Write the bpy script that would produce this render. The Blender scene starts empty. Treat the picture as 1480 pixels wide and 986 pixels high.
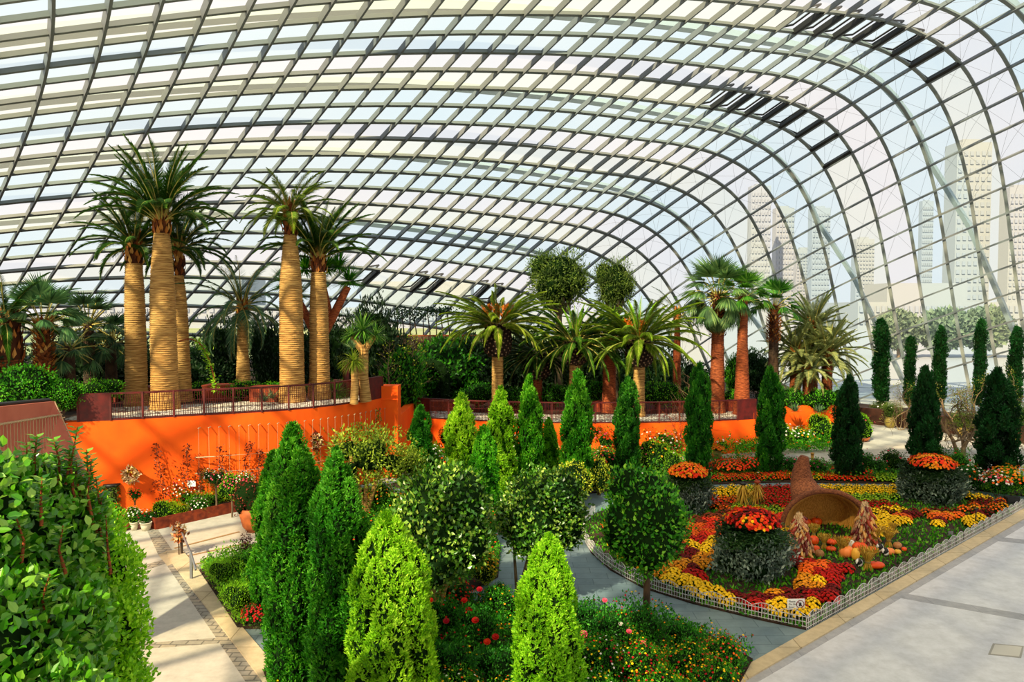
import bpy, math, random
import numpy as np
from mathutils import Vector, Matrix
random.seed(7); RS = np.random.RandomState(7)
PI = math.pi
SC = bpy.context.scene
COL = SC.collection
# ------------------------------------------------------------------ camera
F = 1060.0; PIT = math.atan(43/F); H = 7.5
CP, SP = math.cos(PIT), math.sin(PIT)
cam = bpy.data.cameras.new('camera'); camo = bpy.data.objects.new('camera', cam); COL.objects.link(camo)
cam.sensor_width = 36; cam.lens = 36*F/1480; cam.clip_end = 3000
camo.location = (0, 0, H); camo.rotation_euler = (PI/2-PIT, 0, 0)
SC.camera = camo
def ray(u, v):
    x = (u-740)/F; y = -(v-493)/F
    return Vector((x, CP+y*SP, -SP+y*CP))
def G(u, v, z=0.0):
    """point of the level plane z seen at pixel u, v"""
    r = ray(u, v); t = (z-H)/r.z
    return Vector((r.x*t, r.y*t, z))
def PD(u, v, Y):
    """point at distance Y ahead"""
    r = ray(u, v); t = Y/r.y
    return Vector((r.x*t, Y, H+r.z*t))
def col(h):
    h = h.lstrip('#'); c = [int(h[i:i+2], 16)/255 for i in (0, 2, 4)]
    return tuple(x/12.92 if x <= .04045 else ((x+.055)/1.055)**2.4 for x in c)
# ------------------------------------------------------------------ tagging
def tag(o, label=None, cat=None, group=None, kind=None):
    if label: o['label'] = label
    if cat: o['category'] = cat
    if group: o['group'] = group
    if kind: o['kind'] = kind
    return o
def empty(name, loc=(0, 0, 0), rz=0.0, label=None, cat=None, group=None):
    o = bpy.data.objects.new(name, None); COL.objects.link(o)
    o.location = loc; o.rotation_euler = (0, 0, rz); o.empty_display_size = .2
    return tag(o, label, cat, group)
def link(name, me, parent=None, loc=None, rot=None, scale=None):
    o = bpy.data.objects.new(name, me); COL.objects.link(o)
    if parent is not None: o.parent = parent
    if loc is not None: o.location = loc
    if rot is not None: o.rotation_euler = rot
    if scale is not None: o.scale = scale if hasattr(scale, '__len__') else (scale,)*3
    return o
def kids(o): return [c for c in COL.objects if c.parent == o]
def copy_tree(o, ch=None, parent=None):
    c = o.copy(); COL.objects.link(c)
    if parent is not None: c.parent = parent
    for k in (ch if ch is not None else list(o.children)): copy_tree(k, None, c)
    return c
# ------------------------------------------------------------------ mesh builder
class MB:
    def __init__(s): s.v = []; s.f = []; s.m = []; s.r = []; s.n = 0; s.smooth = []
    def add(s, v, f, m=0, r=None, smooth=False):
        """v (n,3) array; f list of index tuples or (k,q) array; r per-vertex random"""
        v = np.asarray(v, float).reshape(-1, 3)
        s.v.append(v)
        rr = np.zeros(len(v)) if r is None else (np.full(len(v), r) if np.isscalar(r) else np.asarray(r, float))
        s.r.append(rr)
        if isinstance(f, np.ndarray):
            s.f.append(('a', f+s.n)); k = len(f)
        else:
            s.f.append(('l', [tuple(i+s.n for i in q) for q in f])); k = len(f)
        s.m.append(np.full(k, m) if np.isscalar(m) else np.asarray(m))
        s.smooth.append(np.full(k, smooth)); s.n += len(v)
    def mesh(s, name, mats):
        me = bpy.data.meshes.new(name)
        V = np.concatenate(s.v) if s.v else np.zeros((0, 3)); R = np.concatenate(s.r)
        idx = []; cnt = []
        for t, f in s.f:
            if t == 'a': idx.append(f.reshape(-1)); cnt.append(np.full(len(f), f.shape[1]))
            else:
                for q in f: idx.append(np.array(q)); cnt.append(np.array([len(q)]))
        idx = np.concatenate(idx).astype(np.int32); cnt = np.concatenate(cnt).astype(np.int32)
        me.vertices.add(len(V)); me.vertices.foreach_set('co', V.astype(np.float32).reshape(-1))
        me.loops.add(len(idx)); me.loops.foreach_set('vertex_index', idx)
        me.polygons.add(len(cnt)); st = np.concatenate([[0], np.cumsum(cnt)[:-1]]).astype(np.int32)
        me.polygons.foreach_set('loop_start', st); me.polygons.foreach_set('loop_total', cnt)
        me.polygons.foreach_set('material_index', np.concatenate(s.m).astype(np.int32))
        me.polygons.foreach_set('use_smooth', np.concatenate(s.smooth))
        for m in (mats if isinstance(mats, (list, tuple)) else [mats]): me.materials.append(m)
        a = me.attributes.new('rnd', 'FLOAT', 'POINT'); a.data.foreach_set('value', R.astype(np.float32))
        me.update(calc_edges=True); me.validate()
        return me
    def build(s, name, mats, parent=None, loc=None, rot=None, scale=None):
        return link(name, s.mesh(name, mats), parent, loc, rot, scale)
    # ---- shapes
    def box(s, c, size, m=0, rz=0.0, r=0.0, rot=None):
        x, y, z = [q/2 for q in size]
        v = np.array([(a*x, b*y, d*z) for d in (-1, 1) for a, b in ((-1, -1), (1, -1), (1, 1), (-1, 1))])
        M = rot if rot is not None else Matrix.Rotation(rz, 3, 'Z')
        v = v@np.array(M).T+np.array(c)
        s.add(v, [(3, 2, 1, 0), (4, 5, 6, 7), (0, 1, 5, 4), (1, 2, 6, 5), (2, 3, 7, 6), (3, 0, 4, 7)], m, r)
    def tube(s, pts, rad, n=8, m=0, r=0.0, cap=True, smooth=True):
        P = np.array([tuple(p) for p in pts], float); K = len(P)
        if np.isscalar(rad): rad = [rad]*K
        T = np.gradient(P, axis=0); T /= np.linalg.norm(T, axis=1)[:, None]+1e-9
        up = np.array([0, 0, 1.0]) if abs(T[0, 2]) < .9 else np.array([1.0, 0, 0])
        vs = []; a = np.cross(T[0], up); a /= np.linalg.norm(a)
        ang = np.linspace(0, 2*PI, n, endpoint=False)
        for k in range(K):
            a = a-T[k]*np.dot(a, T[k]); a /= np.linalg.norm(a)+1e-9; b = np.cross(T[k], a)
            vs.append(P[k]+rad[k]*(np.cos(ang)[:, None]*a+np.sin(ang)[:, None]*b))
        i = np.arange(n); j = (i+1) % n
        f = np.concatenate([np.stack([k*n+i, k*n+j, (k+1)*n+j, (k+1)*n+i], 1) for k in range(K-1)])
        s.add(np.concatenate(vs), f, m, r, smooth)
        if cap:
            s.add(vs[-1], [tuple(range(n))], m, r); s.add(vs[0], [tuple(range(n-1, -1, -1))], m, r)
    def lathe(s, prof, n=24, m=0, r=0.0, c=(0, 0, 0), wob=None, smooth=True):
        ang = np.linspace(0, 2*PI, n, endpoint=False); K = len(prof)
        vs = []
        for k, (rr, z) in enumerate(prof):
            q = np.full(n, rr) if wob is None else wob(rr, z, ang)
            vs.append(np.stack([q*np.cos(ang)+c[0], q*np.sin(ang)+c[1], np.full(n, z+c[2])], 1))
        i = np.arange(n); j = (i+1) % n
        f = np.concatenate([np.stack([k*n+i, k*n+j, (k+1)*n+j, (k+1)*n+i], 1) for k in range(K-1)])
        s.add(np.concatenate(vs), f, m, r, smooth)
    def prism(s, poly, z0, z1, m=0, r=0.0):
        n = len(poly)
        v = [(p[0], p[1], z0) for p in poly]+[(p[0], p[1], z1) for p in poly]
        a = sum(poly[i][0]*poly[(i+1) % n][1]-poly[(i+1) % n][0]*poly[i][1] for i in range(n))
        f = [tuple(range(n-1, -1, -1)), tuple(range(n, 2*n))]+[(i, (i+1) % n, n+(i+1) % n, n+i) for i in range(n)]
        if a < 0: f = [q[::-1] for q in f]
        s.add(v, f, m, r)
    def wall(s, path, z0, z1, th, m=0):
        """a wall along a plan polyline, thickness th to the left side of travel"""
        P = [Vector((p[0], p[1])) for p in path]; O = []
        for i, p in enumerate(P):
            d = (P[min(i+1, len(P)-1)]-P[max(i-1, 0)]).normalized(); O.append(p+Vector((-d.y, d.x))*th)
        s.prism(P+O[::-1], z0, z1, m)
def smooth_path(pts, n=8):
    """Catmull-Rom through points"""
    P = [Vector(p) for p in pts]; out = []
    for i in range(len(P)-1):
        a = P[max(i-1, 0)]; b = P[i]; c = P[i+1]; d = P[min(i+2, len(P)-1)]
        for k in range(n):
            t = k/n
            out.append(.5*((2*b)+(c-a)*t+(2*a-5*b+4*c-d)*t*t+(3*b-a-3*c+d)*t**3))
    out.append(P[-1]); return out
# ------------------------------------------------------------------ materials
def newmat(name):
    m = bpy.data.materials.new(name); m.use_nodes = True; nt = m.node_tree
    for n in list(nt.nodes): nt.nodes.remove(n)
    o = nt.nodes.new('ShaderNodeOutputMaterial'); b = nt.nodes.new('ShaderNodeBsdfPrincipled')
    nt.links.new(b.outputs[0], o.inputs[0]); return m, nt, b, o
def ramp(nt, stops, inp=None, mode='LINEAR'):
    r = nt.nodes.new('ShaderNodeValToRGB'); e = r.color_ramp.elements; r.color_ramp.interpolation = mode
    while len(e) < len(stops): e.new(.5)
    for k, (p, c) in enumerate(stops): e[k].position = p; e[k].color = (*c, 1)
    if inp is not None: nt.links.new(inp, r.inputs[0])
    return r
def solid(name, c, rough=.6, metal=0.0, spec=.4, noise=None, c2=None, bump=0.0, stretch=(1, 1, 1), spots=(.35, .65)):
    m, nt, b, o = newmat(name); b.inputs['Roughness'].default_value = rough; b.inputs['Metallic'].default_value = metal
    b.inputs['Specular IOR Level'].default_value = spec
    c = col(c) if isinstance(c, str) else c
    if noise:
        c2 = col(c2) if isinstance(c2, str) else (c2 or tuple(x*.6 for x in c))
        tc = nt.nodes.new('ShaderNodeTexCoord'); mp = nt.nodes.new('ShaderNodeMapping'); mp.inputs['Scale'].default_value = stretch
        nt.links.new(tc.outputs['Object'], mp.inputs[0])
        n = nt.nodes.new('ShaderNodeTexNoise'); n.inputs['Scale'].default_value = noise; n.inputs['Detail'].default_value = 5
        nt.links.new(mp.outputs[0], n.inputs['Vector'])
        r = ramp(nt, [(spots[0], c2), (spots[1], c)], n.outputs[0]); nt.links.new(r.outputs[0], b.inputs['Base Color'])
        if bump:
            bp = nt.nodes.new('ShaderNodeBump'); bp.inputs['Strength'].default_value = bump; bp.inputs['Distance'].default_value = .02
            nt.links.new(n.outputs[0], bp.inputs['Height']); nt.links.new(bp.outputs[0], b.inputs['Normal'])
    else: b.inputs['Base Color'].default_value = (*c, 1)
    return m
def leafmat(name, stops, rough=.5, trans=.35, spec=.3, tint=True):
    """leaf colour from the per-leaf attribute; light also passes through the leaf"""
    m, nt, b, o = newmat(name); b.inputs['Roughness'].default_value = rough; b.inputs['Specular IOR Level'].default_value = spec
    a = nt.nodes.new('ShaderNodeAttribute'); a.attribute_name = 'rnd'
    st = [(i/(len(stops)-1), col(c)) for i, c in enumerate(stops)]
    r = ramp(nt, st, a.outputs['Fac']); out = r.outputs[0]
    if tint:
        oi = nt.nodes.new('ShaderNodeObjectInfo'); mx = nt.nodes.new('ShaderNodeMix'); mx.data_type = 'RGBA'; mx.blend_type = 'MULTIPLY'
        mx.inputs[0].default_value = 1; nt.links.new(out, mx.inputs[6]); nt.links.new(oi.outputs['Color'], mx.inputs[7]); out = mx.outputs[2]
    nt.links.new(out, b.inputs['Base Color'])
    t = nt.nodes.new('ShaderNodeBsdfTranslucent'); nt.links.new(out, t.inputs[0])
    ms = nt.nodes.new('ShaderNodeMixShader'); ms.inputs[0].default_value = trans
    nt.links.new(b.outputs[0], ms.inputs[1]); nt.links.new(t.outputs[0], ms.inputs[2]); nt.links.new(ms.outputs[0], o.inputs[0])
    return m
def tilemat(name, c, c2, sx, sy, mortar=.02, cm=None, rough=.8, offset=0.0, bump=.15, noise=6.0, gap=None):
    m, nt, b, o = newmat(name); b.inputs['Roughness'].default_value = rough; b.inputs['Specular IOR Level'].default_value = .25
    tc = nt.nodes.new('ShaderNodeTexCoord'); br = nt.nodes.new('ShaderNodeTexBrick')
    nt.links.new(tc.outputs['Object'], br.inputs[0])
    br.offset = offset; br.inputs['Scale'].default_value = 1; br.inputs['Brick Width'].default_value = sx; br.inputs['Row Height'].default_value = sy
    br.inputs['Mortar Size'].default_value = mortar; br.inputs['Color1'].default_value = (*col(c), 1); br.inputs['Color2'].default_value = (*col(c2), 1)
    br.inputs['Mortar'].default_value = (*col(cm or '#777777'), 1)
    n = nt.nodes.new('ShaderNodeTexNoise'); n.inputs['Scale'].default_value = noise; n.inputs['Detail'].default_value = 8; n.inputs['Roughness'].default_value = .7
    nt.links.new(tc.outputs['Object'], n.inputs[0])
    r = ramp(nt, [(.3, (.72, .72, .72)), (.62, (1, 1, 1))], n.outputs[0])
    mx = nt.nodes.new('ShaderNodeMix'); mx.data_type = 'RGBA'; mx.blend_type = 'MULTIPLY'; mx.inputs[0].default_value = .8
    nt.links.new(br.outputs[0], mx.inputs[6]); nt.links.new(r.outputs[0], mx.inputs[7]); nt.links.new(mx.outputs[2], b.inputs['Base Color'])
    bp = nt.nodes.new('ShaderNodeBump'); bp.inputs['Strength'].default_value = bump; bp.inputs['Distance'].default_value = .02
    nt.links.new(n.outputs[0], bp.inputs['Height']); nt.links.new(bp.outputs[0], b.inputs['Normal'])
    return m
def glassmat(name, tint, frost):
    m, nt, b, o = newmat(name); nt.nodes.remove(b)
    t = nt.nodes.new('ShaderNodeBsdfTransparent'); t.inputs[0].default_value = (*tint, 1)
    d = nt.nodes.new('ShaderNodeBsdfTranslucent'); d.inputs[0].default_value = (*[min(1, x*1.0) for x in tint], 1)
    g = nt.nodes.new('ShaderNodeBsdfGlossy'); g.inputs['Roughness'].default_value = .15
    a = nt.nodes.new('ShaderNodeMixShader'); a.inputs[0].default_value = frost
    c = nt.nodes.new('ShaderNodeMixShader'); c.inputs[0].default_value = .03
    nt.links.new(t.outputs[0], a.inputs[1]); nt.links.new(d.outputs[0], a.inputs[2])
    nt.links.new(a.outputs[0], c.inputs[1]); nt.links.new(g.outputs[0], c.inputs[2]); nt.links.new(c.outputs[0], o.inputs[0])
    return m
M = {}
M['rib'] = solid('painted_steel', '#767e7c', .55)
M['rib2'] = solid('painted_steel_grey', '#6e7578', .5)
M['arch'] = solid('arch_steel', '#8d9da0', .5)
M['black'] = solid('black_vent_steel', '#161616', .5)
M['cable'] = solid('cable_steel', '#8a8a8e', .4, .6)
M['g_blue'] = glassmat('glass_blue', (.85, .945, .97), .07)
M['g_pink'] = glassmat('glass_clear', (.975, .94, .935), .07)
M['g_warm'] = glassmat('glass_warm', (.97, .955, .87), .10)
M['orange'] = solid('orange_render', '#fa6410', .75, spec=.2, noise=1.3, c2='#f2560f', spots=(.3, .7))
M['corten'] = solid('rust_red_steel', '#5c120e', .6, noise=5, c2='#400b0a')
M['rust'] = solid('rusty_planter_steel', '#9a3d1a', .7, noise=6, c2='#6a2410')
M['salmon'] = solid('salmon_render', '#c66f58', .75, noise=1.5, c2='#b8604c')
M['paving'] = tilemat('granite_paving', '#b9b4aa', '#b0aca4', 60, 60, .0, rough=.85, noise=3.5)
M['band'] = tilemat('setts_band', '#8e8a82', '#a09685', .35, .2, .02, '#6a665f', offset=.5, noise=10)
M['kerb'] = tilemat('sandstone_kerb', '#c4b496', '#bcab8c', 1.6, 1.6, .012, '#8f8063', noise=5)
M['joint'] = tilemat('joint_stone', '#a3a4aa', '#9d9ea4', .9, 9, .01, '#8d8e94', noise=5)
M['paving_cool'] = tilemat('granite_cool', '#c6c8d0', '#c2c4cd', 60, 60, 0, noise=3.0)
M['slate'] = tilemat('slate_path', '#71848b', '#667a83', .9, .45, .012, '#566870', offset=.5, noise=2.2, rough=.6)
M['soil'] = solid('dark_soil', '#3a2416', .95, noise=8, c2='#1d120b', bump=.6)
M['bark_y'] = solid('palm_bark', '#d2a660', .85, noise=4, c2='#835a28', bump=.8, stretch=(.5, .5, 9))
M['bark_r'] = solid('reddish_palm_bark', '#a8562a', .85, noise=9, c2='#6a2c14', bump=.8, stretch=(.6, .6, 3))
M['fibre'] = solid('palm_fibre', '#8a4a1e', .9, noise=7, c2='#3f1e0c', bump=1, stretch=(2, 2, .5))
M['bark_d'] = solid('dark_bark', '#5a4330', .9, noise=6, c2='#2d2017', bump=.6, stretch=(1, 1, .4))
M['bark_g'] = solid('pale_bark', '#8d7658', .9, noise=6, c2='#5c4a36', bump=.6, stretch=(1, 1, .4))
M['pebble'] = solid('white_pebbles', '#d5d2cb', .8, noise=9, c2='#5b544d', bump=.8, spots=(.42, .56))
SKY_STRENGTH = 1.0; SUN_STRENGTH = 9.5; SUN_DIR = (.45, .75, -.75); EXPOSURE = 0.12
RIBA = (.21, .20); RIBB = (.12, .32)
CTRL = '-19.44,-33.40,-18.04,-15.50,-31.60,-11.55,-11.20,-29.49,-5.66,-6.52,-27.06,-0.38,-1.44,-24.31,4.23,4.03,-21.27,8.12,9.89,-17.97,11.17,16.07,-14.47,13.35,22.53,-10.90,14.64,29.21,-7.45,15.08,36.02,-4.26,14.75,42.89,-1.38,13.69,49.68,1.27,11.98,56.28,3.93,9.72,62.62,6.87,7.05,68.67,10.35,4.07,74.43,14.53,0.84,79.91,19.47,-2.62,-22.30,-27.17,-14.62,-17.67,-24.86,-9.16,-12.80,-22.39,-4.05,-7.71,-19.74,0.70,-2.38,-16.91,5.05,3.17,-13.88,8.95,8.95,-10.66,12.33,15.00,-7.29,15.04,21.35,-3.87,16.94,27.97,-0.55,17.89,34.76,2.52,17.85,41.59,5.33,16.85,48.30,8.03,14.99,54.73,10.81,12.35,60.68,13.87,8.96,65.99,17.29,4.88,70.51,21.06,0.13,74.20,25.18,-5.28,-25.22,-20.88,-11.60,-20.10,-18.17,-6.94,-14.83,-15.41,-2.47,-9.42,-12.57,1.82,-3.88,-9.65,5.88,1.77,-6.61,9.69,7.55,-3.41,13.17,13.51,-0.10,16.20,19.76,3.22,18.57,26.32,6.42,20.00,33.12,9.40,20.28,39.96,12.17,19.38,46.60,14.89,17.34,52.78,17.76,14.24,58.22,20.82,10.12,62.70,23.97,5.03,66.05,27.05,-0.92,68.23,30.02,-7.71,-28.22,-14.53,-8.99,-22.81,-11.54,-4.90,-17.28,-8.55,-0.92,-11.66,-5.56,2.95,-5.96,-2.54,6.71,-0.18,0.54,10.32,5.66,3.74,13.74,11.60,7.04,16.86,17.76,10.34,19.50,24.26,13.48,21.35,31.09,16.38,22.03,38.00,19.11,21.27,44.59,21.85,19.03,50.45,24.73,15.40,55.23,27.66,10.49,58.79,30.33,4.50,61.05,32.49,-2.32,62.01,34.03,-9.89,-31.35,-8.14,-6.79,-25.78,-4.97,-3.05,-20.12,-1.82,0.57,-14.38,1.29,4.08,-8.56,4.39,7.51,-2.68,7.53,10.87,3.25,10.74,14.08,9.23,14.06,17.08,15.34,17.39,19.72,21.78,20.56,21.82,28.63,23.43,22.95,35.68,26.10,22.49,42.28,28.81,20.08,47.73,31.60,15.80,51.71,34.23,10.00,54.28,36.26,3.26,55.58,37.33,-4.06,55.66,37.35,-11.85,-34.69,-1.77,-5.04,-29.06,1.51,-1.45,-23.32,4.77,1.96,-17.49,7.99,5.18,-11.60,11.17,8.27,-5.69,14.33,11.29,0.25,17.53,14.23,6.31,20.84,16.93,12.50,24.25,19.29,18.93,27.55,21.30,25.75,30.47,22.79,32.94,32.98,22.91,39.59,35.50,20.50,44.54,38.14,15.40,47.60,40.40,8.64,49.25,41.65,1.33,49.82,41.60,-6.14,49.34,40.23,-13.68,-38.36,4.48,-3.77,-32.72,7.86,-0.22,-26.93,11.21,3.09,-20.98,14.53,6.14,-14.99,17.80,8.94,-9.13,20.95,11.55,-3.23,24.07,14.14,2.85,27.38,16.44,9.25,30.82,18.39,15.78,34.26,19.97,22.48,37.37,21.36,29.50,39.68,22.15,36.22,41.62,20.06,40.66,44.22,13.98,42.83,46.09,6.61,43.86,46.45,-1.12,43.99,45.41,-8.55,43.27,43.07,-15.58,-42.48,10.48,-2.97,-36.86,13.98,0.52,-31.03,17.41,3.75,-24.99,20.81,6.70,-18.84,24.16,9.34,-12.87,27.36,11.57,-6.87,30.42,13.74,-0.78,33.72,15.52,5.63,37.07,17.04,12.19,40.48,18.26,18.78,43.83,18.98,25.07,46.41,19.80,31.58,47.65,18.10,35.71,50.19,11.34,37.30,51.35,4.30,38.21,50.76,-3.80,38.26,49.04,-11.15,37.64,46.21,-17.79,-47.11,16.14,-2.61,-41.48,19.77,0.70,-35.66,23.29,3.75,-29.59,26.74,6.53,-23.25,30.15,9.01,-16.83,33.49,11.08,-10.53,36.55,12.74,-4.25,39.65,14.09,1.74,42.84,15.05,7.79,46.15,16.00,14.25,49.52,16.35,20.06,52.48,16.86,26.15,53.67,14.97,29.96,55.76,8.05,31.21,56.20,1.26,32.31,54.97,-6.53,32.77,52.85,-13.83,32.62,49.91,-20.56,-52.22,21.43,-2.61,-46.52,25.20,0.35,-40.67,28.80,3.08,-34.64,32.25,5.56,-28.23,35.67,7.74,-21.25,39.17,9.62,-14.68,42.16,10.93,-8.54,44.84,11.66,-2.60,47.71,12.28,2.99,50.99,12.78,8.92,54.53,12.84,14.40,57.54,13.07,20.41,58.78,11.15,23.80,60.41,4.22,24.99,60.69,-2.28,26.64,59.27,-9.68,27.80,57.07,-16.93,28.22,54.26,-23.96,-57.70,26.36,-2.88,-51.88,30.27,-0.43,-45.91,33.98,1.80,-39.77,37.48,3.84,-33.25,40.85,5.71,-26.08,44.26,7.21,-19.39,47.01,8.05,-13.31,49.18,8.54,-7.46,51.63,8.66,-2.21,54.82,8.72,3.09,58.48,8.65,8.33,61.59,8.58,13.76,63.24,6.61,17.35,64.51,-0.30,19.85,64.67,-6.70,22.02,63.64,-13.56,23.59,61.79,-20.69,24.43,59.24,-27.93,-63.43,30.99,-3.39,-57.47,35.01,-1.55,-51.30,38.84,0.09,-44.92,42.47,1.48,-38.34,45.84,2.63,-31.62,48.74,3.78,-24.75,51.00,4.58,-18.21,52.77,4.72,-12.57,54.80,4.70,-7.57,57.81,4.46,-2.80,61.54,3.86,1.72,64.93,3.59,7.20,67.19,1.30,12.00,68.45,-4.71,15.78,68.77,-11.26,18.50,68.28,-18.04,20.33,66.94,-25.07,21.35,64.73,-32.31,-69.33,35.36,-4.12,-63.24,39.46,-2.93,-56.92,43.35,-1.92,-50.37,47.01,-1.07,-43.58,50.33,-0.29,-36.57,53.01,0.44,-29.77,54.64,0.59,-23.30,55.80,0.48,-17.78,57.55,0.27,-13.74,60.44,-0.21,-9.20,64.21,-0.97,-3.37,67.95,-1.96,2.80,70.79,-4.54,8.29,72.55,-9.45,12.65,73.39,-15.78,15.85,73.37,-22.64,17.98,72.44,-29.71,19.13,70.56,-36.93,-75.36,39.46,-5.09,-69.17,43.69,-4.52,-62.79,47.50,-4.07,-56.20,50.90,-3.69,-49.37,53.77,-3.38,-42.35,55.90,-3.31,-35.45,57.20,-3.55,-28.94,58.33,-3.83,-23.28,60.28,-4.30,-18.39,63.47,-5.10,-12.97,67.39,-6.22,-6.43,71.23,-7.90,0.12,74.47,-10.67,5.85,76.91,-14.92,10.49,78.42,-20.61,14.04,78.88,-27.22,16.50,78.29,-34.29,17.87,76.67,-41.73,-81.51,43.29,-6.32,-75.28,47.74,-6.26,-68.91,51.32,-6.30,-62.41,54.03,-6.46,-55.77,55.92,-6.77,-49.02,57.26,-7.17,-42.20,58.57,-7.61,-35.36,60.43,-8.18,-28.40,63.27,-9.06,-21.24,66.98,-10.34,-14.10,71.03,-12.06,-7.28,74.93,-14.28,-0.97,78.48,-17.19,4.61,81.50,-21.02,9.31,83.70,-25.87,13.07,84.74,-31.78,15.84,84.52,-38.72,17.59,83.03,-46.69'
# ------------------------------------------------------------------ world and sun
w = bpy.data.worlds.new('sky'); SC.world = w; w.use_nodes = True
nt = w.node_tree; bg = nt.nodes['Background']
tc = nt.nodes.new('ShaderNodeTexCoord'); n = nt.nodes.new('ShaderNodeTexNoise'); n.inputs['Scale'].default_value = 3; n.inputs['Detail'].default_value = 5
nt.links.new(tc.outputs['Generated'], n.inputs[0])
r = ramp(nt, [(.35, (.78, .85, .90)), (.6, (.88, .88, .88))], n.outputs[0]); nt.links.new(r.outputs[0], bg.inputs[0])
bg.inputs[1].default_value = SKY_STRENGTH
sd = bpy.data.lights.new('sun', 'SUN'); sd.energy = SUN_STRENGTH; sd.angle = math.radians(1.2); sd.color = (1.0, .82, .52)
so = bpy.data.objects.new('sun', sd); COL.objects.link(so)
so.rotation_euler = Vector(SUN_DIR).to_track_quat('-Z', 'Y').to_euler()
SC.view_settings.view_transform = 'Standard'; SC.view_settings.look = 'None'; SC.view_settings.gamma = 1
SC.view_settings.use_curve_mapping = False; SC.view_settings.exposure = EXPOSURE
# ------------------------------------------------------------------ glass dome
CT = np.array([float(x) for x in CTRL.split(',')]).reshape(15, 18, 3)
def bsp(t): return np.array([(1-t)**3, 3*t**3-6*t**2+4, -3*t**3+3*t**2+3*t+1, t**3])/6
def S(i, j):
    if i > 22: return S(22, j)*(i-21)-S(21, j)*(i-22)
    u = (i+26)/4; v = (j+14)/4; a = min(max(int(math.floor(u)), 0), 11); b = min(max(int(math.floor(v)), 0), 14)
    p = np.einsum('p,q,pqc->c', bsp(u-a), bsp(v-b), CT[a:a+4, b:b+4]); p[2] += H; return p
def SN(i, j):
    i = min(i, 21.9); e = .05; n = np.cross(S(i+e, j)-S(i-e, j), S(i, j+e)-S(i, j-e)); n /= np.linalg.norm(n)
    return n if np.dot(n, S(i, j)-np.array([0, 20, 5])) > 0 else -n
I0, I1, J0, J1 = -24, 25, -14, 46
Sg = {}; Ng = {}
for i in range(I0, I1+1):
    for j in range(J0*2, J1*2+1):
        Sg[(i, j/2)] = S(i, j/2); Ng[(i, j/2)] = SN(i, j/2)
for i in range(I0*2, I1*2+1):
    for j in range(J0, J1+1):
        if (i/2, j) not in Sg: Sg[(i/2, j)] = S(i/2, j); Ng[(i/2, j)] = SN(i/2, j)
ceil = empty('ceiling', (0, 0, 0)); tag(ceil, 'curved glass and steel grid vault over the whole garden', kind='structure')
def beam(keys, wd, dp, mats, name):
    """rectangular member along surface nodes, hanging inward from the glass"""
    runs = []; cur = []
    for k in keys:
        if Sg[k][2] > -1.0: cur.append(k)
        else:
            if len(cur) > 1: runs.append(cur)
            cur = []
    if len(cur) > 1: runs.append(cur)
    if not runs: return
    mb = MB()
    for run in runs:
        P = np.array([Sg[k] for k in run]); N = np.array([Ng[k] for k in run])
        T = np.gradient(P, axis=0); T /= np.linalg.norm(T, axis=1)[:, None]
        B = np.cross(T, N); B /= np.linalg.norm(B, axis=1)[:, None]
        K = len(run)
        vs = np.stack([P+B*wd/2, P-B*wd/2, P-B*wd/2-N*dp, P+B*wd/2-N*dp], 1).reshape(-1, 3)
        i = np.arange(4); jn = (i+1) % 4
        f = np.concatenate([np.stack([k*4+i, k*4+jn, (k+1)*4+jn, (k+1)*4+i], 1) for k in range(K-1)])
        mb.add(vs, f)
    mb.build(name, mats, ceil)
for i in range(I0, I1+1): beam([(i, j/2) for j in range(J0*2, J1*2+1)], RIBA[0], RIBA[1], M['rib'], 'long_rib')
for j in range(J0, J1+1): beam([(i/2, j) for i in range(I0*2, I1*2+1)], RIBB[0], RIBB[1], M['rib2'], 'cross_rib')
OPEN = {(-1, j) for j in range(22, 30)} | {(3, j) for j in range(23, 31)} | {(15, 16), (15, 19), (15, 20), (15, 23), (15, 24)}
mb = MB()
for i in range(I0, I1):
    for j in range(J0, J1):
        q = [Sg[(i, j)], Sg[(i, j+1)], Sg[(i+1, j+1)], Sg[(i+1, j)]]
        if max(p[2] for p in q) < 0 or (i, j) in OPEN: continue
        mb.add(q, [(0, 1, 2, 3)], {0: 0, 1: 0, 2: 1, 3: 2}[i % 4])
mb.build('glass_panes', [M['g_blue'], M['g_pink'], M['g_warm']], ceil)
# open vent sashes with their dark frames
for nvent, (i, j) in enumerate(sorted(OPEN)):
    a, b, c, d = [Sg[k] for k in ((i, j), (i, j+1), (i+1, j+1), (i+1, j))]
    n = Ng[(i, j)]; v = empty('window_%d' % (nvent+1)); v['kind'] = 'structure'; v.parent = ceil
    del v['kind']; v.name = 'vent'
    lift = n*.45
    q = [a+lift*.1, b+lift, c+lift, d+lift*.1]
    mb = MB()
    for p0, p1 in ((a, d), (b+lift, c+lift), (d, c+lift), (a, b+lift)):
        mb.tube([p0-n*.02, p1-n*.02], .07, 4)
    dd = (b-a)/np.linalg.norm(b-a)
    mb.add([b-n*.3-dd*.32, c-n*.3-dd*.32, c+n*.02-dd*.32, b+n*.02-dd*.32, b-n*.3-dd*.1, c-n*.3-dd*.1, c+n*.02-dd*.1, b+n*.02-dd*.1], [(0, 1, 2, 3), (7, 6, 5, 4), (0, 4, 5, 1), (3, 2, 6, 7), (0, 3, 7, 4), (1, 5, 6, 2)])
    fr = mb.build('vent_frame', M['black'], v)
    mb = MB(); mb.add(q, [(0, 1, 2, 3)]); mb.build('vent_pane', M['g_blue'], v)
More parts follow.
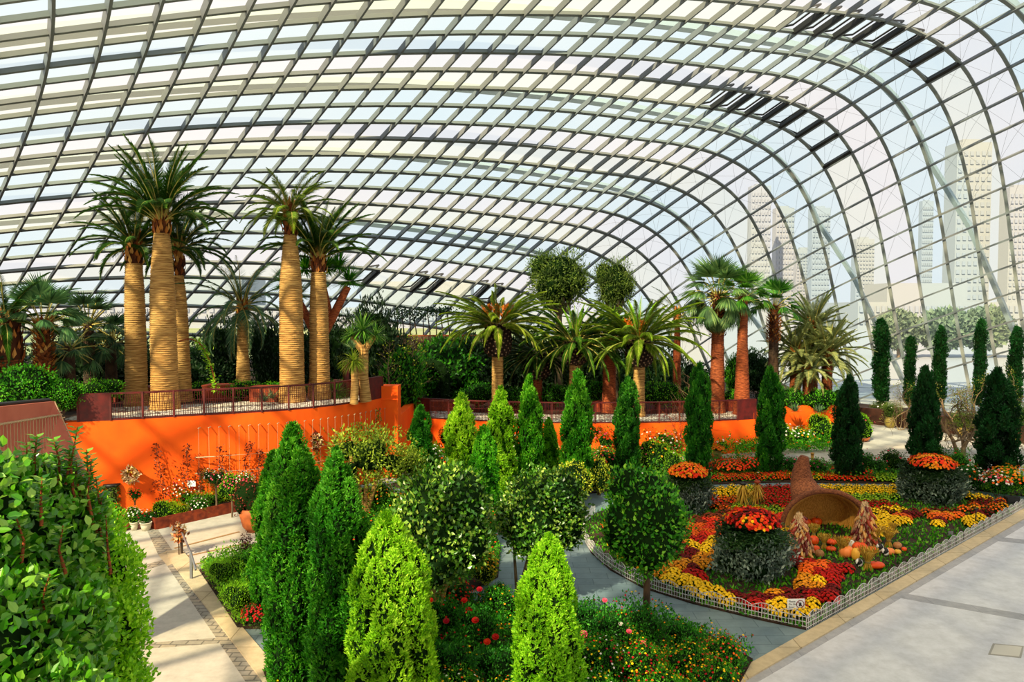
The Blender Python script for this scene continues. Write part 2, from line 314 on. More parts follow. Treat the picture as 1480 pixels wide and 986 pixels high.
# bracing cables outside the curved shoulder
mb = MB()
for i in range(-3, 13):
    for j in range(26, 35):
        a = S(i, j)+SN(i, j)*.1; 
        for di, dj in (((1, 1), (-1, 2)) if (i+j) % 2 else ((1, 2),)):
            b = S(i+di, j+dj); m2 = (a+b)/2+SN(i+di/2, j+dj/2)*.55
            mb.tube([a, m2, b], .009, 3, cap=False)
mb.build('bracing_cables', M['cable'], ceil)
# steel arches standing outside the glass
def arch_i(j):
    X = [-14, 0, 10, 15, 20, 27, 30, 33, 34.5, 36, 38, 40, 46]; Y = [3.3, 3.5, 4.0, 4.4, 4.6, 4.95, 5.05, 4.95, 4.6, 4.2, 3.8, 3.4, 2.2]
    return float(np.interp(j, X, Y))
for k in (-2, -1, 0, 1, 2):
    P = []
    for j in np.arange(-6, 46, 1.0):
        i = arch_i(j)+4*k
        if i < I0 or i > I1: continue
        p = S(i, j); e = np.array([0, 0, H]); f = 1.06+.10*max(0, (j-24)/20)
        q = e+(p-e)*f
        if q[2] > -1: P.append(q)
    if len(P) < 4: continue
    mb = MB(); P = np.array(P); T = np.gradient(P, axis=0); T /= np.linalg.norm(T, axis=1)[:, None]
    N = P-np.array([5, 25, 2]); N -= T*np.sum(N*T, 1)[:, None]; N /= np.linalg.norm(N, axis=1)[:, None]; B = np.cross(T, N)
    vs = np.stack([P+B*.16, P-B*.16, P-B*.16+N*.75, P+B*.16+N*.75], 1).reshape(-1, 3); ii = np.arange(4); jn = (ii+1) % 4
    mb.add(vs, np.concatenate([np.stack([q*4+ii, q*4+jn, (q+1)*4+jn, (q+1)*4+ii], 1) for q in range(len(P)-1)]))
    mb.build('outer_arch', M['arch'], ceil)
# ------------------------------------------------------------------ ground
def flat(name, pix, mat, z, zb=None, parent=None, kind='structure', pts=None):
    P = pts or [G(u, v, z) for u, v in pix]
    mb = MB(); mb.prism([(p[0], p[1]) for p in P], z-.12 if zb is None else zb, z)
    o = mb.build(name, mat, parent)
    if parent is None: o['kind'] = kind
    return o
M['lawn'] = solid('outside_lawn', '#8b9460', .9, noise=.05, c2='#7d8a54'); M['far'] = solid('outside_ground', '#949aa2', .9)  # paler outside colours stand in for haze
mb = MB(); mb.prism([(-1500, -300), (1500, -300), (1500, 2500), (-1500, 2500)], -.4, -.15); o = mb.build('ground', M['far']); o['kind'] = 'structure'
mb = MB(); mb.prism([(-300, 50), (-60, 70), (6, 88), (30, 330), (-300, 330)], -.3, -.12); o = mb.build('trim_26', M['lawn']); o['kind'] = 'structure'
mb = MB(); mb.prism([(60, 60), (400, 60), (600, 420), (10, 420), (14, 84)], -.3, -.10); o = mb.build('trim_1', solid('outside_plaza', '#969ca4', .9)); o['kind'] = 'structure'
hall = [(-46, -10), (40, -12), (50, 15), (48, 40), (36, 60), (18, 70), (-10, 78), (-40, 62), (-70, 46)]
mb = MB(); mb.prism(hall, -.35, 0); floor = mb.build('floor', M['paving']); floor['kind'] = 'structure'
# slate garden path under the beds
slate = [(345, 902), (300, 848), (420, 760), (520, 700), (620, 690), (760, 676), (860, 668), (960, 668), (1040, 664), (1130, 668), (1300, 672), (1480, 690), (1700, 735), (1700, 740), (1480, 737), (1166, 913), (1060, 986), (960, 1060), (520, 1200), (460, 1050)]
flat('trim_2', slate, M['slate'], .015, -.05)
# kerb and joint strips by the right-hand paving
def strip(name, a0, a1, b0, b1, mat, z=.03):
    return flat(name, [a0, a1, b1, b0], mat, z, -.05)
strip('trim_3', (1030, 989), (1700, 610), (1030, 1010), (1700, 622), M['kerb'], .045)
def struct(mb, name, mat, parent=None):
    o = mb.build(name, mat, parent)
    if parent is None: o['kind'] = 'structure'
    return o
# right paving joints
strip('trim_27', (1030, 1024), (1700, 631), (1200, 1500), (3200, 900), M['paving_cool'], .006)
strip('trim_4', (1030, 1010), (1700, 622), (1030, 1024), (1700, 631), M['joint'], .012)
strip('trim_5', (1303, 857), (1700, 926), (1293, 863), (1700, 936), M['joint'], .010)
strip('trim_6', (1438, 776), (1700, 800), (1430, 781), (1700, 807), M['joint'], .010)
o = flat('drain_cover', [(1435, 930), (1480, 934), (1476, 951), (1428, 946)], solid('drain_frame', '#8f8c85', .6), .012, -.02)
del o['kind']; tag(o, 'square recessed drain cover set in the light grey paving at lower right', 'drain cover')
mb = MB(); q = [G(u, v, .016) for u, v in ((1438, 931.5), (1477, 935), (1473, 949), (1432, 945))]; mb.prism([(p.x, p.y) for p in q], .0, .016); mb.build('cover_plate', solid('cover_plate', '#bab7b0', .8), o)
# left paving : cross bands, sett bands, kerb
flat('trim_7', [(208, 757), (222, 757), (250, 797), (229, 802)], M['band'], .010)
flat('trim_8', [(229, 802), (240, 797), (256, 814), (242, 818)], M['kerb'], .011)
flat('trim_9', [(242, 818), (250, 815), (400, 1010), (372, 1010)], M['band'], .012)
flat('trim_10', [(196, 820), (240, 808), (243, 813), (198, 828)], M['band'], .010)
flat('trim_11', [(150, 934), (315, 922), (322, 929), (150, 942)], M['band'], .010)
flat('trim_12', [(240, 797), (262, 793), (290, 826), (345, 900), (440, 1010), (400, 1010), (250, 815)], M['kerb'], .05)
mb = MB()
for k, (a, b) in enumerate((((252, 793), (346, 769)), ((262, 806), (360, 785)), ((272, 818), (372, 797)), ((285, 826), (384, 808)))):
    p = G(*a); q = G(*b); d = (q-p).normalized(); nn = Vector((-d.y, d.x, 0))*.05
    mb.prism([p+nn, q+nn, q-nn, p-nn], -.02, .012)
struct(mb, 'trim_13', solid('step_edge', '#8d6f4c', .8))
# ------------------------------------------------------------------ terraces
ZL = 3.6; ZR = 1.75
WL = smooth_path([G(u, v, ZL) for u, v in ((-60, 612), (40, 612), (113, 610), (200, 606), (300, 600), (380, 596), (450, 590.5), (510, 583), (553, 575.5))], 6)
mb = MB(); mb.wall(WL, -.1, ZL, .45); struct(mb, 'wall_left', M['orange'])
e = WL[-1]
mb = MB(); mb.box((e.x+.32, e.y+.35, 2.0), (.75, .9, 4.3)); mb.box((e.x+.32, e.y-.12, 3.55), (.77, .04, .05)); struct(mb, 'wall_end_pier', M['orange']).name = 'trim_14'
WLp = [Vector((p.x, p.y)) for p in WL]
deck = WLp+[Vector((-7.2, 50)), Vector((-13, 62)), Vector((-38, 58)), Vector((-66, 47)), Vector((-48, 22))]
mb = MB(); mb.prism([p+Vector((0, .1)) for p in deck], -.1, ZL-.04); struct(mb, 'trim_15', M['soil'])
WR = smooth_path([G(u, v, ZR) for u, v in ((596, 603.5), (650, 607), (720, 610), (800, 612), (880, 612), (960, 611), (1030, 609), (1092, 606))], 6)
mb = MB(); mb.wall(WR, -.1, ZR, .4); struct(mb, 'wall_back', M['orange'])
WR2 = [G(1088, 604, 2.1)+Vector((0, .25, 0)), G(1130, 587.5, 2.1), G(1180, 586.5, 2.1), G(1212, 586, 2.1)]
WR2[0] = Vector((WR[-1].x-.1, WR[-1].y-.05, 0))
mb = MB(); mb.wall(WR2, -.1, 2.1, .4); p = WR2[-1]; mb.box((p.x, p.y+3, 1.0), (.4, 6, 2.2)); struct(mb, 'wall_right', M['orange'])
mb = MB(); mb.prism([Vector((p.x, p.y+.1)) for p in WR]+[Vector((p.x, p.y+.2)) for p in WR2[1:]]+[Vector((22, 60)), Vector((10, 66)), Vector((-6, 66)), Vector((-5.5, 52)), Vector((WR[0].x, WR[0].y+.3))], ZR-.3, ZR-.05); struct(mb, 'trim_16', M['soil'])
a, b = WL[-1], WR[0]
mb = MB(); mb.wall([Vector((a.x+.5, a.y+1.0)), Vector((b.x+.1, b.y-.1))], -.1, 2.55, .4); struct(mb, 'trim_17', M['orange'])
mb = MB(); mb.prism([(a.x, a.y+1.2), (b.x, b.y+.2), (b.x+.5, 60), (-8, 60), (-8, 40)], 1.9, 2.4); struct(mb, 'trim_18', M['soil'])
# pebble strips behind the railings
mb = MB(); mb.prism([Vector((p.x, p.y+.5)) for p in WL[8:]]+[Vector((p.x, p.y+4.2)) for p in WL[8:]][::-1], ZL-.1, ZL+.0); o = mb.build('pebble_bed', M['pebble']); tag(o, 'white pebble mulch behind the railing under the big palms', 'pebbles', kind='stuff')
mb = MB(); mb.prism([Vector((p.x, p.y+.5)) for p in WR]+[Vector((p.x, p.y+3.2)) for p in WR][::-1], ZR-.1, ZR+.0); o = mb.build('pebble_bed', M['pebble']); tag(o, 'white pebble mulch behind the railing of the right terrace', 'pebbles', kind='stuff')
def path_pts(P, step):
    """evenly spaced points along a plan path"""
    P = [Vector((p.x, p.y)) for p in P]; L = [0]
    for a, b in zip(P, P[1:]): L.append(L[-1]+(b-a).length)
    n = max(1, round(L[-1]/step)); out = []
    for k in range(n+1):
        s = L[-1]*k/n; i = max(i for i in range(len(L)) if L[i] <= s+1e-6); i = min(i, len(P)-2)
        t = (s-L[i])/max(L[i+1]-L[i], 1e-6); out.append(P[i].lerp(P[i+1], t))
    return out
def railing(path, z, h, step, label, solid_first=None):
    pts = path_pts(path, step); r = empty('railing', (pts[0].x, pts[0].y, z), 0, label, 'railing')
    c = Vector((pts[0].x, pts[0].y, z))
    L = lambda p, zz: Vector((p.x, p.y, zz))-c
    mb = MB(); mb.wall([L(p, 0) for p in pts], h-.05, h+.01, .12); mb.build('handrail', M['corten'], r)
    mb = MB(); mb.wall([L(p, 0) for p in pts], 0, .07, .06); mb.build('bottom_rail', M['corten'], r)
    for p in pts: mb = MB(); mb.box(L(p, z+h/2), (.07, .05, h)); mb.build('post', M['corten'], r)
    for k, (a, b) in enumerate(zip(pts, pts[1:])):
        mb = MB(); d = b-a; ln = d.length; d.normalize(); ang = math.atan2(d.y, d.x)
        if k == 0 or k == len(pts)-2:
            mb.box(L((a+b)/2, z+h/2), (ln, .02, h*.98), rz=ang)
        else:
            n = int(ln/.075)
            for q in range(1, n):
                p = a.lerp(b, q/n); x0 = random.uniform(-.012, .012)
                mb.tube([L(p, z+.06), L(p+d*x0*2, z+h*.35), L(p-d*x0*2, z+h*.7), L(p, z+h-.05)], .011, 4, cap=False, smooth=False)
            for zz in (.3, .62):
                mb.box(L((a+b)/2, z+h*zz), (ln, .02, .014), rz=ang)
        mb.build('mesh_panel' if 0 < k < len(pts)-2 else 'solid_panel', M['corten'], r)
    return r
rl = railing(WL[12:], ZL, .98, 1.02, 'dark red metal mesh railing along the top of the tall curved orange wall at left')
mb = MB(); p = path_pts(WL[12:], 1.02)[10]; q = WL[12]; mb.box((p.x-q.x, p.y-q.y-.03, .75), (.19, .012, .3)); mb.build('notice_plate', solid('white_plate', '#eeeeea', .5), rl)
railing(WR, ZR, 1.08, 1.1, 'dark red metal mesh railing on the low orange wall behind the conifer row')
# planter boxes on the left deck behind the railing
for k, (u, d, w_) in enumerate(((150, 32, 1.4), (218, 31.6, .9), (330, 32.5, 2.0), (385, 31.8, 1.2), (505, 34.5, 1.6), (535, 35.5, 1.0))):
    p = PD(u, 560, d); mb = MB(); mb.box((0, 0, .35), (w_, .8, .7)); mb.box((0, -.41, .66), (w_+.04, .03, .05))
    o = mb.build('planter_box', M['rust'], None, (p.x, d, ZL-.04)); tag(o, 'low rust red planter box on the pebbles behind the left railing', 'planter', 'rust red boxes behind the left railing')
for k, (u, d, w_) in enumerate(((640, 42.5, 2.4), (850, 42.5, 2.2), (760, 43, 1.6), (1050, 42.5, 1.5))):
    p = PD(u, 560, d); mb = MB(); mb.box((0, 0, .3), (w_, .8, .6)); mb.box((0, -.41, .56), (w_+.04, .03, .05))
    o = mb.build('planter_box', M['rust'], None, (p.x, d, ZR-.04)); tag(o, 'low rust red planter box on the pebbles behind the right railing', 'planter', 'rust red boxes behind the right railing')
# brown steel planter wall under the glass at right
WP = smooth_path([G(u, v, 0) for u, v in ((1216, 608), (1261, 613.5), (1315, 620), (1373, 627), (1480, 642), (1640, 668))], 5)
mb = MB(); mb.wall(WP, -.1, 1.05, .35); struct(mb, 'wall_far_right', solid('brown_steel', '#40210f', .6, noise=3, c2='#2b150b'))
mb = MB(); mb.wall([p+Vector((.1, .3, 0)) for p in WP], .5, .95, 2.6); struct(mb, 'trim_19', M['soil'])
# salmon parapet at far left with its cable trellis
A0, A1 = PD(-40, 592, 13.6), PD(80, 580, 17.2)
B1 = PD(107, 640, 17.2); pr = empty('wall_salmon'); pr['kind'] = 'structure'; pr.name = 'wall_front_left'
mb = MB(); d = (A1-A0); th = Vector((-d.y, d.x, 0)).normalized()*.35
BB = A1+(B1-A1)*3.0; BB0 = Vector((A0.x, A0.y, BB.z))
f = [A0, A1, BB, BB0]; f = [tuple(p) for p in f]+[tuple(p+th) for p in f]
mb.add(f, [(3, 2, 1, 0), (4, 5, 6, 7), (0, 1, 5, 4), (1, 2, 6, 5), (2, 3, 7, 6), (3, 0, 4, 7)]); mb.build('parapet', M['salmon'], pr)
mb = MB(); mb.tube([A0+th*.5+Vector((0, 0, .03)), A1+th*.5+Vector((.05, 0, .03))], .05, 4); mb.build('coping', M['black'], pr)
mb = MB(); M['wire'] = solid('trellis_wire', '#b9a07c', .5)
nrm = -th.normalized(); Ld = (A1-A0)
t0 = A0+Vector((0, 0, -.35)); t1 = A1+Vector((0, 0, -.32))
mb.tube([t0+nrm*.12, t1+nrm*.12], .014, 4)
for k in range(26):
    p = t0.lerp(t1, k/25); mb.tube([p+nrm*.12, p+nrm*.12-Vector((0, 0, 3))], .008, 4)
    mb.tube([p, p+nrm*.14], .02, 4)
for k in range(7):
    a = A1.lerp(BB, .08+k*.05)+nrm*.06-d.normalized()*.28; b = a+d.normalized()*.24; mb.tube([a, b], .012, 4)
mb.tube([A1+nrm*.08-d.normalized()*.25, BB+nrm*.08-d.normalized()*.25], .012, 4)
mb.build('cable_trellis', M['wire'], pr)
# wire trellis on the orange wall
mb = MB(); WT = [p for p in WL if -11.8 < p.x < -5.6]
front = lambda p, i: Vector((p.x, p.y, 0))+Vector((.12, -.16, 0))
pts = path_pts(WT, .36)
for i, p in enumerate(pts):
    q = front(p, i); mb.tube([q+Vector((0, 0, .5)), q+Vector((0, 0, ZL-.45))], .006, 4, cap=False)
    mb.tube([q+Vector((0, .18, ZL-.45)), q+Vector((0, -.02, ZL-.45))], .022, 5)
for z in (2.05, 1.45):
    mb.tube([front(p, 0)+Vector((0, 0, z)) for p in pts], .009, 4, cap=False)
    q = front(pts[0], 0)+Vector((-.15, 0, z)); mb.tube([q+Vector((0, .2, 0)), q, q+Vector((.7, .1, .02))], .022, 5)
o = mb.build('wire_trellis', M['wire']); tag(o, 'thin vertical climbing wires fixed to the tall curved orange wall', 'trellis')
# ------------------------------------------------------------------ plant building blocks
def unit(v): return v/(np.linalg.norm(v, axis=-1, keepdims=True)+1e-9)
def leaves(mb, P, D, U, L, W, m=0, r=None, fold=.15, tip=1.0):
    """rhombic leaves: base P, axis D, upper side U, length L, width W"""
    n = len(P); L = np.broadcast_to(L, (n,))[:, None]; W = np.broadcast_to(W, (n,))[:, None]
    D = unit(D); B = unit(np.cross(D, U)); N = np.cross(B, D)
    v = np.stack([P, P+D*L*.45+B*W*.5+N*W*fold, P+D*L, P+D*L*.45-B*W*.5+N*W*fold], 1).reshape(-1, 3)
    f = np.arange(n*4).reshape(n, 4)
    rr = RS.rand(n) if r is None else r
    mb.add(v, f, m, np.repeat(rr, 4))
def oval_leaves(mb, P, D, U, L, W, m=0, r=None):
    n = len(P); L = np.broadcast_to(L, (n,))[:, None]; W = np.broadcast_to(W, (n,))[:, None]
    D = unit(D); B = unit(np.cross(D, U)); N = np.cross(B, D)
    v = np.stack([P, P+D*L*.25+B*W*.42+N*W*.12, P+D*L*.62+B*W*.46+N*W*.1, P+D*L-N*L*.06, P+D*L*.62-B*W*.46+N*W*.1, P+D*L*.25-B*W*.42+N*W*.12], 1).reshape(-1, 3)
    b = np.arange(n)[:, None]*6; rr = RS.rand(n) if r is None else r
    mb.add(v, np.concatenate([b+np.array([0, 1, 2, 3]), b+np.array([0, 3, 4, 5])]), m, np.repeat(rr, 6))
def blades(mb, P, D, L, W, droop, seg=4, m=0, r=None, side=None):
    """long narrow curving blades, all n at once"""
    n = len(P); L = np.broadcast_to(L, (n,))[:, None]; W = np.broadcast_to(W, (n,))[:, None]; droop = np.broadcast_to(droop, (n,))[:, None]
    D = unit(D); B = unit(np.cross(D, np.array([0, 0, 1.0])+D*.01)) if side is None else unit(side)
    p = P.copy(); d = D.copy(); rows = []
    for k in range(seg+1):
        t = k/seg; w = W*.5*(1-t)**.7*(1 if k else .6)
        rows += [p+B*w, p-B*w]
        d = unit(d+np.array([0, 0, -1.0])*droop/seg); p = p+d*L/seg
    v = np.stack(rows, 1).reshape(-1, 3); K = 2*(seg+1)
    base = np.arange(n)[:, None]*K
    f = np.concatenate([base+np.array([2*k, 2*k+1, 2*k+3, 2*k+2]) for k in range(seg)])
    rr = RS.rand(n) if r is None else np.asarray(r)
    mb.add(v, f, m, np.repeat(rr, K))
def rnd_dirs(n): return unit(RS.normal(size=(n, 3)))
def fbm(P, s, seed=0):
    """cheap smooth pseudo-noise from sines"""
    rs = np.random.RandomState(seed); o = np.zeros(len(P))
    for k in range(5):
        q = rs.normal(size=3)*s*(1+.7*k); o += np.sin(P@q+rs.rand()*6.28)/(1+.6*k)
    return o/2.2
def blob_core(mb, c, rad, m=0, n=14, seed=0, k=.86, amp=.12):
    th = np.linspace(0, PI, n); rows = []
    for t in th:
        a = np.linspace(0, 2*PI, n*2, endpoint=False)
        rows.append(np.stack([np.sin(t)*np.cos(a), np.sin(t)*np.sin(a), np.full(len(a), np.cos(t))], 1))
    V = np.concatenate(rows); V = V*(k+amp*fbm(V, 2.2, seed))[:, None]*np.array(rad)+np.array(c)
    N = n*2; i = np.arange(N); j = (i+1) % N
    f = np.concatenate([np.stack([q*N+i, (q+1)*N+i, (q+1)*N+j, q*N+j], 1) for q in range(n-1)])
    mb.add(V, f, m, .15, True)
def crown(mb, blobs, n, L, W, m=0, seed=0, up=.35, core=1, amp=.14, spread=.22, jit=.9, lump=2.6, rlo=0, rhi=1, ck=.84, big=False):
    """leafy mass over ellipsoid blobs [(centre, radii)]"""
    rs = np.random.RandomState(seed)
    A = np.array([(b[1][0]*b[1][1]+b[1][1]*b[1][2]+b[1][0]*b[1][2]) for b in blobs]); A = A/A.sum()
    for k, (c, rad) in enumerate(blobs):
        q = max(3, int(n*A[k])); d = rnd_dirs(q); lum = amp*fbm(d, lump, seed+k)
        P = d*(1+lum+rs.uniform(-spread, .04, q))[:, None]*np.array(rad)+np.array(c)
        keep = np.ones(q, bool)
        for j, (c2, r2) in enumerate(blobs):
            if j != k: keep &= (np.sum(((P-np.array(c2))/np.array(r2))**2, 1) > .55)
        P = P[keep]; d = d[keep]; q = len(P)
        D = unit(d*.6+rs.normal(size=(q, 3))*jit*.6+np.array([0, 0, up])); U = unit(d+rs.normal(size=(q, 3))*.4+np.array([0, 0, .3]))
        (oval_leaves if big else leaves)(mb, P, D, U, L*rs.uniform(.7, 1.25, q), W*rs.uniform(.8, 1.2, q), m, rlo+(rhi-rlo)*np.clip(rs.rand(q)*.75+.25*(lum[keep]/amp*.5+.5 if amp else .5), 0, 1))
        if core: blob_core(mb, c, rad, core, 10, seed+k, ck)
G1 = dict(
 lime=['#44860a', '#7ab818', '#a2d826', '#c8ee50'], mid=['#1d5a0c', '#308010', '#52a01a', '#8cca3a'],
 dark=['#10400c', '#1c5c12', '#2f7c1a', '#62a832'], deep=['#08260e', '#0d3614', '#154a1a', '#22602a'],
 olive=['#2c4216', '#48601f', '#66802e', '#93a555'], ficus=['#1f5a0c', '#3c8412', '#63a81e', '#a8d058'],
 ever=['#0d2610', '#16361a', '#1f4420', '#3d5f38'], dusk=['#0c1c10', '#152c18', '#213c22', '#3a5438'],
 yel=['#6d8a12', '#a4b81e', '#cfd432', '#e8e25a'], shiny=['#16380c', '#2e6014', '#5a8c24', '#b9cf60'], std=['#123808', '#1f5a10', '#3a7a1a', '#8cb440'],
 bronze=['#2a0e0c', '#43160f', '#5d2418', '#8a4a34'], grey=['#2b3a30', '#435246', '#66766a', '#a9b3a6'],
 palm=['#1c3c12', '#2f5a18', '#4c7a24', '#7f9c3e'], palmy=['#3c5c10', '#6a8a18', '#94ae2c', '#c4cf58'],
 blue=['#2a4a34', '#3f6648', '#628a5c', '#93ac78'], silver=['#4c5c34', '#74835a', '#98a478', '#c2c8a0'],
 fan=['#1d4a14', '#34701c', '#57962c', '#9cc45a'])
for k, v in G1.items(): M['L_'+k] = leafmat('leaf_'+k, v)
M['L_ficus'] = leafmat('leaf_glossy', G1['ficus'], .28, .3, .6)
M['L_shiny'] = leafmat('leaf_camellia', G1['shiny'], .3, .2, .6)  # pale end of the ramp paints in highlights on the leaves
M['core'] = solid('dark_shade_core', '#10240b', .95, spec=.05)  # dark filler inside foliage, inner shade put into its colour
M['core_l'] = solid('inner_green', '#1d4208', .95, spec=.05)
def conifer_mesh(name, h, R, n, mat, seed, prof='flame', size=.07, lump=.16, lean=0.0, core='core', plumes=None, loose=0):
    """a conifer made of many upright plumes packed round the stem"""
    rs = np.random.RandomState(seed); mb = MB()
    K = plumes or {'column': 14, 'flame': 26, 'cone': 24}[prof]
    pl = [(0, 0, 0.0, h, R*.5)]
    for k in range(K):
        t = (k+.5)/K; a = k*2.399+rs.rand()*.5; lev = t**1.1
        if prof == 'column': z0 = h*.86*lev; q = R*.55; ln = h*.34*(1-.3*t); pr = R*.62
        elif prof == 'flame': z0 = h*.76*lev; q = R*(.62-.36*lev**2); ln = h*(.42-.12*t); pr = R*(.52-.22*lev)
        else: z0 = h*.74*lev; q = R*(.62-.45*lev); ln = h*(.38-.1*t); pr = R*(.54-.26*lev)
        z0 = max(0, z0-h*.05); pl.append((math.cos(a)*q, math.sin(a)*q, z0, min(z0+ln*rs.uniform(.85, 1.2), h*.985), pr*rs.uniform(.85, 1.15)))
    if loose:
        pl = [(0, 0, h*.2, h, R*.3), (0, 0, -h*.2, h*.92, R*.62)]
        for k in range(loose):
            t = (k+.5)/loose; a = k*2.399+rs.rand()*.6; env = R*float(np.clip(np.interp(t, [0, .4, .7, .88, 1], [.74, .86, .74, .42, .12]), .1, 1)) if prof == 'flame' else R*float(np.interp(t, [0, .6, .85, .94, 1], [.76, .8, .68, .35, .1]))
            z0 = h*.82*t; ln = h*rs.uniform(.15, .24); pl.append((math.cos(a)*env, math.sin(a)*env, z0, min(z0+ln, h*.99), R*rs.uniform(.22, .36)*(1-.25*t)))
    def prad(t, pr): return pr*np.clip(np.sin(np.clip(t, 0, 1)**.75*PI*.93+.2)**.8, .03, 1)
    wts = np.array([(p[3]-p[2])*p[4] for p in pl]); wts /= wts.sum()
    for i, (cx, cy, z0, z1, pr) in enumerate(pl):
        q = int(n*wts[i]*1.25)+5; t = rs.rand(q)**.9; a = rs.rand(q)*2*PI
        hh = z1-z0; r = prad(t, pr)*(1+.25*rs.normal(size=q)*.4)
        lx = .12*pr*np.sin(t*6+i); sw = lean*((z0+t*hh)/h)**1.5*h
        kx = (1-.25*t) if not loose or i < 2 else (1+.12*t-.3*t*t)
        P = np.stack([cx*kx+np.cos(a)*r+lx+sw, cy*kx+np.sin(a)*r, z0+t*hh], 1)
        out = np.stack([np.cos(a), np.sin(a), 0*a], 1)
        rc = np.hypot(P[:, 0]-sw, P[:, 1]); keep = (out[:, 0]*P[:, 0]+out[:, 1]*P[:, 1] > -.1*R) | (t > .85)
        P = P[keep]; out = out[keep]; t = t[keep]; q = len(P)
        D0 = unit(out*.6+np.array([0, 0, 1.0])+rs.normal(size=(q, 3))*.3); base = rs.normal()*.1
        cc = np.clip(.36+base+.34*t+rs.normal(size=q)*.18-(.35 if loose and i < 2 else 0), 0, 1)  # inner plumes coloured darker, painting shade into the gaps
        for k in range(4):
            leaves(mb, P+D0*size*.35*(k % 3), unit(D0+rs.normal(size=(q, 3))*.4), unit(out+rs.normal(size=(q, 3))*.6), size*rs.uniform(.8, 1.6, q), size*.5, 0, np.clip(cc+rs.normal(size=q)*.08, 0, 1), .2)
        T = np.linspace(0, .95, 9); mb.tube([(cx*(1-.25*x)+.12*pr*math.sin(x*6+i)+lean*((z0+x*hh)/h)**1.5*h, cy*(1-.25*x), z0+x*hh) for x in T], [float(prad(x, pr))*.8 for x in T], 9, 1, .1)
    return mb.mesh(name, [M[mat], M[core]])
def trunk_mesh(h, r, mat='bark_d', r2=None):
    mb = MB(); r2 = r2 or r*.6
    mb.tube([(0, 0, -.05), (r*.2, 0, h*.33), (-r*.15, r*.1, h*.66), (0, 0, h)], [r*1.15, r, (r+r2)/2, r2], 9)
    return mb.mesh('trunk', [M[mat]])
def thing(name, p, label, cat, group=None, rz=0, sc=None):
    o = empty(name, (p[0], p[1], p[2]), rz, label, cat, group)
    if sc: o.scale = (sc,)*3
    return o
def px(n, d): return n*d/F
# ------------------------------------------------------------------ conifers
cm = {}
cm['row_a'] = conifer_mesh('conifer_foliage', 4.0, .68, 7000, 'L_mid', 11, 'flame', .095, loose=26)
cm['row_b'] = conifer_mesh('conifer_foliage', 4.0, .66, 7000, 'L_dark', 12, 'column', .095, loose=24)
cm['row_c'] = conifer_mesh('conifer_foliage', 4.0, .68, 7000, 'L_lime', 13, 'flame', .095, loose=28)
cm['col'] = conifer_mesh('conifer_foliage', 6.0, .42, 4200, 'L_deep', 14, 'column', .11, .1)
cm['deep'] = conifer_mesh('conifer_foliage', 4.0, .7, 7000, 'L_deep', 15, 'flame', .095, loose=26)  # darker leaf colour carries the shade on the unlit right-hand conifers
def conifer(u, vt, vb, wpx, kind, label, group=None, z0=0.0, tint=(1, 1, 1), rz=None, me=None, bh=4.0, bR=.7, name='conifer'):
    p = G(u, vb, z0); d = p.y; h = px(vb-vt, d)*1.0; h = H-(vt-450)*d/F-z0
    o = thing(name, p, label, 'conifer', group, random.uniform(0, 6) if rz is None else rz)
    f = link('foliage', me or cm[kind], o); R = px(wpx, d)/2*(1 if kind == 'col' else .84)
    f.scale = (R/bR, R/bR, h/bh); f.color = (*tint, 1)
    t = link('trunk', trunk_mesh(h*.3, .07), o)
    return o
row = [
 (608, 588, 703, 42, 'row_b', (1.1, 1.25, .9), 'small rich green conifer left of the yellow-tipped one, in front of the orange wall end'),
 (668, 572, 728, 58, 'row_c', (.95, .95, .8), 'bushy conifer with yellowish tip just behind the big round camellia tree'),
 (700, 618, 752, 48, 'row_a', (1, 1.15, .8), 'bright green leaning conifer filling the gap right behind the big round camellia tree'),
 (723, 562, 716, 52, 'row_c', (.72, .85, .6), 'light green conifer below the tall palm with the orange flower spikes'),
 (766, 545, 712, 46, 'row_a', (.9, 1.0, .7), 'pointed green conifer right of the light green one, above the small camellia tree'),
 (793, 606, 700, 34, 'row_c', (.6, .9, .6), 'short bright conifer hugging the right side of a taller pointed one'),
 (834, 538, 718, 54, 'row_a', (.62, .8, .6), 'broad dark green conifer left of the scene centre path, lit at its foot'),
 (906, 548, 694, 46, 'row_b', (.9, .95, .8), 'dark conifer standing behind the trimmed standard tree'),
 (1009, 528, 692, 46, 'row_b', (.95, 1.05, .8), 'tall slim conifer behind the mound topped with yellow and orange mums'),
 (1112, 533, 688, 48, 'row_b', (1.0, 1.1, .8), 'dark green conifer to the left of the cornucopia tip'),
 (1224, 545, 694, 46, 'deep', (1, 1, 1), 'very dark conifer at the end of the orange wall, right of the cornucopia'),
 (1335, 532, 694, 46, 'deep', (1, 1, 1), 'very dark narrow conifer right behind the orange topped mound'),
 (1439, 535, 703, 62, 'deep', (.9, .9, .9), 'widest very dark conifer at the right edge in front of the bare shrub')]
for u, vt, vb, wp, kd, ti, lb in row: conifer(u, vt, vb, wp, kd, lb, 'row of conifers along the back of the garden', tint=ti)
for (u, vt, wp), lb in zip(((1272, 462, 19), (1314, 487, 13.5), (1357, 472, 16), (1415, 462, 14), (1466, 473, 17)),
    ('leftmost tall columnar cypress behind the brown planter wall', 'shortest and thinnest columnar cypress, second behind the planter wall', 'middle columnar cypress rising behind the bare twiggy shrub', 'slim columnar cypress rising between the two dark conifers at right', 'columnar cypress nearest the right edge of the view')):
    conifer(u, vt, 587, wp, 'col', lb, 'columnar cypresses under the glass wall', z0=.95, bh=6.0, bR=.42, tint=(1.1, 1.2, 1), name='columnar_cypress')
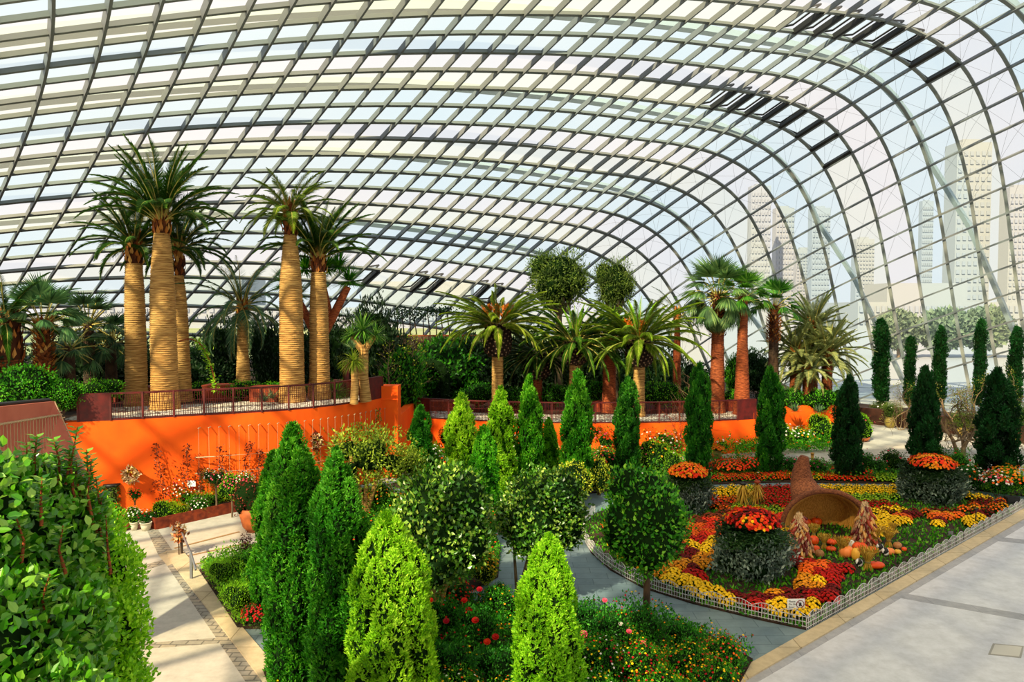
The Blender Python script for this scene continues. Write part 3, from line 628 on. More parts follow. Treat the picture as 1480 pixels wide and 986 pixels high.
fg = [
 (398, 655, 905, 62, 'L_mid', 'mid', 'flame', 21, .0, 12000, .06, 'bright green conifer partly hidden at the left of the tall dark one'),
 (432, 615, 1010, 88, 'L_mid', 'mid', 'column', 22, -.012, 21000, .058, 'tallest dark green foreground conifer with pointed twisted top'),
 (497, 650, 1045, 92, 'L_mid', 'dark', 'column', 23, -.02, 20000, .055, 'dark foreground conifer between the tallest one and the lime green one'),
 (572, 745, 1075, 122, 'L_lime', 'lime', 'flame', 24, -.03, 21000, .055, 'lime green foreground conifer with loose tufted plumes at centre left'),
 (792, 778, 1085, 96, 'L_lime', 'lime', 'flame', 25, .0, 20000, .05, 'lime green foreground conifer standing alone before the grey path')]
for u, vt, vb, wp, mt, _, pf, sd_, ln, n_, sz, lb in fg:
    p = G(u, vb, 0); d = p.y; h = H-(vt-450)*d/F; R = px(wp, d)/2
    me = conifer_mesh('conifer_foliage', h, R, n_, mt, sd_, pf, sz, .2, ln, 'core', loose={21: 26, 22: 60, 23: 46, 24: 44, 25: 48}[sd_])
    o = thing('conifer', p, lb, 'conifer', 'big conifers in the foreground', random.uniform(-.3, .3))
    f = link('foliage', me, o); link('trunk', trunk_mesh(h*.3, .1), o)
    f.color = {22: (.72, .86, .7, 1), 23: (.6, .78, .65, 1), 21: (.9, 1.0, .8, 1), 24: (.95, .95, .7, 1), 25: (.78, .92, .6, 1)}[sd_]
# ------------------------------------------------------------------ palms
def frond_mesh(name, L, bend, n, ll, lw, mat, seed, fwd=.75, vee=.45, twist=0.0, rach=.03, droopy=.5, start=.12):
    """feather leaf growing along +X and arching down"""
    rs = np.random.RandomState(seed); mb = MB(); K = 12
    P = [np.zeros(3)]; a = 0.0
    for k in range(K):
        a = -bend*((k+1)/K)**1.3; P.append(P[-1]+np.array([math.cos(a), .05*math.sin(k+seed), math.sin(a)])*L/K)
    P = np.array(P); T = unit(np.gradient(P, axis=0))
    mb.tube([tuple(p) for p in P], [rach*(1-.85*k/K) for k in range(K+1)], 5, 1)
    t = np.linspace(start, .995, n); idx = t*K; i0 = np.clip(idx.astype(int), 0, K-1); fr = (idx-i0)[:, None]
    base = P[i0]*(1-fr)+P[i0+1]*fr; tg = unit(T[i0]*(1-fr)+T[i0+1]*fr)
    side = np.array([0, 1.0, 0]); up = unit(np.cross(tg, side))*-1; up = np.where(up[:, 2:3] < 0, -up, up)
    prof = np.clip(np.sin(np.clip(t*1.0, 0, 1)**.7*PI)**.6, .25, 1)*(1-.25*t)
    for s in (1, -1):
        D = unit(tg*(fwd+rs.normal(size=(n, 1))*.08)+side*s*(1-.3*t[:, None])+up*(vee+rs.normal(size=(n, 1))*.15))
        blades(mb, base, D, ll*prof*rs.uniform(.85, 1.1, n), lw, droopy, 3, 0, np.clip(.35+rs.normal(size=n)*.2+.25*t, 0, 1), side=unit(np.cross(D, np.cross(D, up))+tg*1.0))
    return mb.mesh(name, [M[mat], M['petiole']])
def fan_mesh(name, pet, rad, mat, seed, spread=2.3, n=30, droop=.7, w=.09):
    rs = np.random.RandomState(seed); mb = MB()
    P = [(0, 0, 0)]; a = 0.0
    for k in range(6):
        a -= .02*(k+1)*.5; q = P[-1]; P.append((q[0]+math.cos(a)*pet/6, 0, q[2]+math.sin(a)*pet/6))
    mb.tube(P, [.028, .024, .02, .018, .016, .014, .014], 5, 1)
    ang = np.linspace(-spread/2*1.15, spread/2*1.15, n); c = np.array(P[-1])
    f = np.array([math.cos(a), 0, math.sin(a)]); s = np.array([0, 1.0, 0]); u = np.cross(f, s)
    D = np.cos(ang)[:, None]*f+np.sin(ang)[:, None]*s+u*(-.1+.12*np.abs(np.sin(ang*7)))[:, None]
    blades(mb, np.repeat(c[None], n, 0), D, rad*(1-.12*np.abs(ang))*rs.uniform(.92, 1.08, n), w, droop, 4, 0, np.clip(.5+rs.normal(size=n)*.2, 0, 1), side=unit(np.cross(D, u)))
    return mb.mesh(name, [M[mat], M['petiole']])
M['petiole'] = solid('leaf_stalk', '#a39a4c', .6)
def trunk_rings(h, r0, r1, r2, mat, seed=0, pitch=.085, ridge=.022, base=1.12, z0=-.05):
    rs = np.random.RandomState(seed); prof = []
    z = z0
    while z < h:
        t = max(0, z/h); r = (r0+(r1-r0)*min(1, t/.6)) if t < .6 else (r1+(r2-r1)*((t-.6)/.4)**1.5)
        r *= 1+(base-1)*max(0, 1-t*10)
        prof += [(r+ridge, z), (r+ridge*.6, z+pitch*.5), (r-ridge*.3, z+pitch*.85)]; z += pitch
    prof.append((r2*.5, h))
    ph = rs.rand(4)*6
    def wob(r, z, a): return r*(1+.012*np.sin(a*3+ph[0]+z)+.02*np.sin(a*11+z*17+ph[1])*np.sin(z*40+a*5))+.008*rs.normal(size=len(a))
    mb = MB(); mb.lathe(prof, 28, wob=wob); return mb.mesh('trunk', [M[mat]])
def boots_mesh(h, r0, r1, mat, n, seed, L=.35, w=.12, out=.35, up=1.0):
    """old leaf bases clasping the stem below the crown"""
    rs = np.random.RandomState(seed); mb = MB(); mb.lathe([(r0*.95, 0), (r0, h*.3), (r1, h), (0.02, h)], 14)
    k = np.arange(n); a = k*2.399; z = h*(k/n); r = r0+(r1-r0)*k/n
    o = np.stack([np.cos(a), np.sin(a), 0*a], 1); P = o*r[:, None]*.95+np.stack([0*a, 0*a, z], 1)
    D = unit(o*out+np.array([0, 0, up])+rs.normal(size=(n, 3))*.08)
    leaves(mb, P, D, o, L*rs.uniform(.7, 1.2, n), w, 0, rs.rand(n), .25)
    return mb.mesh('leaf_bases', [M[mat]])
def pine_mesh(R, h, seed):
    """the studded dark knob of cut leaf bases"""
    mb = MB(); mb.lathe([(R*.55, 0), (R*.9, h*.15), (R, h*.45), (R*.95, h*.75), (R*.7, h), (0.02, h*1.02)], 20)
    n = 150; k = np.arange(n); t = (k+.5)/n; a = k*2.399; z = h*t; r = R*(np.interp(t, [0, .15, .45, .75, 1], [.55, .9, 1, .95, .7]))
    for q in range(n):
        o = np.array([math.cos(a[q]), math.sin(a[q]), 0]); s = np.array([-o[1], o[0], 0]); c = o*r[q]*.97+np.array([0, 0, z[q]]); e = .075*R/.45; d = .07
        U = np.array([0, 0, 1.0])
        mb.add([c-s*e, c-U*e*.8, c+s*e, c+U*e*.8, c+o*d-s*e*.5+U*.02, c+o*d-U*e*.4+U*.02, c+o*d+s*e*.5+U*.02, c+o*d+U*e*.4+U*.02],
               [(0, 1, 5, 4), (1, 2, 6, 5), (2, 3, 7, 6), (3, 0, 4, 7), (4, 5, 6, 7)], [0, 0, 0, 0, 1])
    return mb.mesh('leaf_base_knob', [M['knob'], M['knob_cut']])
M['knob'] = solid('knob_dark', '#2b1409', .9, noise=7, c2='#160b05'); M['knob_cut'] = solid('knob_cut_ends', '#8a6c50', .8)
M['spike'] = leafmat('flower_spike', ['#b4560a', '#dd7a14', '#f29a2c'], .6, .3)
M['L_dry'] = leafmat('leaf_dry_base', ['#4a230c', '#7d3f16', '#b5702c', '#caa05a'], .8, .1)
FR = {}
FR['jub'] = [frond_mesh('frond', 2.6, b, 110, .55, .05, 'L_palm', s, .8, .35, droopy=.7) for s, b in ((1, .55), (2, .95), (3, 1.35))]
FR['jubl'] = [frond_mesh('frond', 2.6, b, 110, .55, .042, 'L_palmy', s, .8, .3, droopy=.7) for s, b in ((4, .9), (5, 1.4))]
FR['can'] = [frond_mesh('frond', 3.0, b, 100, .5, .095, 'L_palmy', s, 1.2, .25, droopy=.9, rach=.04) for s, b in ((6, .75), (7, .95), (8, 1.25))]
FR['cand'] = [frond_mesh('frond', 3.0, b, 100, .5, .095, 'L_palm', s, 1.2, .25, droopy=.9, rach=.04) for s, b in ((9, .75), (10, .95), (11, 1.25))]
FR['lime'] = [frond_mesh('frond', 2.2, .35, 46, .42, .07, 'L_lime', 12, 1.4, .5, droopy=.2, rach=.035)]
FR['silver'] = [frond_mesh('frond', 2.0, b, 70, .42, .055, 'L_silver', s, .8, .45, droopy=.5) for s, b in ((13, .5), (14, .9))]
FR['blue'] = [frond_mesh('frond', 2.4, b, 50, .5, .05, 'L_blue', s, .8, .3, droopy=.9) for s, b in ((15, .9), (16, 1.6))]
FR['slim'] = [frond_mesh('frond', 2.4, b, 40, .55, .045, 'L_palm', s, .7, .2, droopy=1.0) for s, b in ((17, .9), (18, 1.5))]
FR['fan'] = [fan_mesh('fan_leaf', .9, .85, 'L_fan', s, droop=dr) for s, dr in ((20, .15), (21, .5), (22, 1.2))]
FR['fanp'] = [fan_mesh('fan_leaf', .9, .95, 'L_blue', s, droop=dr) for s, dr in ((23, .4), (24, 1.1), (25, 1.8))]
FR['fans'] = [fan_mesh('fan_leaf', .6, .55, 'L_blue', s, n=22, droop=dr, w=.06) for s, dr in ((26, .3), (27, .9))]
def put_fronds(root, z, kinds, n, el0, el1, sc=1.0, seed=0, tint=(1, 1, 1), r=.12, name='frond', azs=None, pw=1.0):
    rs = np.random.RandomState(seed)
    for k in range(n):
        t = (k+.5)/n; el = el0+(el1-el0)*t**pw+rs.normal()*.08; az = k*2.39996+seed+rs.normal()*.12 if azs is None else azs[k % len(azs)]+rs.normal()*.15
        ms = kinds[min(len(kinds)-1, int(t*len(kinds)))]
        o = link(name, ms, root, (r*math.cos(az), r*math.sin(az), z-.25*t), None, sc*rs.uniform(.88, 1.1))
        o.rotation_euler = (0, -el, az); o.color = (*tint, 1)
def feather_palm(u, vtop, vcrown, vb, z0, d, rpx, kinds, n, label, seed=1, el=(1.35, -.25), sc=1.0, group=None, tint=(1, 1, 1), trunk='bark_y', neck=.5, knob=0, shape=(1.15, 1, .62), spikes=0, inner=None, cat='palm', neckr=.75, pw=1.0):
    """trunk from its base up to pixel row vcrown at distance d"""
    p = PD(u, vcrown, d); hz = p.z-z0; R = px(rpx, d)
    root = thing('palm' if not cat == 'cycad' else 'cycad', (p.x, d, z0), label, cat, group, 0)
    ht = hz-neck
    link('trunk', trunk_rings(ht, R*shape[0], R*shape[1], R*shape[2], trunk, seed), root)
    if knob: link('leaf_base_knob', pine_mesh(knob, neck, seed), root, (0, 0, ht-.05))
    else: link('leaf_bases', boots_mesh(neck+.25, R*shape[2]*1.05, R*shape[2]*neckr, 'L_dry', 60, seed, .5, .16, .18), root, (0, 0, ht-.1))
    put_fronds(root, hz, FR[kinds], n, el[0], el[1], sc, seed, tint, r=(knob or R)*.4, pw=pw)
    if inner: put_fronds(root, hz+.1, FR[inner], 9, 1.5, 1.0, sc*.8, seed+5, (1, 1, 1), r=.1)
    for k in range(spikes):
        a = k*2.4+seed; mb = MB(); q = 90; t = RS.rand(q)**.7; P = np.stack([RS.normal(size=q)*.06*(.4+t), RS.normal(size=q)*.06*(.4+t), t*1.1], 1)
        leaves(mb, P, unit(RS.normal(size=(q, 3))*.5+np.array([0, 0, 1])), rnd_dirs(q), .22, .1); o = mb.build('flower_spike', M['spike'], root, (.25*math.cos(a), .25*math.sin(a), hz)); o.rotation_euler = (.5*math.sin(-a), .5*math.cos(a), 0)
    return root
jg = 'stout wine palms on the left terrace'
feather_palm(193, 0, 350, 0, ZL, 30.5, 13.5, 'jub', 36, 'left one of the three stout palms at left, shorter, with a red brown neck', 3, (1.4, .2), .95, jg, neck=.9, shape=(1.1, 1, .8), tint=(.7, .75, .6))
feather_palm(233, 0, 312, 0, ZL, 29.2, 17, 'jub', 42, 'tallest and thickest palm of the left group of three with pale ringed trunk', 4, (1.45, .55), 1.12, jg, neck=.75, shape=(1.08, 1, .6), tint=(.75, .8, .6))
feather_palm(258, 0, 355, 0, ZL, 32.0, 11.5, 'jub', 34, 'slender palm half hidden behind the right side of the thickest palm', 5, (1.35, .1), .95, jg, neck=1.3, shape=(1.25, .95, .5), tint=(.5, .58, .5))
feather_palm(419, 0, 302, 0, ZL, 31.5, 16, 'jubl', 38, 'tall pale trunked palm with a narrow neck, left one of the right hand pair', 6, (1.3, -.05), .8, jg, neck=1.15, shape=(1.08, 1, .52), tint=(.65, .7, .6))
feather_palm(460, 0, 368, 0, ZL, 32.5, 13, 'jub', 38, 'shorter palm of the pair with shaggy dry leaf bases under its crown', 8, (1.45, .6), 1.1, jg, neck=.8, shape=(1.1, 1, .75), tint=(.85, .85, .7))
feather_palm(350, 0, 440, 0, ZL, 33.5, 8, 'blue', 28, 'small blue green palm with recurved leaves between the two stout palm groups', 9, (1.45, -.35), 1.25, None, (1, 1, 1), trunk='bark_y', neck=.7, shape=(1.35, .95, .8))
# crowned cycad-like palms of the middle terrace
cg = 'date palms with studded trunks on the middle terrace'
feather_palm(719, 0, 468, 0, ZR, 40.5, 7.8, 'can', 62, 'date palm with orange flower spikes and a dark studded knob, leftmost of its group', 11, (.95, .02), 1.12, cg, knob=.78, neck=1.75, shape=(1.1, 1, 1), spikes=7, tint=(1, 1, .9), pw=1.2)
feather_palm(776, 0, 510, 0, ZR, 43.5, 7.5, 'cand', 50, 'date palm low in shade behind its neighbours with a wide black studded knob', 12, (.8, -.2), 1.05, cg, knob=.82, neck=1.5, trunk='bark_r', tint=(.4, .45, .4), shape=(1.1, 1, 1))  # dim frond tint paints in the shade of the neighbouring crowns
feather_palm(831, 0, 492, 0, ZR, 41.0, 7.8, 'cand', 62, 'date palm with fresh lime green upright leaves at the heart, second from left', 13, (1.0, -.1), 1.1, cg, knob=.72, neck=1.3, inner='lime', tint=(1.2, 1.2, .9), shape=(1.1, 1, 1))
feather_palm(881, 0, 490, 0, ZR, 42.0, 9, 'cand', 50, 'date palm with a broad reddish trunk standing between two crowned palms', 14, (1.0, -.2), 1.0, cg, neck=.5, trunk='bark_r', inner='lime', tint=(1.2, 1.2, .9), shape=(1.1, 1, 1))
feather_palm(924, 0, 490, 0, ZR, 40.0, 7.8, 'can', 66, 'date palm with orange spikes and the widest pale green arching crown', 15, (1.1, -.02), 1.22, cg, knob=.75, neck=1.45, inner='lime', spikes=4, tint=(.95, 1, .9), shape=(1.1, 1, 1), pw=1.1)
feather_palm(979, 0, 455, 0, ZR, 45.0, 5, 'slim', 18, 'slim dark trunked palm behind the widest crowned date palm', 16, (1.3, -.2), 1.0, None, trunk='bark_r', neck=.5, tint=(.8, .85, .8))
def fan_palm(u, vcrown, z0, d, rpx, kinds, n, label, seed, el=(1.4, -.5), sc=1.0, group=None, tint=(1, 1, 1), trunk='bark_r', skirt=0, shape=(1.3, 1, .85), shag=0, bend=0):
    p = PD(u, vcrown, d); hz = p.z-z0; R = px(rpx, d)
    root = thing('fan_palm', (p.x, d, z0), label, 'fan palm', group)
    link('trunk', trunk_rings(hz, R*shape[0], R*shape[1], R*shape[2], trunk, seed, .07, .014), root)
    if shag: link('leaf_bases', boots_mesh(shag, R*1.05, R*.9, 'L_dry', int(90*shag), seed, .3, .13, .8, .7), root, (0, 0, hz-shag))
    put_fronds(root, hz, FR[kinds], n, el[0], el[1], sc, seed, tint, r=R*.5, name='fan_leaf')
    if skirt: put_fronds(root, hz-.3, FR[kinds][-1:], skirt, -.7, -1.3, sc*.8, seed+3, (1.3, 1.1, .8), r=R*.8, name='dead_leaf')
    return root
wg = 'fan palms at the right end of the middle terrace'
fan_palm(1038, 425, ZR, 41.5, 8.5, 'fanp', 34, 'fan palm with a skirt of drooping pale leaves, left of the three fan palms', 21, (1.4, -.6), 1.4, wg, (1.2, 1.1, .7), shag=2.4, skirt=10)
fan_palm(1074, 428, ZR, 40.8, 7.5, 'fan', 26, 'fan palm with a smooth orange brown trunk and bright green head', 22, (1.5, -.1), 1.0, wg, (1.15, 1.1, .8), shape=(1.55, .95, .8))
fan_palm(1119, 442, ZR, 43.0, 6.5, 'fan', 20, 'fan palm with dark green head and rough dark trunk, rightmost of three', 23, (1.4, .0), 1.05, wg, (.7, .8, .7), shag=2.2, trunk='bark_d')
lg = 'palms in the shrubbery at the left end of the terrace'
fan_palm(62, 462, ZL, 27.5, 9, 'fanp', 26, 'fan palm with a fibrous orange brown trunk and a hanging pale leaf', 24, (1.4, .2), .95, lg, (1.0, 1.1, .8), trunk='fibre', shag=2.6, shape=(1.3, 1.05, .7))
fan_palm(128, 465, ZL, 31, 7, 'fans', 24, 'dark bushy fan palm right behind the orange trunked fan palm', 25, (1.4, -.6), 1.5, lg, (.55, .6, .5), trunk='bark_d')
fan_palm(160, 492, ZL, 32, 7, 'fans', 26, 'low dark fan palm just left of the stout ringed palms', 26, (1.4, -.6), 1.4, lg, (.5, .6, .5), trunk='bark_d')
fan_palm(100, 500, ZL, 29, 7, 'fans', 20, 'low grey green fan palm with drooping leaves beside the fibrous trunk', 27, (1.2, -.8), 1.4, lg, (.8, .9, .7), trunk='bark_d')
feather_palm(8, 0, 458, 0, ZL, 27.0, 17, 'cand', 24, 'big dark feather palm at the left edge with pale cut leaf stubs on its trunk', 28, (1.25, -.2), .8, None, neck=1.6, shape=(1.2, 1.1, 1.2), tint=(.7, .9, .6), trunk='fibre')
# silvery clump of small date palms
for k, (u, vc, d, n_, s_, lb) in enumerate(((1150, 505, 43.5, 46, 1.05, 'left stem of the silvery date palm clump'), (1175, 470, 44.5, 56, 1.2, 'tallest silvery date palm with an upright head in the middle of the clump'), (1196, 508, 43.0, 54, 1.2, 'right stem of the silvery date palm clump leaning to the glass'), (1168, 530, 42.6, 40, 1.0, 'lowest young silvery date palm at the foot of the clump'))):
    feather_palm(u, 0, vc, 0, ZR, d, 7, 'silver', n_, lb, 30+k, (1.45, -.45), s_, 'silvery date palm clump at the terrace end', trunk='fibre', neck=.5, shape=(1.1, 1, 1), tint=(1.1, 1.1, .8))
# ------------------------------------------------------------------ sword-leaved rosette trees
def rosette_mesh(R, n, w, mat, seed, droop=.5, lo=-.5):
    rs = np.random.RandomState(seed); mb = MB(); d = rnd_dirs(n*3); d = d[d[:, 2] > lo][:n]
    blades(mb, d*R*.08, d, R*rs.uniform(.75, 1.05, len(d)), w, droop, 3); return mb.mesh('leaf_head', [M[mat]])
ros = {'y': rosette_mesh(.75, 170, .05, 'L_fan', 41, .6), 'd': rosette_mesh(.75, 260, .055, 'L_mid', 42, .35, -.3), 'b': rosette_mesh(.6, 90, .05, 'L_blue', 43, .1, -.05), 'l': rosette_mesh(.75, 170, .05, 'L_palmy', 44, 1.2, -.4)}
def rosette_tree(u, v, z0, d, label, heads, trunks, cat='tree', name='yucca_tree', mat='bark_y', tint=(1, 1, 1)):
    p = PD(u, v, d); root = thing(name, (p.x, d, z0), label, cat)
    for pts, r in trunks:
        mb = MB(); mb.tube([Vector((a, b, c*(p.z-z0))) for a, b, c in pts], [r*(1.3-.5*i/len(pts)) for i in range(len(pts))], 9); mb.build('trunk', M[mat], root)
    for k, (a, b, c, s, kd) in enumerate(heads):
        o = link('leaf_head', ros[kd], root, (a, b, c*(p.z-z0)), (0, 0, k), s); o.color = (*tint, 1)
    return root
rosette_tree(524, 478, ZL, 31.5, 'two stemmed yucca tree with flared orange trunk behind the railing end', [(0, 0, 1, 1.35, 'y'), (-.5, 0, .92, .9, 'y'), (.55, .1, .93, .9, 'y')], [([(.1, 0, 0), (0, 0, .35), (.05, 0, .8)], .2), ([(.02, 0, .7), (-.45, 0, .92)], .13), ([(.02, 0, .7), (.5, 0, .93)], .13)])
rosette_tree(511, 522, ZL, 30.8, 'small yucca with drooping yellow green leaves below the taller yucca tree', [(0, 0, 1, 1.1, 'l'), (-.05, 0, 1.3, .85, 'b')], [([(0, 0, 0), (.05, 0, .5), (0, 0, 1)], .14)])
rosette_tree(474, 406, ZL, 33.5, 'wide dragon tree spreading behind the right hand pair of stout palms', [(-1.9, 0, .97, 1.35, 'd'), (-1.1, .2, 1.1, 1.3, 'd'), (0, -.3, 1.1, 1.3, 'd'), (.9, .3, 1.0, 1.3, 'd'), (-.5, .5, 1.0, 1.2, 'd'), (.5, 0, 1.12, 1.2, 'd'), (-1.5, .3, .88, 1.1, 'd')], [([(-.7, 0, 0), (-.5, 0, .45), (.2, 0, .7)], .22), ([(-.5, 0, .5), (-1.4, 0, .85)], .16), ([(.1, 0, .65), (.9, 0, .95)], .16), ([(.1, 0, .65), (-.3, .2, .98)], .14)], name='dragon_tree', mat='bark_r', tint=(1, 1, .9))
for (u, v, d, s_, kd), lb in zip(((380, 540, 30, .9, 'b'), (262 + 130, 548, 31, .8, 'b'), (545 - 60, 520, 33, 1.1, 'd'), (1150, 560, 40.5, 1.0, 'b'), (1185, 566, 40.2, .9, 'b')),
    ('spiky blue agave right of the small blue palm', 'small spiky agave tucked against the thick pale trunk', 'tall green sword leaved plant left of the yucca trees', 'grey green sword leaved clump at the foot of the silvery palms', 'low grey green sword leaved clump nearest the right end of the orange wall')):
    p = PD(u, v, d); o = link('agave', ros[kd], None, (p.x, d, (ZL if d < 34 else ZR)+.2), None, s_); tag(o, lb, 'agave')
# ------------------------------------------------------------------ broadleaved trees and shrubs
def blobs_from(rs, R, hz, n=5, flat=.7):
    b = [((0, 0, 0), (R*.88, R*.88, hz*.9))]
    for k in range(n):
        a = k*2.4+rs.rand(); q = R*.5; b.append(((math.cos(a)*q, math.sin(a)*q, hz*rs.uniform(-.4, .5)), (R*rs.uniform(.4, .55),)*2+(hz*rs.uniform(.4, .6),)))
    return b
CR = {}
def crown_mesh(key, R, hz, n, L, W, mat, seed, core='core', nb=5, **kw):
    if key not in CR:
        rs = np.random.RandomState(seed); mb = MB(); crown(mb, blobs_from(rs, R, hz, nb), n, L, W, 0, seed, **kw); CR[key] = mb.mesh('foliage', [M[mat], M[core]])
    return CR[key]
def limbs(h, R, n, seed, mat, r=.12, start=.35, fork=.8, lean=(0, 0)):
    """trunk splitting into rising limbs, one continuous part"""
    rs = np.random.RandomState(seed); mb = MB(); t0 = Vector((lean[0]*start, lean[1]*start, h*start))
    mb.tube([(0, 0, -.1), (lean[0]*start*.4, 0, h*start*.5), t0], [r*1.3, r, r*.9], 8)
    for k in range(n):
        a = k*2.4+rs.rand(); e = Vector((lean[0]+math.cos(a)*R*fork*rs.uniform(.5, 1), lean[1]+math.sin(a)*R*fork*rs.uniform(.5, 1), h*rs.uniform(.8, 1.05)))
        m = (t0+e)/2+Vector((math.cos(a)*R*.15, math.sin(a)*R*.15, -h*.05)); mb.tube([t0-Vector((0, 0, .05)), m, e], [r*.75, r*.5, r*.2], 6)
    return mb.mesh('trunk', [M[mat]])
def bush(u, vt, vb, wp, d, z0, key, label, cat='shrub', name='shrub', group=None, tint=(1, 1, 1), trunkh=.3, depth=1.0, mat='bark_d', spec=None, parts=True):
    """crown spanning pixel rows vt..vb and width wp at distance d, standing on level z0"""
    K = SPEC[key]; me = crown_mesh(key, *K[0], **K[1])
    p = PD(u, vt, d); b = PD(u, vb, d); hz = (p.z-b.z)/2; cz = (p.z+b.z)/2-z0; R = px(wp, d)/2
    o = thing(name, (p.x, d, z0), label, cat, group)
    f = link('foliage', me, o, (0, 0, cz), None, (R/K[0][0], R/K[0][0]*depth, hz/K[0][1])); f.color = (*tint, 1); f.rotation_euler = (0, 0, 0)
    if parts and cz > 0: link('trunk', limbs(max(.15, cz), R*.7, 4, sum(map(ord, label)) % 97, mat, max(.02, min(.12, R*.12))), o)
    return o
SPEC = {
 'ever': ((1.5, 1.5, 4200, .16, .09, 'L_ever', 51), dict(amp=.22, ck=.7)),
 'ever2': ((1.5, 1.5, 4200, .17, .09, 'L_dusk', 52), dict(amp=.25, ck=.7, spread=.35)),
 'hedge': ((1.5, 1.2, 4000, .14, .08, 'L_mid', 53), dict(amp=.18)),
 'bright': ((1.2, .9, 2200, .11, .06, 'L_lime', 54), dict(amp=.2, up=.8)),
 'ground': ((1.4, .7, 2200, .11, .05, 'L_mid', 55), dict(amp=.2, up=.9)),
 'fine': ((2.0, 1.7, 9500, .2, .05, 'L_olive', 56), dict(amp=.12, jit=1.4, spread=.4, up=.1, ck=.7)),
 'olive': ((1.5, 1.2, 8000, .13, .055, 'L_olive', 57), dict(amp=.35, jit=1.2, spread=.8, ck=.4)),
 'camel': ((1.5, 1.5, 11000, .13, .085, 'L_shiny', 58), dict(amp=.16, nb=8, spread=.3)),
 'std': ((1.4, 1.6, 9500, .14, .08, 'L_std', 59), dict(amp=.22, nb=9, spread=.4)),
 'yel': ((1.0, .8, 1800, .1, .06, 'L_yel', 60), dict(amp=.2)),
 'bronze': ((1.0, 1.0, 1500, .14, .08, 'L_bronze', 61), dict(amp=.3, spread=.5)),
 'grey': ((1.5, .8, 6500, .15, .075, 'L_grey', 62), dict(amp=.2, up=.7, nb=9, ck=.62, spread=.3)),
 'grasslike': ((1.2, .6, 1800, .16, .03, 'L_lime', 63), dict(amp=.2, up=1.6)),
}
# --- terrace background
bush(320, 452, 585, 66, 37, ZL, 'ever2', 'dark glossy tree left behind the small blue green palm', 'tree', 'tree')
bush(384, 450, 585, 60, 37.5, ZL, 'ever2', 'dark tree squeezed between the blue palm and the pale thick trunk', 'tree', 'tree')
bush(290, 500, 590, 90, 36, ZL, 'ever', 'low dark shrub mass left below the dark glossy tree')
bush(275, 485, 585, 50, 38, ZL, 'ever2', 'dark shrub just right of the slender hidden palm')
bush(436, 460, 590, 76, 39, ZL, 'ever2', 'dark tree seen between the two trunks of the palm pair', 'tree', 'tree')
bush(496, 450, 590, 70, 40, ZL, 'ever2', 'dark tree right of the palm pair below the dragon tree', 'tree', 'tree')
bush(541, 424, 590, 78, 40.5, ZL, 'ever2', 'tallest dark rounded tree behind the yucca trees', 'tree', 'tree')
bush(578, 475, 590, 56, 42, ZL, 'ever', 'dark tree thinning out right of the tallest dark one', 'tree', 'tree')
for (u, vt, vb, wp, d, k, ti), lb in zip(((35, 522, 600, 90, 25, 'hedge', (.9, 1.1, .7)), (88, 545, 595, 60, 25.5, 'hedge', (1, 1.2, .6)), (140, 548, 585, 74, 28, 'ground', (1.2, 1.2, .6)), (200, 560, 584, 60, 32, 'ground', (1, 1.1, .5)), (290, 553, 583, 60, 33, 'ground', (1.2, 1.2, .6)), (348, 550, 582, 60, 32.5, 'ground', (1.6, 1.5, .6)), (392, 552, 582, 50, 33, 'ground', (1.6, 1.5, .5)), (430, 556, 582, 34, 34, 'ground', (1, 1.1, .6))),
    ('leafy green hedge above the salmon wall at the left edge', 'leafy green bush beside the left end of the dark red railing', 'low yellow green bush in front of the dark fan palms', 'low green plants between the stout palm trunks', 'low green plants behind the railing right of the palm trio', 'low yellow green mound under the blue palm', 'bright low mound left of the thick pale trunk', 'small low green mound between the two pale trunks')):
    bush(u, vt, vb, wp, d, ZL, k, lb, tint=ti)
bush(-10, 470, 600, 80, 27, ZL, 'ever', 'dark shrubbery at the left edge under the feather palm')
bush(105, 478, 600, 130, 33, ZL, 'ever2', 'dark evergreen backdrop behind the fan palms at left')
bush(168, 480, 595, 80, 35, ZL, 'ever2', 'dark evergreen backdrop between fan palms and ringed palms')
bush(222, 490, 590, 80, 37, ZL, 'ever2', 'dark evergreen seen between the stout ringed palm trunks')
# --- middle backdrop
bush(600, 505, 590, 90, 46, 2.2, 'hedge', 'green hedge mass right of the orange end pier', 'hedge', 'hedge', tint=(.55, .75, .5))
bush(566, 520, 590, 50, 43, 2.2, 'hedge', 'green hedge by the orange end pier behind thin stems', 'hedge', 'hedge', tint=(.6, .8, .4))
bush(584, 498, 600, 70, 39.5, 2.3, 'hedge', 'dense green hedge corner between the two terraces', 'hedge', 'hedge', tint=(.7, .9, .5))
bush(650, 476, 590, 120, 50, ZR, 'hedge', 'broad dark domed tree left behind the spiked date palm', 'tree', 'tree', tint=(.45, .6, .45))
bush(700, 478, 600, 110, 51, ZR, 'ever2', 'dark tree directly behind the spiked date palm trunk', 'tree', 'tree')
bush(770, 470, 600, 110, 52, ZR, 'ever2', 'dark tree behind the shaded date palm', 'tree', 'tree')
bush(850, 478, 600, 120, 52, ZR, 'ever2', 'dark tree behind the lime hearted date palm', 'tree', 'tree')
bush(958, 500, 600, 80, 51, ZR, 'ever2', 'dark tree right of the widest date palm', 'tree', 'tree')
bush(905, 500, 590, 70, 50, ZR, 'ever', 'dark shrub between the two right hand date palms')
bush(1100, 500, 585, 50, 48, ZR, 'ever', 'dark hedge shrub seen between the fan palm trunks')
bush(1010, 520, 585, 50, 47, ZR, 'ever', 'dark low shrub left of the skirted fan palm trunk')
bush(1065, 505, 585, 36, 47.5, ZR, 'hedge', 'green climber covered shrub behind the smooth orange trunk', tint=(.7, .9, .5))
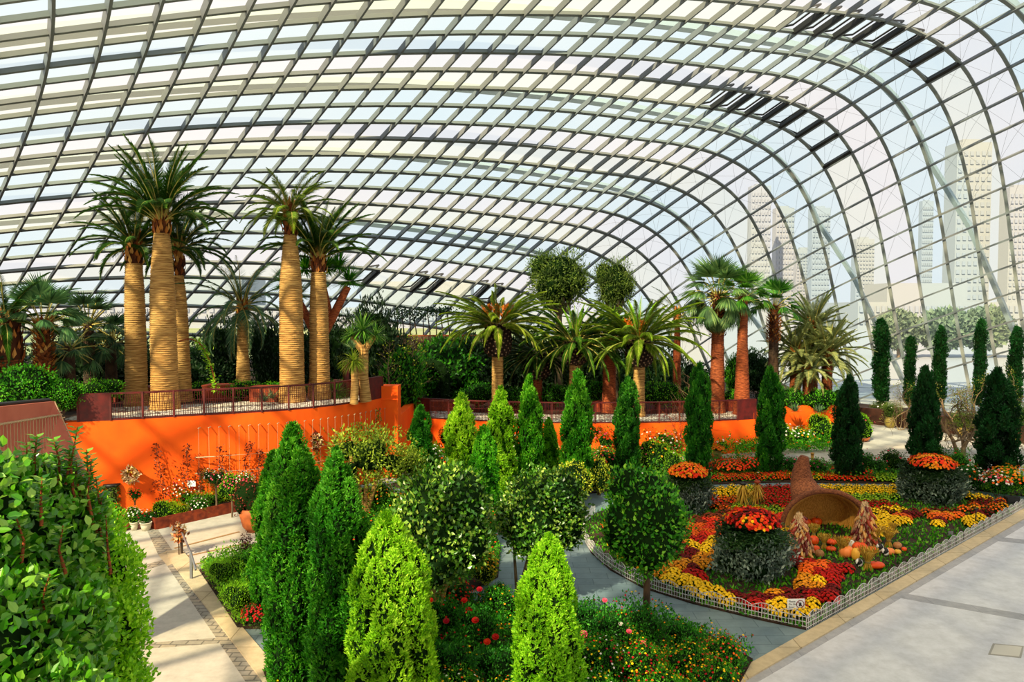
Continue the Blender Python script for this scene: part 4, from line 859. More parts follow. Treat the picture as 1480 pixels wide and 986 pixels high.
for (u, vt, vb, wp, d, k, ti), lb in zip(((690, 552, 590, 60, 43, 'ground', (.6, .8, .5)), (745, 560, 592, 50, 42.5, 'ground', (.6, .8, .5)), (800, 555, 590, 44, 43.5, 'ground', (.8, 1, .6)), (855, 550, 590, 40, 43, 'ground', (.8, 1, .6)), (950, 552, 590, 70, 43, 'ground', (1.3, 1.2, .6)), (1000, 560, 590, 50, 43, 'ground', (1.2, 1.2, .6)), (1058, 562, 590, 40, 43, 'ground', (1.5, 1.4, .6)), (1140, 560, 596, 44, 42, 'ground', (1, 1.2, .8)), (1180, 562, 598, 60, 42.3, 'ground', (1.4, 1.6, .9)), (1215, 560, 596, 40, 42.6, 'ground', (1.2, 1.3, .8))),
    ('low dark bedding left of the spiked palm', 'low dark bedding right of the spiked palm', 'low bedding below the lime hearted palm', 'low bedding by the reddish palm trunk', 'yellow green bedding right of the widest palm', 'yellow green bedding left of the skirted palm', 'yellow green tuft between the two orange trunks', 'soft green mat spilling over the orange wall', 'soft green mat at the foot of the silvery palms', 'soft green mat at the far right end of the orange wall')):
    bush(u, vt, vb, wp, d, ZR, k, lb, tint=ti)
def tall_tree(u, vt, vb, wp, d, z0, label, mat='bark_g'):
    o = bush(u, vt, vb, wp, d, z0, 'fine', label, 'tree', 'tree', tint=(.95, 1, .8), parts=False); K = SPEC['fine'][0]
    p = PD(u, (vt+vb)/2, d); link('trunk', limbs(p.z-z0+.3, px(wp, d)*.5, 6, 5, mat, .22, .7, fork=.45), o); return o
tall_tree(808, 352, 456, 104, 47, ZR, 'large round headed fine leaved tree towering above the date palms')
tall_tree(889, 366, 456, 68, 49, ZR, 'smaller round headed fine leaved tree right of the larger one')
def bare_tree(u, vt, d, z0, label, seed, h=None, mat='bark_g', n=26, leafn=120, lmat='L_yel', sc=1.0, r=.05, spreadv=1.0, name='sapling', group=None):
    rs = np.random.RandomState(seed); p = PD(u, vt, d); h = p.z-z0; o = thing(name, (p.x, d, z0), label, 'tree', group)
    mb = MB(); stem = [(rs.normal()*.03*h*k/5, rs.normal()*.02*h, h*k/5) for k in range(6)]; mb.tube(stem, [r*(1.2-.2*k) for k in range(6)], 7); tips = []
    for k in range(n):
        t = .25+.72*k/n; a = k*2.4; q = np.array([np.interp(t*5, range(6), [s[c] for s in stem]) for c in range(3)]); L = h*(.34*(1-t)+.08)*spreadv
        D = unit(np.array([math.cos(a), math.sin(a), .9])+rs.normal(size=3)*.2); e = q+D*L; m = q+D*L*.5+np.array([math.cos(a), math.sin(a), -.1])*L*.08
        mb.tube([q, m, e], [r*.4, r*.3, r*.12], 4, cap=False); tips += [m, e]
        for j in range(2):
            e2 = m+unit(D+rs.normal(size=3)*.6)*L*.5; mb.tube([m, e2], [r*.2, r*.1], 3, cap=False); tips.append(e2)
    mb.build('branches', M[mat], o)
    if leafn:
        mb = MB(); T = np.array(tips); i = rs.randint(0, len(T), leafn); P = T[i]+rs.normal(size=(leafn, 3))*.1*sc; leaves(mb, P, rnd_dirs(leafn), rnd_dirs(leafn), .13*sc, .08*sc); mb.build('foliage', M[lmat], o)
    return o
bare_tree(597, 482, 39.5, 2.3, 'slim half bare sapling with pale trunk and yellow leaves left of the back hedge', 61, leafn=160)
bare_tree(563, 492, 38.0, 2.3, 'thin white stemmed sapling directly behind the orange end pier', 62, leafn=60, r=.035)
bare_tree(1000, 540, 38, .0, 'leafless twiggy shrub in front of the railing left of the slim conifer', 63, leafn=0, r=.03, spreadv=1.6, name='bare_shrub')
# fallen-over arching tendril and bollard lights
for u, v, d, z0, lb in ((605, 553, 41, 2.35, 'short dark red bollard beside the slim half bare sapling'), (500, 521, 33.5, ZL, 'taller dark red bollard among the plants left of the yucca trees')):
    p = PD(u, v, d); h = p.z-z0; mb = MB(); mb.lathe([(.15, 0), (.16, .02), (.16, h-.05), (.12, h), (0.01, h)], 16); o = mb.build('bollard', M['corten'], None, (p.x, d, z0)); tag(o, lb, 'bollard')
# raised lookout of brown boards with planted pergola behind the hedges
a = PD(556, 487, 56); b = PD(705, 489, 58); mb = MB(); r0 = empty('lookout_fence', (a.x, a.y, ZR), 0, 'brown boarded fence of the raised lookout far behind the saplings', 'fence')
c = Vector((a.x, a.y, ZR)); n = 46
for k in range(n):
    q = a.lerp(b, k/n)-c; mb.box((q.x, q.y, (a.z-ZR)/2+.02*(k % 3)), ((b-a).length/n*.9, .06, a.z-ZR))
mb.build('boards', M['bark_d'], r0); mb = MB(); mb.wall([Vector((0, 0)), Vector((b.x-a.x, b.y-a.y))], a.z-ZR, a.z-ZR+.12, .2); mb.build('top_rail', M['bark_r'], r0)
for k in range(9):
    u = 571+k*9.5; p = PD(u, 488, 57.5); t = PD(u+random.uniform(-3, 3), 455-random.uniform(-6, 8), 57.5)
    o = thing('twisted_vine_post', (p.x, p.y+.6, p.z-1.5), 'thin dark leaning stem with a wisp of leaves standing above the brown lookout fence', 'plant', 'thin stems above the lookout fence')
    mb = MB(); h = t.z-p.z+1.5; mb.tube([(0, 0, 0), (.1, 0, h*.5), (t.x-p.x, 0, h)], [.07, .055, .04], 5); mb.build('stem', M['bark_d'], o)
    mb = MB(); q = 90; P = RS.normal(size=(q, 3))*np.array([.5, .3, .16])+np.array([t.x-p.x, 0, h]); leaves(mb, P, rnd_dirs(q), rnd_dirs(q), .22, .12); mb.build('foliage', M['L_ever'], o)
# --- middle ground trees of the garden
def std_tree(u, vt, vb, wp, base, key, label, tint, trunks, mat='bark_g', name='camellia_tree', group=None):
    g = G(*base); d = g.y; K = SPEC[key]; me = crown_mesh(key, *K[0], **K[1])
    p = PD(u, vt, d); b = PD(u, vb, d); hz = (p.z-b.z)/2; cz = (p.z+b.z)/2; R = px(wp, d)/2
    o = thing(name, (g.x, d, 0), label, 'tree', group)
    f = link('foliage', me, o, (p.x-g.x, 0, cz), None, (R/K[0][0], R/K[0][0], hz/K[0][1])); f.color = (*tint, 1)
    mb = MB()
    for tx, r in trunks: mb.tube([(0, 0, -.05), (tx*.35, 0, cz*.35), (tx, .1*tx, cz)], [r*1.2, r, r*.6], 7)
    mb.build('trunk', M[mat], o); return o
std_tree(634, 663, 852, 166, (628, 900), 'camel', 'large round glossy camellia tree in the centre with pale forked trunk', (1.15, 1.15, 1), [(-.1, .07), (.75, .05), (.35, .045)], 'bark_y')
std_tree(781, 672, 812, 142, (748, 872), 'camel', 'smaller spreading camellia tree with leaning trunk beside the grey path', (1.1, 1.1, .9), [(.55, .06), (-.15, .04), (.9, .04)], 'bark_g')
std_tree(936, 672, 838, 140, (934, 896), 'std', 'standard tree with straight brown trunk and dark pagoda crown before the island bed', (1.6, 1.7, 1), [(.02, .085)], 'bark_d', 'standard_tree')
std_tree(533, 604, 712, 130, (528, 748), 'olive', 'gnarled olive tree with airy grey green crown before the orange wall', (1.9, 1.8, .8), [(-.5, .11), (.7, .09), (.1, .09)], 'bark_y', 'olive_tree')
bush(590, 640, 700, 60, G(590, 735).y, 0, 'olive', 'pale yellow green shrub right of the olive tree', tint=(1.9, 1.8, .8))
bush(828, 668, 720, 66, G(828, 735).y, 0, 'yel', 'yellow leaved shrub at the foot of the broad dark conifer')
bush(866, 660, 712, 36, G(866, 716).y, 0, 'yel', 'thin yellow leaved bamboo like shrub left of the standard tree', tint=(.9, .9, .9), trunkh=.6)
# foreground hedge at the left edge, seen close
def near_hedge():
    rs = np.random.RandomState(77)
    o = thing('ficus_hedge', (-5.2, 7.2, 0), 'tall glossy leaved hedge filling the lower left corner close to the viewer', 'hedge')
    mb = MB(); bl = []
    def B(u, v, d, ru, rv, dy=1.0):
        p = PD(u, v, d); bl.append(((p.x+5.2, d-7.2, p.z), (px(ru, d), dy, px(rv, d))))
    B(20, 800, 7.2, 100, 130, .9); B(-60, 760, 6.6, 110, 120, .8); B(40, 930, 6.6, 100, 110, .9); B(-20, 950, 6.0, 100, 120, .8)
    B(88, 770, 7.6, 48, 80, .6); B(50, 700, 7.6, 46, 36, .5); B(0, 1080, 5.6, 150, 110, .9)
    for zz in (.6, 1.7, 2.8, 3.9): bl += [((.2, -.3, zz), (1.0, .8, .8)), ((-1.2, -.5, zz), (1.0, .8, .8))]
    crown(mb, bl, 34000, .10, .07, 0, 77, up=.5, core=1, amp=.12, spread=.35, jit=1.0, ck=.72, big=True)
    for b in bl[:]: pass
    tw = MB(); P = []; Ds = []
    for (u, v0, v1, d) in ((32, 740, 640, 7.2), (108, 730, 617, 7.5), (70, 730, 668, 7.4), (128, 740, 650, 7.7), (12, 740, 660, 6.9), (140, 770, 690, 7.8), (95, 700, 650, 7.5), (150, 800, 720, 7.8), (50, 700, 630, 7.3), (84, 700, 634, 7.5), (20, 710, 655, 7.1), (118, 720, 668, 7.6), (-10, 720, 648, 6.9), (160, 830, 745, 7.7), (135, 760, 664, 7.6), (60, 760, 690, 6.7), (30, 820, 745, 6.5), (95, 830, 760, 6.8), (70, 900, 830, 6.3), (20, 930, 860, 6.1)):
        a = PD(u, v0, d); b = PD(u+rs.uniform(-8, 8), v1, d); q = a.lerp(b, .5)+Vector((rs.uniform(-.08, .08), 0, 0)); off = Vector((5.2, -7.2, 0))
        tw.tube([a+off, q+off, b+off], [.018, .012, .005], 5, 0)
        for k in range(34):
            t = (k/34)**.8; c = (a.lerp(q, t*2) if t < .5 else q.lerp(b, t*2-1))+off; P.append(c); an = k*2.4; Ds.append((math.cos(an), math.sin(an), .4))
    leaves(mb, np.array(P, float), np.array(Ds), np.tile([0, 0, 1.0], (len(P), 1)), .105, .07)
    mb.build('foliage', [M['L_ficus'], M['core']], o)
    for k in range(14):
        a = Vector((rs.uniform(-1.6, 1.0), rs.uniform(-.4, .8), 0)); tw.tube([a, a+Vector((rs.uniform(-.2, .2), -.1, 2.5)), a+Vector((rs.uniform(-.5, .5), -.3, 5.0))], [.05, .04, .02], 6)
    for (u, v, d) in ():
        a = PD(u, v+60, d)+Vector((5.2, -7.2, 0)); b = PD(u+rs.uniform(-14, 14), v-70, d)+Vector((5.2, -7.2, 0)); tw.tube([a, (a+b)/2+Vector((.03, 0, 0)), b], .011, 5)
    tw.build('branches', M['bark_r'], o)
    o = thing('shrub', (-3.9, 8.6, 0), 'fine leaved yellow green shrub spilling onto the pale path right of the glossy hedge', 'shrub')
    mb = MB(); bl = []
    for (u, v, d, ru, rv) in ((150, 840, 8.6, 54, 70), (160, 925, 8.0, 50, 80), (128, 770, 9.0, 40, 50), (150, 1010, 7.6, 60, 80)):
        p = PD(u, v, d); bl.append(((p.x+3.9, d-8.6, p.z), (px(ru, d), .5, px(rv, d))))
    for zz in (.5, 1.5, 2.5): bl.append(((-1.05, -.3, zz), (.5, .5, .65)))
    crown(mb, bl, 32000, .06, .04, 0, 78, up=.6, core=1, amp=.16, spread=.4, ck=.6)
    f = mb.build('foliage', [M['L_lime'], M['core']], o); f.color = (.9, 1, .6, 1)
    tw = MB()
    for k in range(8): tw.tube([(-1.1+.04*k, 0, 0), (-1.1+.06*k, 0, 2.0), (-1.1+.07*k, 0, 3.6)], [.04, .03, .02], 5)
    tw.build('branches', M['bark_d'], o)
near_hedge()
# ------------------------------------------------------------------ beds
def in_poly(x, y, P):
    c = False; j = len(P)-1
    for i in range(len(P)):
        if (P[i][1] > y) != (P[j][1] > y) and x < (P[j][0]-P[i][0])*(y-P[i][1])/(P[j][1]-P[i][1])+P[i][0]: c = not c
        j = i
    return c
def bed(n, pix, z=.07, mat='soil'): return flat('trim_%d' % n, pix, M[mat], z, -.05)
BED_A = [(288, 824), (300, 812), (350, 800), (410, 792), (450, 850), (460, 906), (343, 906)]
BED_B = [(380, 968), (470, 925), (600, 892), (690, 868), (800, 876), (900, 884), (1010, 908), (1088, 952), (1070, 985), (900, 1130), (440, 1130)]
BED_C = [(410, 770), (480, 732), (560, 712), (700, 735), (724, 790), (720, 832), (680, 852), (560, 885), (460, 905)]
BED_D = [(560, 700), (620, 686), (720, 680), (846, 682), (848, 712), (838, 722), (760, 752), (722, 772), (700, 740)]
BED_E = [(850, 712), (860, 690), (900, 672), (1040, 667), (1130, 670), (1290, 671), (1480, 693), (1640, 715), (1640, 744), (1480, 716), (1400, 706), (1290, 698), (1130, 696), (1030, 699), (930, 706)]
ISL = [(1165, 909), (1090, 893), (1000, 871), (930, 849), (882, 823), (854, 798), (843, 776), (845, 758), (860, 742), (890, 729), (940, 719), (1000, 712), (1050, 707), (1130, 704), (1290, 706), (1400, 716), (1478, 732)]
bed(20, BED_A); bed(21, BED_B); bed(22, BED_C); bed(23, BED_D); bed(24, BED_E); bed(25, ISL, .05)
ISLW = [G(u, v, .05) for u, v in ISL]
# ------------------------------------------------------------------ flowers
def petalmat(name):
    m, nt, b, o = newmat(name); b.inputs['Roughness'].default_value = .6; b.inputs['Specular IOR Level'].default_value = .2
    a = nt.nodes.new('ShaderNodeAttribute'); a.attribute_name = 'rnd'; r = ramp(nt, [(0, (.75, .7, .7)), (.7, (1, 1, 1))], a.outputs['Fac'])
    oi = nt.nodes.new('ShaderNodeObjectInfo'); mx = nt.nodes.new('ShaderNodeMix'); mx.data_type = 'RGBA'; mx.blend_type = 'MULTIPLY'; mx.inputs[0].default_value = 1
    nt.links.new(r.outputs[0], mx.inputs[6]); nt.links.new(oi.outputs['Color'], mx.inputs[7]); nt.links.new(mx.outputs[2], b.inputs['Base Color']); return m
M['petal'] = petalmat('petals')
M['L_mum'] = leafmat('leaf_bedding', ['#12300c', '#245a14', '#3d7a1c'], tint=False)
FC = dict(yellow='#ffd51a', red='#c21a10', dark='#7a0f10', orange='#f4701a', gold='#f0a01c', white='#efe9df', pink='#e0506a', bronze='#8a3a1c', lime='#a8c82a', crim='#b8142a', purple='#7c2a4a', scar='#ee3a18')
for k, v in FC.items(): M['f_'+k] = leafmat('petals_'+k, [v]*2 if 0 else [v, v], .6, .2, .2, tint=False)
def heads(mb, P, N, R, m, seg=6):
    """little double-layered flower heads"""
    n = len(P); R = np.broadcast_to(R, (n,))[:, None]; N = unit(N); A = unit(np.cross(N, rnd_dirs(n))); B = np.cross(N, A)
    for q, (rr, hh) in enumerate(((1.0, .0), (.6, .35))):
        vs = [P+N*R*(hh-.15)]
        for k in range(seg):
            t = 2*PI*k/seg+q*.5; vs.append(P+(A*math.cos(t)+B*math.sin(t))*R*rr+N*R*(hh+.18))
        v = np.stack(vs, 1).reshape(-1, 3); b = np.arange(n)[:, None]*(seg+1)
        f = np.concatenate([b+np.array([0, 1+k, 1+(k+1) % seg]) for k in range(seg)])
        mb.add(v, f, m, np.repeat(np.clip(RS.rand(n)*.7+.15+q*.15, 0, 1), seg+1))
def dome_pts(n, R, h, seed, top=.05):
    rs = np.random.RandomState(seed); k = np.arange(n)+.5; ph = np.arccos(1-(1-top)*k/n); a = k*2.399+rs.rand(n)*.3
    d = np.stack([np.sin(ph)*np.cos(a), np.sin(ph)*np.sin(a), np.cos(ph)], 1)*(1+rs.normal(size=(n, 1))*.05)
    return d*np.array([R, R, h]), unit(d+np.array([0, 0, .4]))
def clump_mesh(seed, R=.22, h=.2, n=38, fr=.048, nl=60, coarse=False):
    mb = MB(); P, N = dome_pts(n, R, h, seed); heads(mb, P+np.array([0, 0, .05]), N, fr, 0, 5 if coarse else 6)
    d = rnd_dirs(nl); d[:, 2] = np.abs(d[:, 2]); leaves(mb, d*np.array([R, R, h])*.8, unit(d+rnd_dirs(nl)*.5), np.tile([0, 0, 1.], (nl, 1)), .09, .05, 1)
    mb.lathe([(R*.5, 0), (R*.85, h*.35), (R*.6, h*.85), (.01, h)], 8, 2, .2); return mb.mesh('flower_clump', [M['petal'], M['L_mum'], M['core']])
clumps = [clump_mesh(s) for s in (1, 2, 3)]; clumpf = [clump_mesh(s, n=24, fr=.056, nl=16, coarse=True) for s in (4, 5)]
CLN = dict(yellow='yellow', red='red', dark='dark red', orange='orange', gold='golden', bronze='bronze brown', lime='lime green', crim='crimson', scar='scarlet', white='white', pink='pink')
def clump(x, y, c, area, s=1.0, z=.055, name='chrysanthemum', far=False):
    o = link(name, random.choice(clumpf if far else clumps), None, (x, y, z), (0, 0, random.uniform(0, 6)), (s*random.uniform(.85, 1.2), s*random.uniform(.85, 1.2), s*random.uniform(.8, 1.15)))
    o.color = (*col(FC[c]), 1)
    return tag(o, '%s flower clump %s' % (CLN[c], area), 'flowers', '%s clumps %s' % (CLN[c], area))
def to_px(x, y, z=0.0):
    yc = y*CP-(z-H)*SP; zc = y*SP+(z-H)*CP; return 740+F*x/yc, 493-F*zc/yc
def ell(u, v, c): return ((u-c[0])/c[2])**2+((v-c[1])/c[3])**2 < 1
HOLES = [(1086, 838, 76, 26), (1346, 728, 60, 14), (992, 742, 44, 14), (1200, 765, 66, 34), (1160, 795, 26, 16), (1230, 800, 72, 22), (1083, 728, 18, 9)]
def nz(x, y, s, k=0): return float(fbm(np.array([[x, y, k*7.3]]), s, 31+k)[0])
far_stuff = {}
cnt = 0; cl = []
xs = [p.x for p in ISLW]; ys = [p.y for p in ISLW]
sp = .37; yy = min(ys)
while yy < max(ys):
    xx = min(xs)+(sp/2 if int(yy/sp) % 2 else 0); yrow = yy; yy += sp
    while xx < max(xs):
        x = xx+random.uniform(-.06, .06); y = yrow+random.uniform(-.06, .06); xx += sp
        u, v = to_px(x, y, .1)
        if not in_poly(u, v, ISL) or u > 1500: continue
        if any(ell(u, v, c) for c in HOLES): continue
        e = min((Vector((x, y))-Vector((p.x, p.y))).length for p in ISLW)
        # distance to straight right-hand edge and the curved left edge
        def segd(a, b):
            a = Vector((a.x, a.y)); b = Vector((b.x, b.y)); d = b-a; t = max(0, min(1, (Vector((x, y))-a).dot(d)/d.length_squared)); return (Vector((x, y))-a-d*t).length
        er = segd(ISLW[-1], ISLW[0]); elf = min(segd(ISLW[i], ISLW[i+1]) for i in range(0, 11))
        if min(er, elf) < .3: continue
        a = nz(x*1.0+y*.5, y*1.2, .9); b = nz(x, y, 2.3, 1)
        if er < 1.0 and 1215 < u < 1400: continue
        if er < 1.9 and 1235 < u < 1345: continue
        if elf < .75 and u < 960 and b > -.5: continue
        if elf < .5 and u < 1000: continue
        w0 = random.random()
        if u < 965 and v < 850: c = 'gold' if a > .1 else ('yellow' if b > -.25 else ('red' if w0 < .4 else 'orange'))
        elif v < 735 and 1085 < u < 1300:
            c = 'red' if u < 1150 else ('yellow' if v < 718 else ('red' if b > .25 else 'lime'))
        elif v < 722 and u < 1090: c = 'yellow' if b > -.4 else 'lime'
        elif v < 780 and u < 1060: c = 'bronze' if b < -.2 else ('orange' if w0 < .6 else 'scar')
        elif v < 770 and u < 1150: c = 'scar' if b > -.2 else 'lime'
        elif u > 1270 and v < 800: c = 'yellow' if a > -.15 else ('gold' if b < -.4 else ('orange' if b < -.1 else 'dark'))
        elif u > 1165 and v < 850: c = 'yellow' if a > -.2 else ('red' if b > .1 else 'orange')
        else: c = 'yellow' if a > 0 else ('gold' if b > .45 else ('dark' if b > -.05 else ('bronze' if b < -.6 else 'red')))
        cl.append((y, x, c, u, v))
cl.sort()
area_of = lambda u, v: 'in the front point of the island bed' if v > 800 else ('at the left curve of the island bed' if u < 1000 else ('on the right half of the island bed' if u > 1180 else 'in the middle of the island bed'))
ncl = len(cl)
for k, (y, x, c, u, v) in enumerate(cl):
    if k < 290: clump(x, y, c, area_of(u, v), 1.05)
    else: far_stuff.setdefault(c, []).append((x, y, 1.0))
# ---- strips of bedding elsewhere, as loose points
def scatter(poly, n, seed=0):
    rs = np.random.RandomState(seed); P = [G(u, v, .07) for u, v in poly]; out = []; g = 0
    x0, x1 = min(p.x for p in P), max(p.x for p in P); y0, y1 = min(p.y for p in P), max(p.y for p in P)
    while len(out) < n and g < 20000:
        g += 1; x, y = rs.uniform(x0, x1), rs.uniform(y0, y1)
        if in_poly(x, y, P) and all((x-a)**2+(y-b)**2 > .05 for a, b in out): out.append((x, y))
    return out
for poly, n, cs in (([(1032, 696), (1130, 694), (1130, 688), (1040, 690)], 60, ['scar', 'orange']), ([(1130, 694), (1215, 694), (1215, 688), (1130, 688)], 50, ['scar', 'yellow', 'scar']), ([(1195, 695), (1262, 696), (1262, 690), (1195, 689)], 40, ['scar']),
        ([(1262, 696), (1300, 698), (1300, 690), (1262, 690)], 30, ['lime']), ([(1030, 688), (1100, 686), (1100, 674), (1040, 676)], 50, ['scar', 'orange', 'lime']), ([(1300, 698), (1440, 710), (1440, 704), (1300, 692)], 40, ['lime', 'white', 'lime']), ([(852, 708), (900, 704), (930, 703), (930, 694), (866, 696)], 50, ['orange', 'lime', 'scar'])):
    for k, (x, y) in enumerate(scatter(poly, n, n)): far_stuff.setdefault(cs[k % len(cs)], []).append((x, y, .9))
mb = MB(); cols = sorted(far_stuff)
for ci, c in enumerate(cols):
    for x, y, s in far_stuff[c]:
        R = .21*s*random.uniform(.85, 1.15); P, N = dome_pts(20, R, .2*s, 3, .1); heads(mb, P+np.array([x, y, .11]), N, .045, ci, 5)
        n = 12; d = rnd_dirs(n); d[:, 2] = abs(d[:, 2]); leaves(mb, d*R+np.array([x, y, .07]), d, np.tile([0, 0, 1.], (n, 1)), .1, .06, len(cols))
        mb.lathe([(R*.6, 0), (R*.85, .09), (.01, .2)], 7, len(cols)+1, .2, (x, y, .06))
o = mb.build('bedding_flowers', [M['f_'+c] for c in cols]+[M['L_mum'], M['core']]); tag(o, 'distant drifts of red, yellow and orange bedding flowers at the back of the island and along the rear path', 'flowers', kind='stuff')
# green ground cover along the island edges
mb = MB(); n = 14000; rs = np.random.RandomState(4); pts = []
P = [(p.x, p.y) for p in ISLW]
while len(pts) < n:
    x, y = rs.uniform(min(xs), max(xs)), rs.uniform(min(ys), max(ys))
    if in_poly(x, y, P): pts.append((x, y))
pts = np.array(pts); P3 = np.column_stack([pts, np.full(n, .05)]); leaves(mb, P3, unit(rs.normal(size=(n, 3))*.6+np.array([0, 0, .8])), rnd_dirs(n), rs.uniform(.08, .17, n), .06)
o = mb.build('ground_cover', M['L_mid']); tag(o, 'low green ground cover between the flower clumps of the island bed', 'plants', kind='stuff'); o.color = (.9, 1, .7, 1)
# ------------------------------------------------------------------ tiered mounds
def capflowers(mb, R, h, n, cs, fr, z, seed, patch=2.0, top=.0):
    P, N = dome_pts(n, R, h, seed, top); q = fbm(P/R, patch, seed)+.25*RS.normal(size=n); edges = np.linspace(-.9, .9, len(cs)+1)[1:-1]; idx = np.digitize(q, edges)
    for k in range(len(cs)): 
        s = idx == k
        if s.any(): heads(mb, P[s]+np.array([0, 0, z]), N[s], fr, k, 6)
    mb.lathe([(R*.97, z-.02), (R*.9, z+h*.4), (R*.55, z+h*.8), (.01, z+h*.95)], 18, len(cs), .1); return cs
def mound(u, vb, wp, vt, tiers, label):
    g = G(u, vb, 0); front = g.y; R = px(wp, front)/2; y0 = front+R; g = Vector((g.x*(y0/front)*1.0, y0, 0)); hz = H-(vt-450)*y0/F
    o = thing('flower_mound', (g.x, g.y, .06), label, 'flower mound')
    me = crown_mesh('grey', *SPEC['grey'][0], **SPEC['grey'][1]); f = link('grey_leaved_skirt', me, o, (0, 0, hz*.24), None, (R/1.5*.9, R/1.5*.9, hz*.42/.8)); f.color = (*tiers[0], 1)
    me = crown_mesh('ever', *SPEC['ever'][0], **SPEC['ever'][1]); f = link('dark_leaved_tier', me, o, (0, 0, hz*.58), None, (R/1.5*.84, R/1.5*.84, hz*.30/1.5)); f.color = (*tiers[1], 1)
    mb = MB(); cs = capflowers(mb, R*tiers[3], hz*.21, 420, tiers[2], .05, hz*.79, 5+int(u)); mb.build('flower_cap', [M['f_'+c] for c in cs]+[M['core']], o)
    return o
mound(1086, 858, 142, 741, ((1.5, 1.6, 1.6), (1.9, 1.5, 1.1), ['dark', 'red', 'scar', 'orange', 'yellow'], .56), 'nearest tiered mound with grey leaves below and red and orange chrysanthemums on top')
mound(1346, 740, 114, 661, ((1.1, 1.2, 1.1), (1.3, .9, .8), ['orange', 'scar', 'orange', 'gold'], .56), 'right hand tiered mound capped by a solid orange dome of chrysanthemums')
mound(994, 752, 86, 674, ((1.1, 1.2, 1.3), (1.5, 1.1, .7), ['scar', 'gold', 'orange', 'gold'], .64), 'rear left tiered mound with golden and orange flowers behind the standard tree')
# ------------------------------------------------------------------ edging fence
M['white'] = solid('white_plastic', '#c4c4c6', .5)
def edge_panel():
    mb = MB(); Lp = .62; n = 8; arch = lambda t: .30+.10*math.sin(PI*t)
    for k in range(n+1):
        t = k/n; mb.box((Lp*t, 0, arch(t)/2), (.010, .008, arch(t)))
    for z in (.04, .15, .27): mb.box((Lp/2, .005, z), (Lp, .01, .013))
    P = [(Lp*k/10, 0, arch(k/10)) for k in range(11)]; mb.tube(P, .008, 4); mb.tube([(Lp*.5-.07+.07*(1-math.cos(t)), 0, .21+.05*math.sin(t)) for t in np.linspace(0, 2*PI, 9)], .006, 3)
    return mb.mesh('edging_fence', [M['white']])
ep = edge_panel()
fl = [G(u, v, .02) for u, v in ISL[:9]][::-1]; fr_ = [G(1166, 911, .02), G(1480, 735, .02)]
def run_panels(path, lab, grp):
    pts = path_pts(path, .62)
    for a, b in zip(pts, pts[1:]):
        d = b-a; o = link('edging_fence', ep, None, (a.x, a.y, .03), (0, 0, math.atan2(d.y, d.x)), (d.length/.62, 1, 1)); tag(o, lab, 'fence', grp)
run_panels(smooth_path(fl, 4), 'small white plastic picket edging panel along the curved grey path side of the island bed', 'white edging panels on the curved side')
run_panels(fr_, 'small white plastic picket edging panel along the straight kerb side of the island bed', 'white edging panels on the straight side')
# ------------------------------------------------------------------ cornucopia
M['wicker'] = solid('brown_wicker', '#8a5030', .9, noise=16, c2='#4a2212', bump=1.0, stretch=(1, 1, 2.5)); M['straw'] = solid('golden_straw_lining', '#dda246', .85, noise=9, c2='#a86c20', bump=.6, stretch=(5, 5, .4))
g = G(1192, 776, 0); s = g.y/F
co = thing('cornucopia', (g.x, g.y, .07), 'giant brown wicker horn of plenty lying open towards the viewer on the island bed', 'cornucopia')
path = [(0, 0, .30), (.16, .5, .34), (.26, 1.0, .42), (.25, 1.5, .62), (.1, 1.8, .95), (.0, 1.95, 1.35), (-.02, 1.95, 1.8), (.05, 1.9, 2.25)]
rad = [58*s, 53*s, 43*s, .86, .56, .40, .29, .14]
sp_ = smooth_path([Vector(p) for p in path], 5); rr_ = np.interp(np.linspace(0, 7, len(sp_)), range(8), rad)
def shell(mb, sc, m, n=40, flip=False, cut=None):
    Pn = np.array([tuple(p) for p in sp_]); K = len(Pn) if cut is None else cut; T = unit(np.gradient(Pn, axis=0)); T[:8] = unit(T[:8]*.3+np.array([0, 1., .05])); vs = []; ang = np.linspace(0, 2*PI, n, endpoint=False)
    for k in range(K):
        A = np.array([1., 0, 0]); A = A-T[k]*A.dot(T[k]); A /= np.linalg.norm(A); B = np.cross(T[k], A)
        r = rr_[k]*sc*(1+.012*np.sin(ang*20+k*3)); fl_ = 1.0+.10*math.exp(-k/1.5)
        sq = np.where(np.sin(ang) < 0, 1, .86); vs.append(Pn[k]+(np.cos(ang)*r*fl_)[:, None]*A-(-np.sin(ang)*r*fl_*sq)[:, None]*B*-1)
    i = np.arange(n); j = (i+1) % n; f = np.concatenate([np.stack([k*n+i, k*n+j, (k+1)*n+j, (k+1)*n+i], 1) for k in range(K-1)])
    mb.add(np.concatenate(vs), f, m, 0, True); return vs
mb = MB(); v0 = shell(mb, 1.0, 0); mb.add(v0[-1], [tuple(range(40))]); mb.build('horn', M['wicker'], co)
mb = MB(); v1 = shell(mb, .90, 0, cut=12); mb.add(v1[-1], [tuple(range(40))]); mb.build('lining', M['straw'], co)
mb = MB(); rim = (v0[0]+v1[0])/2; mb.tube([tuple(p) for p in rim]+[tuple(rim[0])], .085, 8); mb.build('rim', M['wicker'], co)
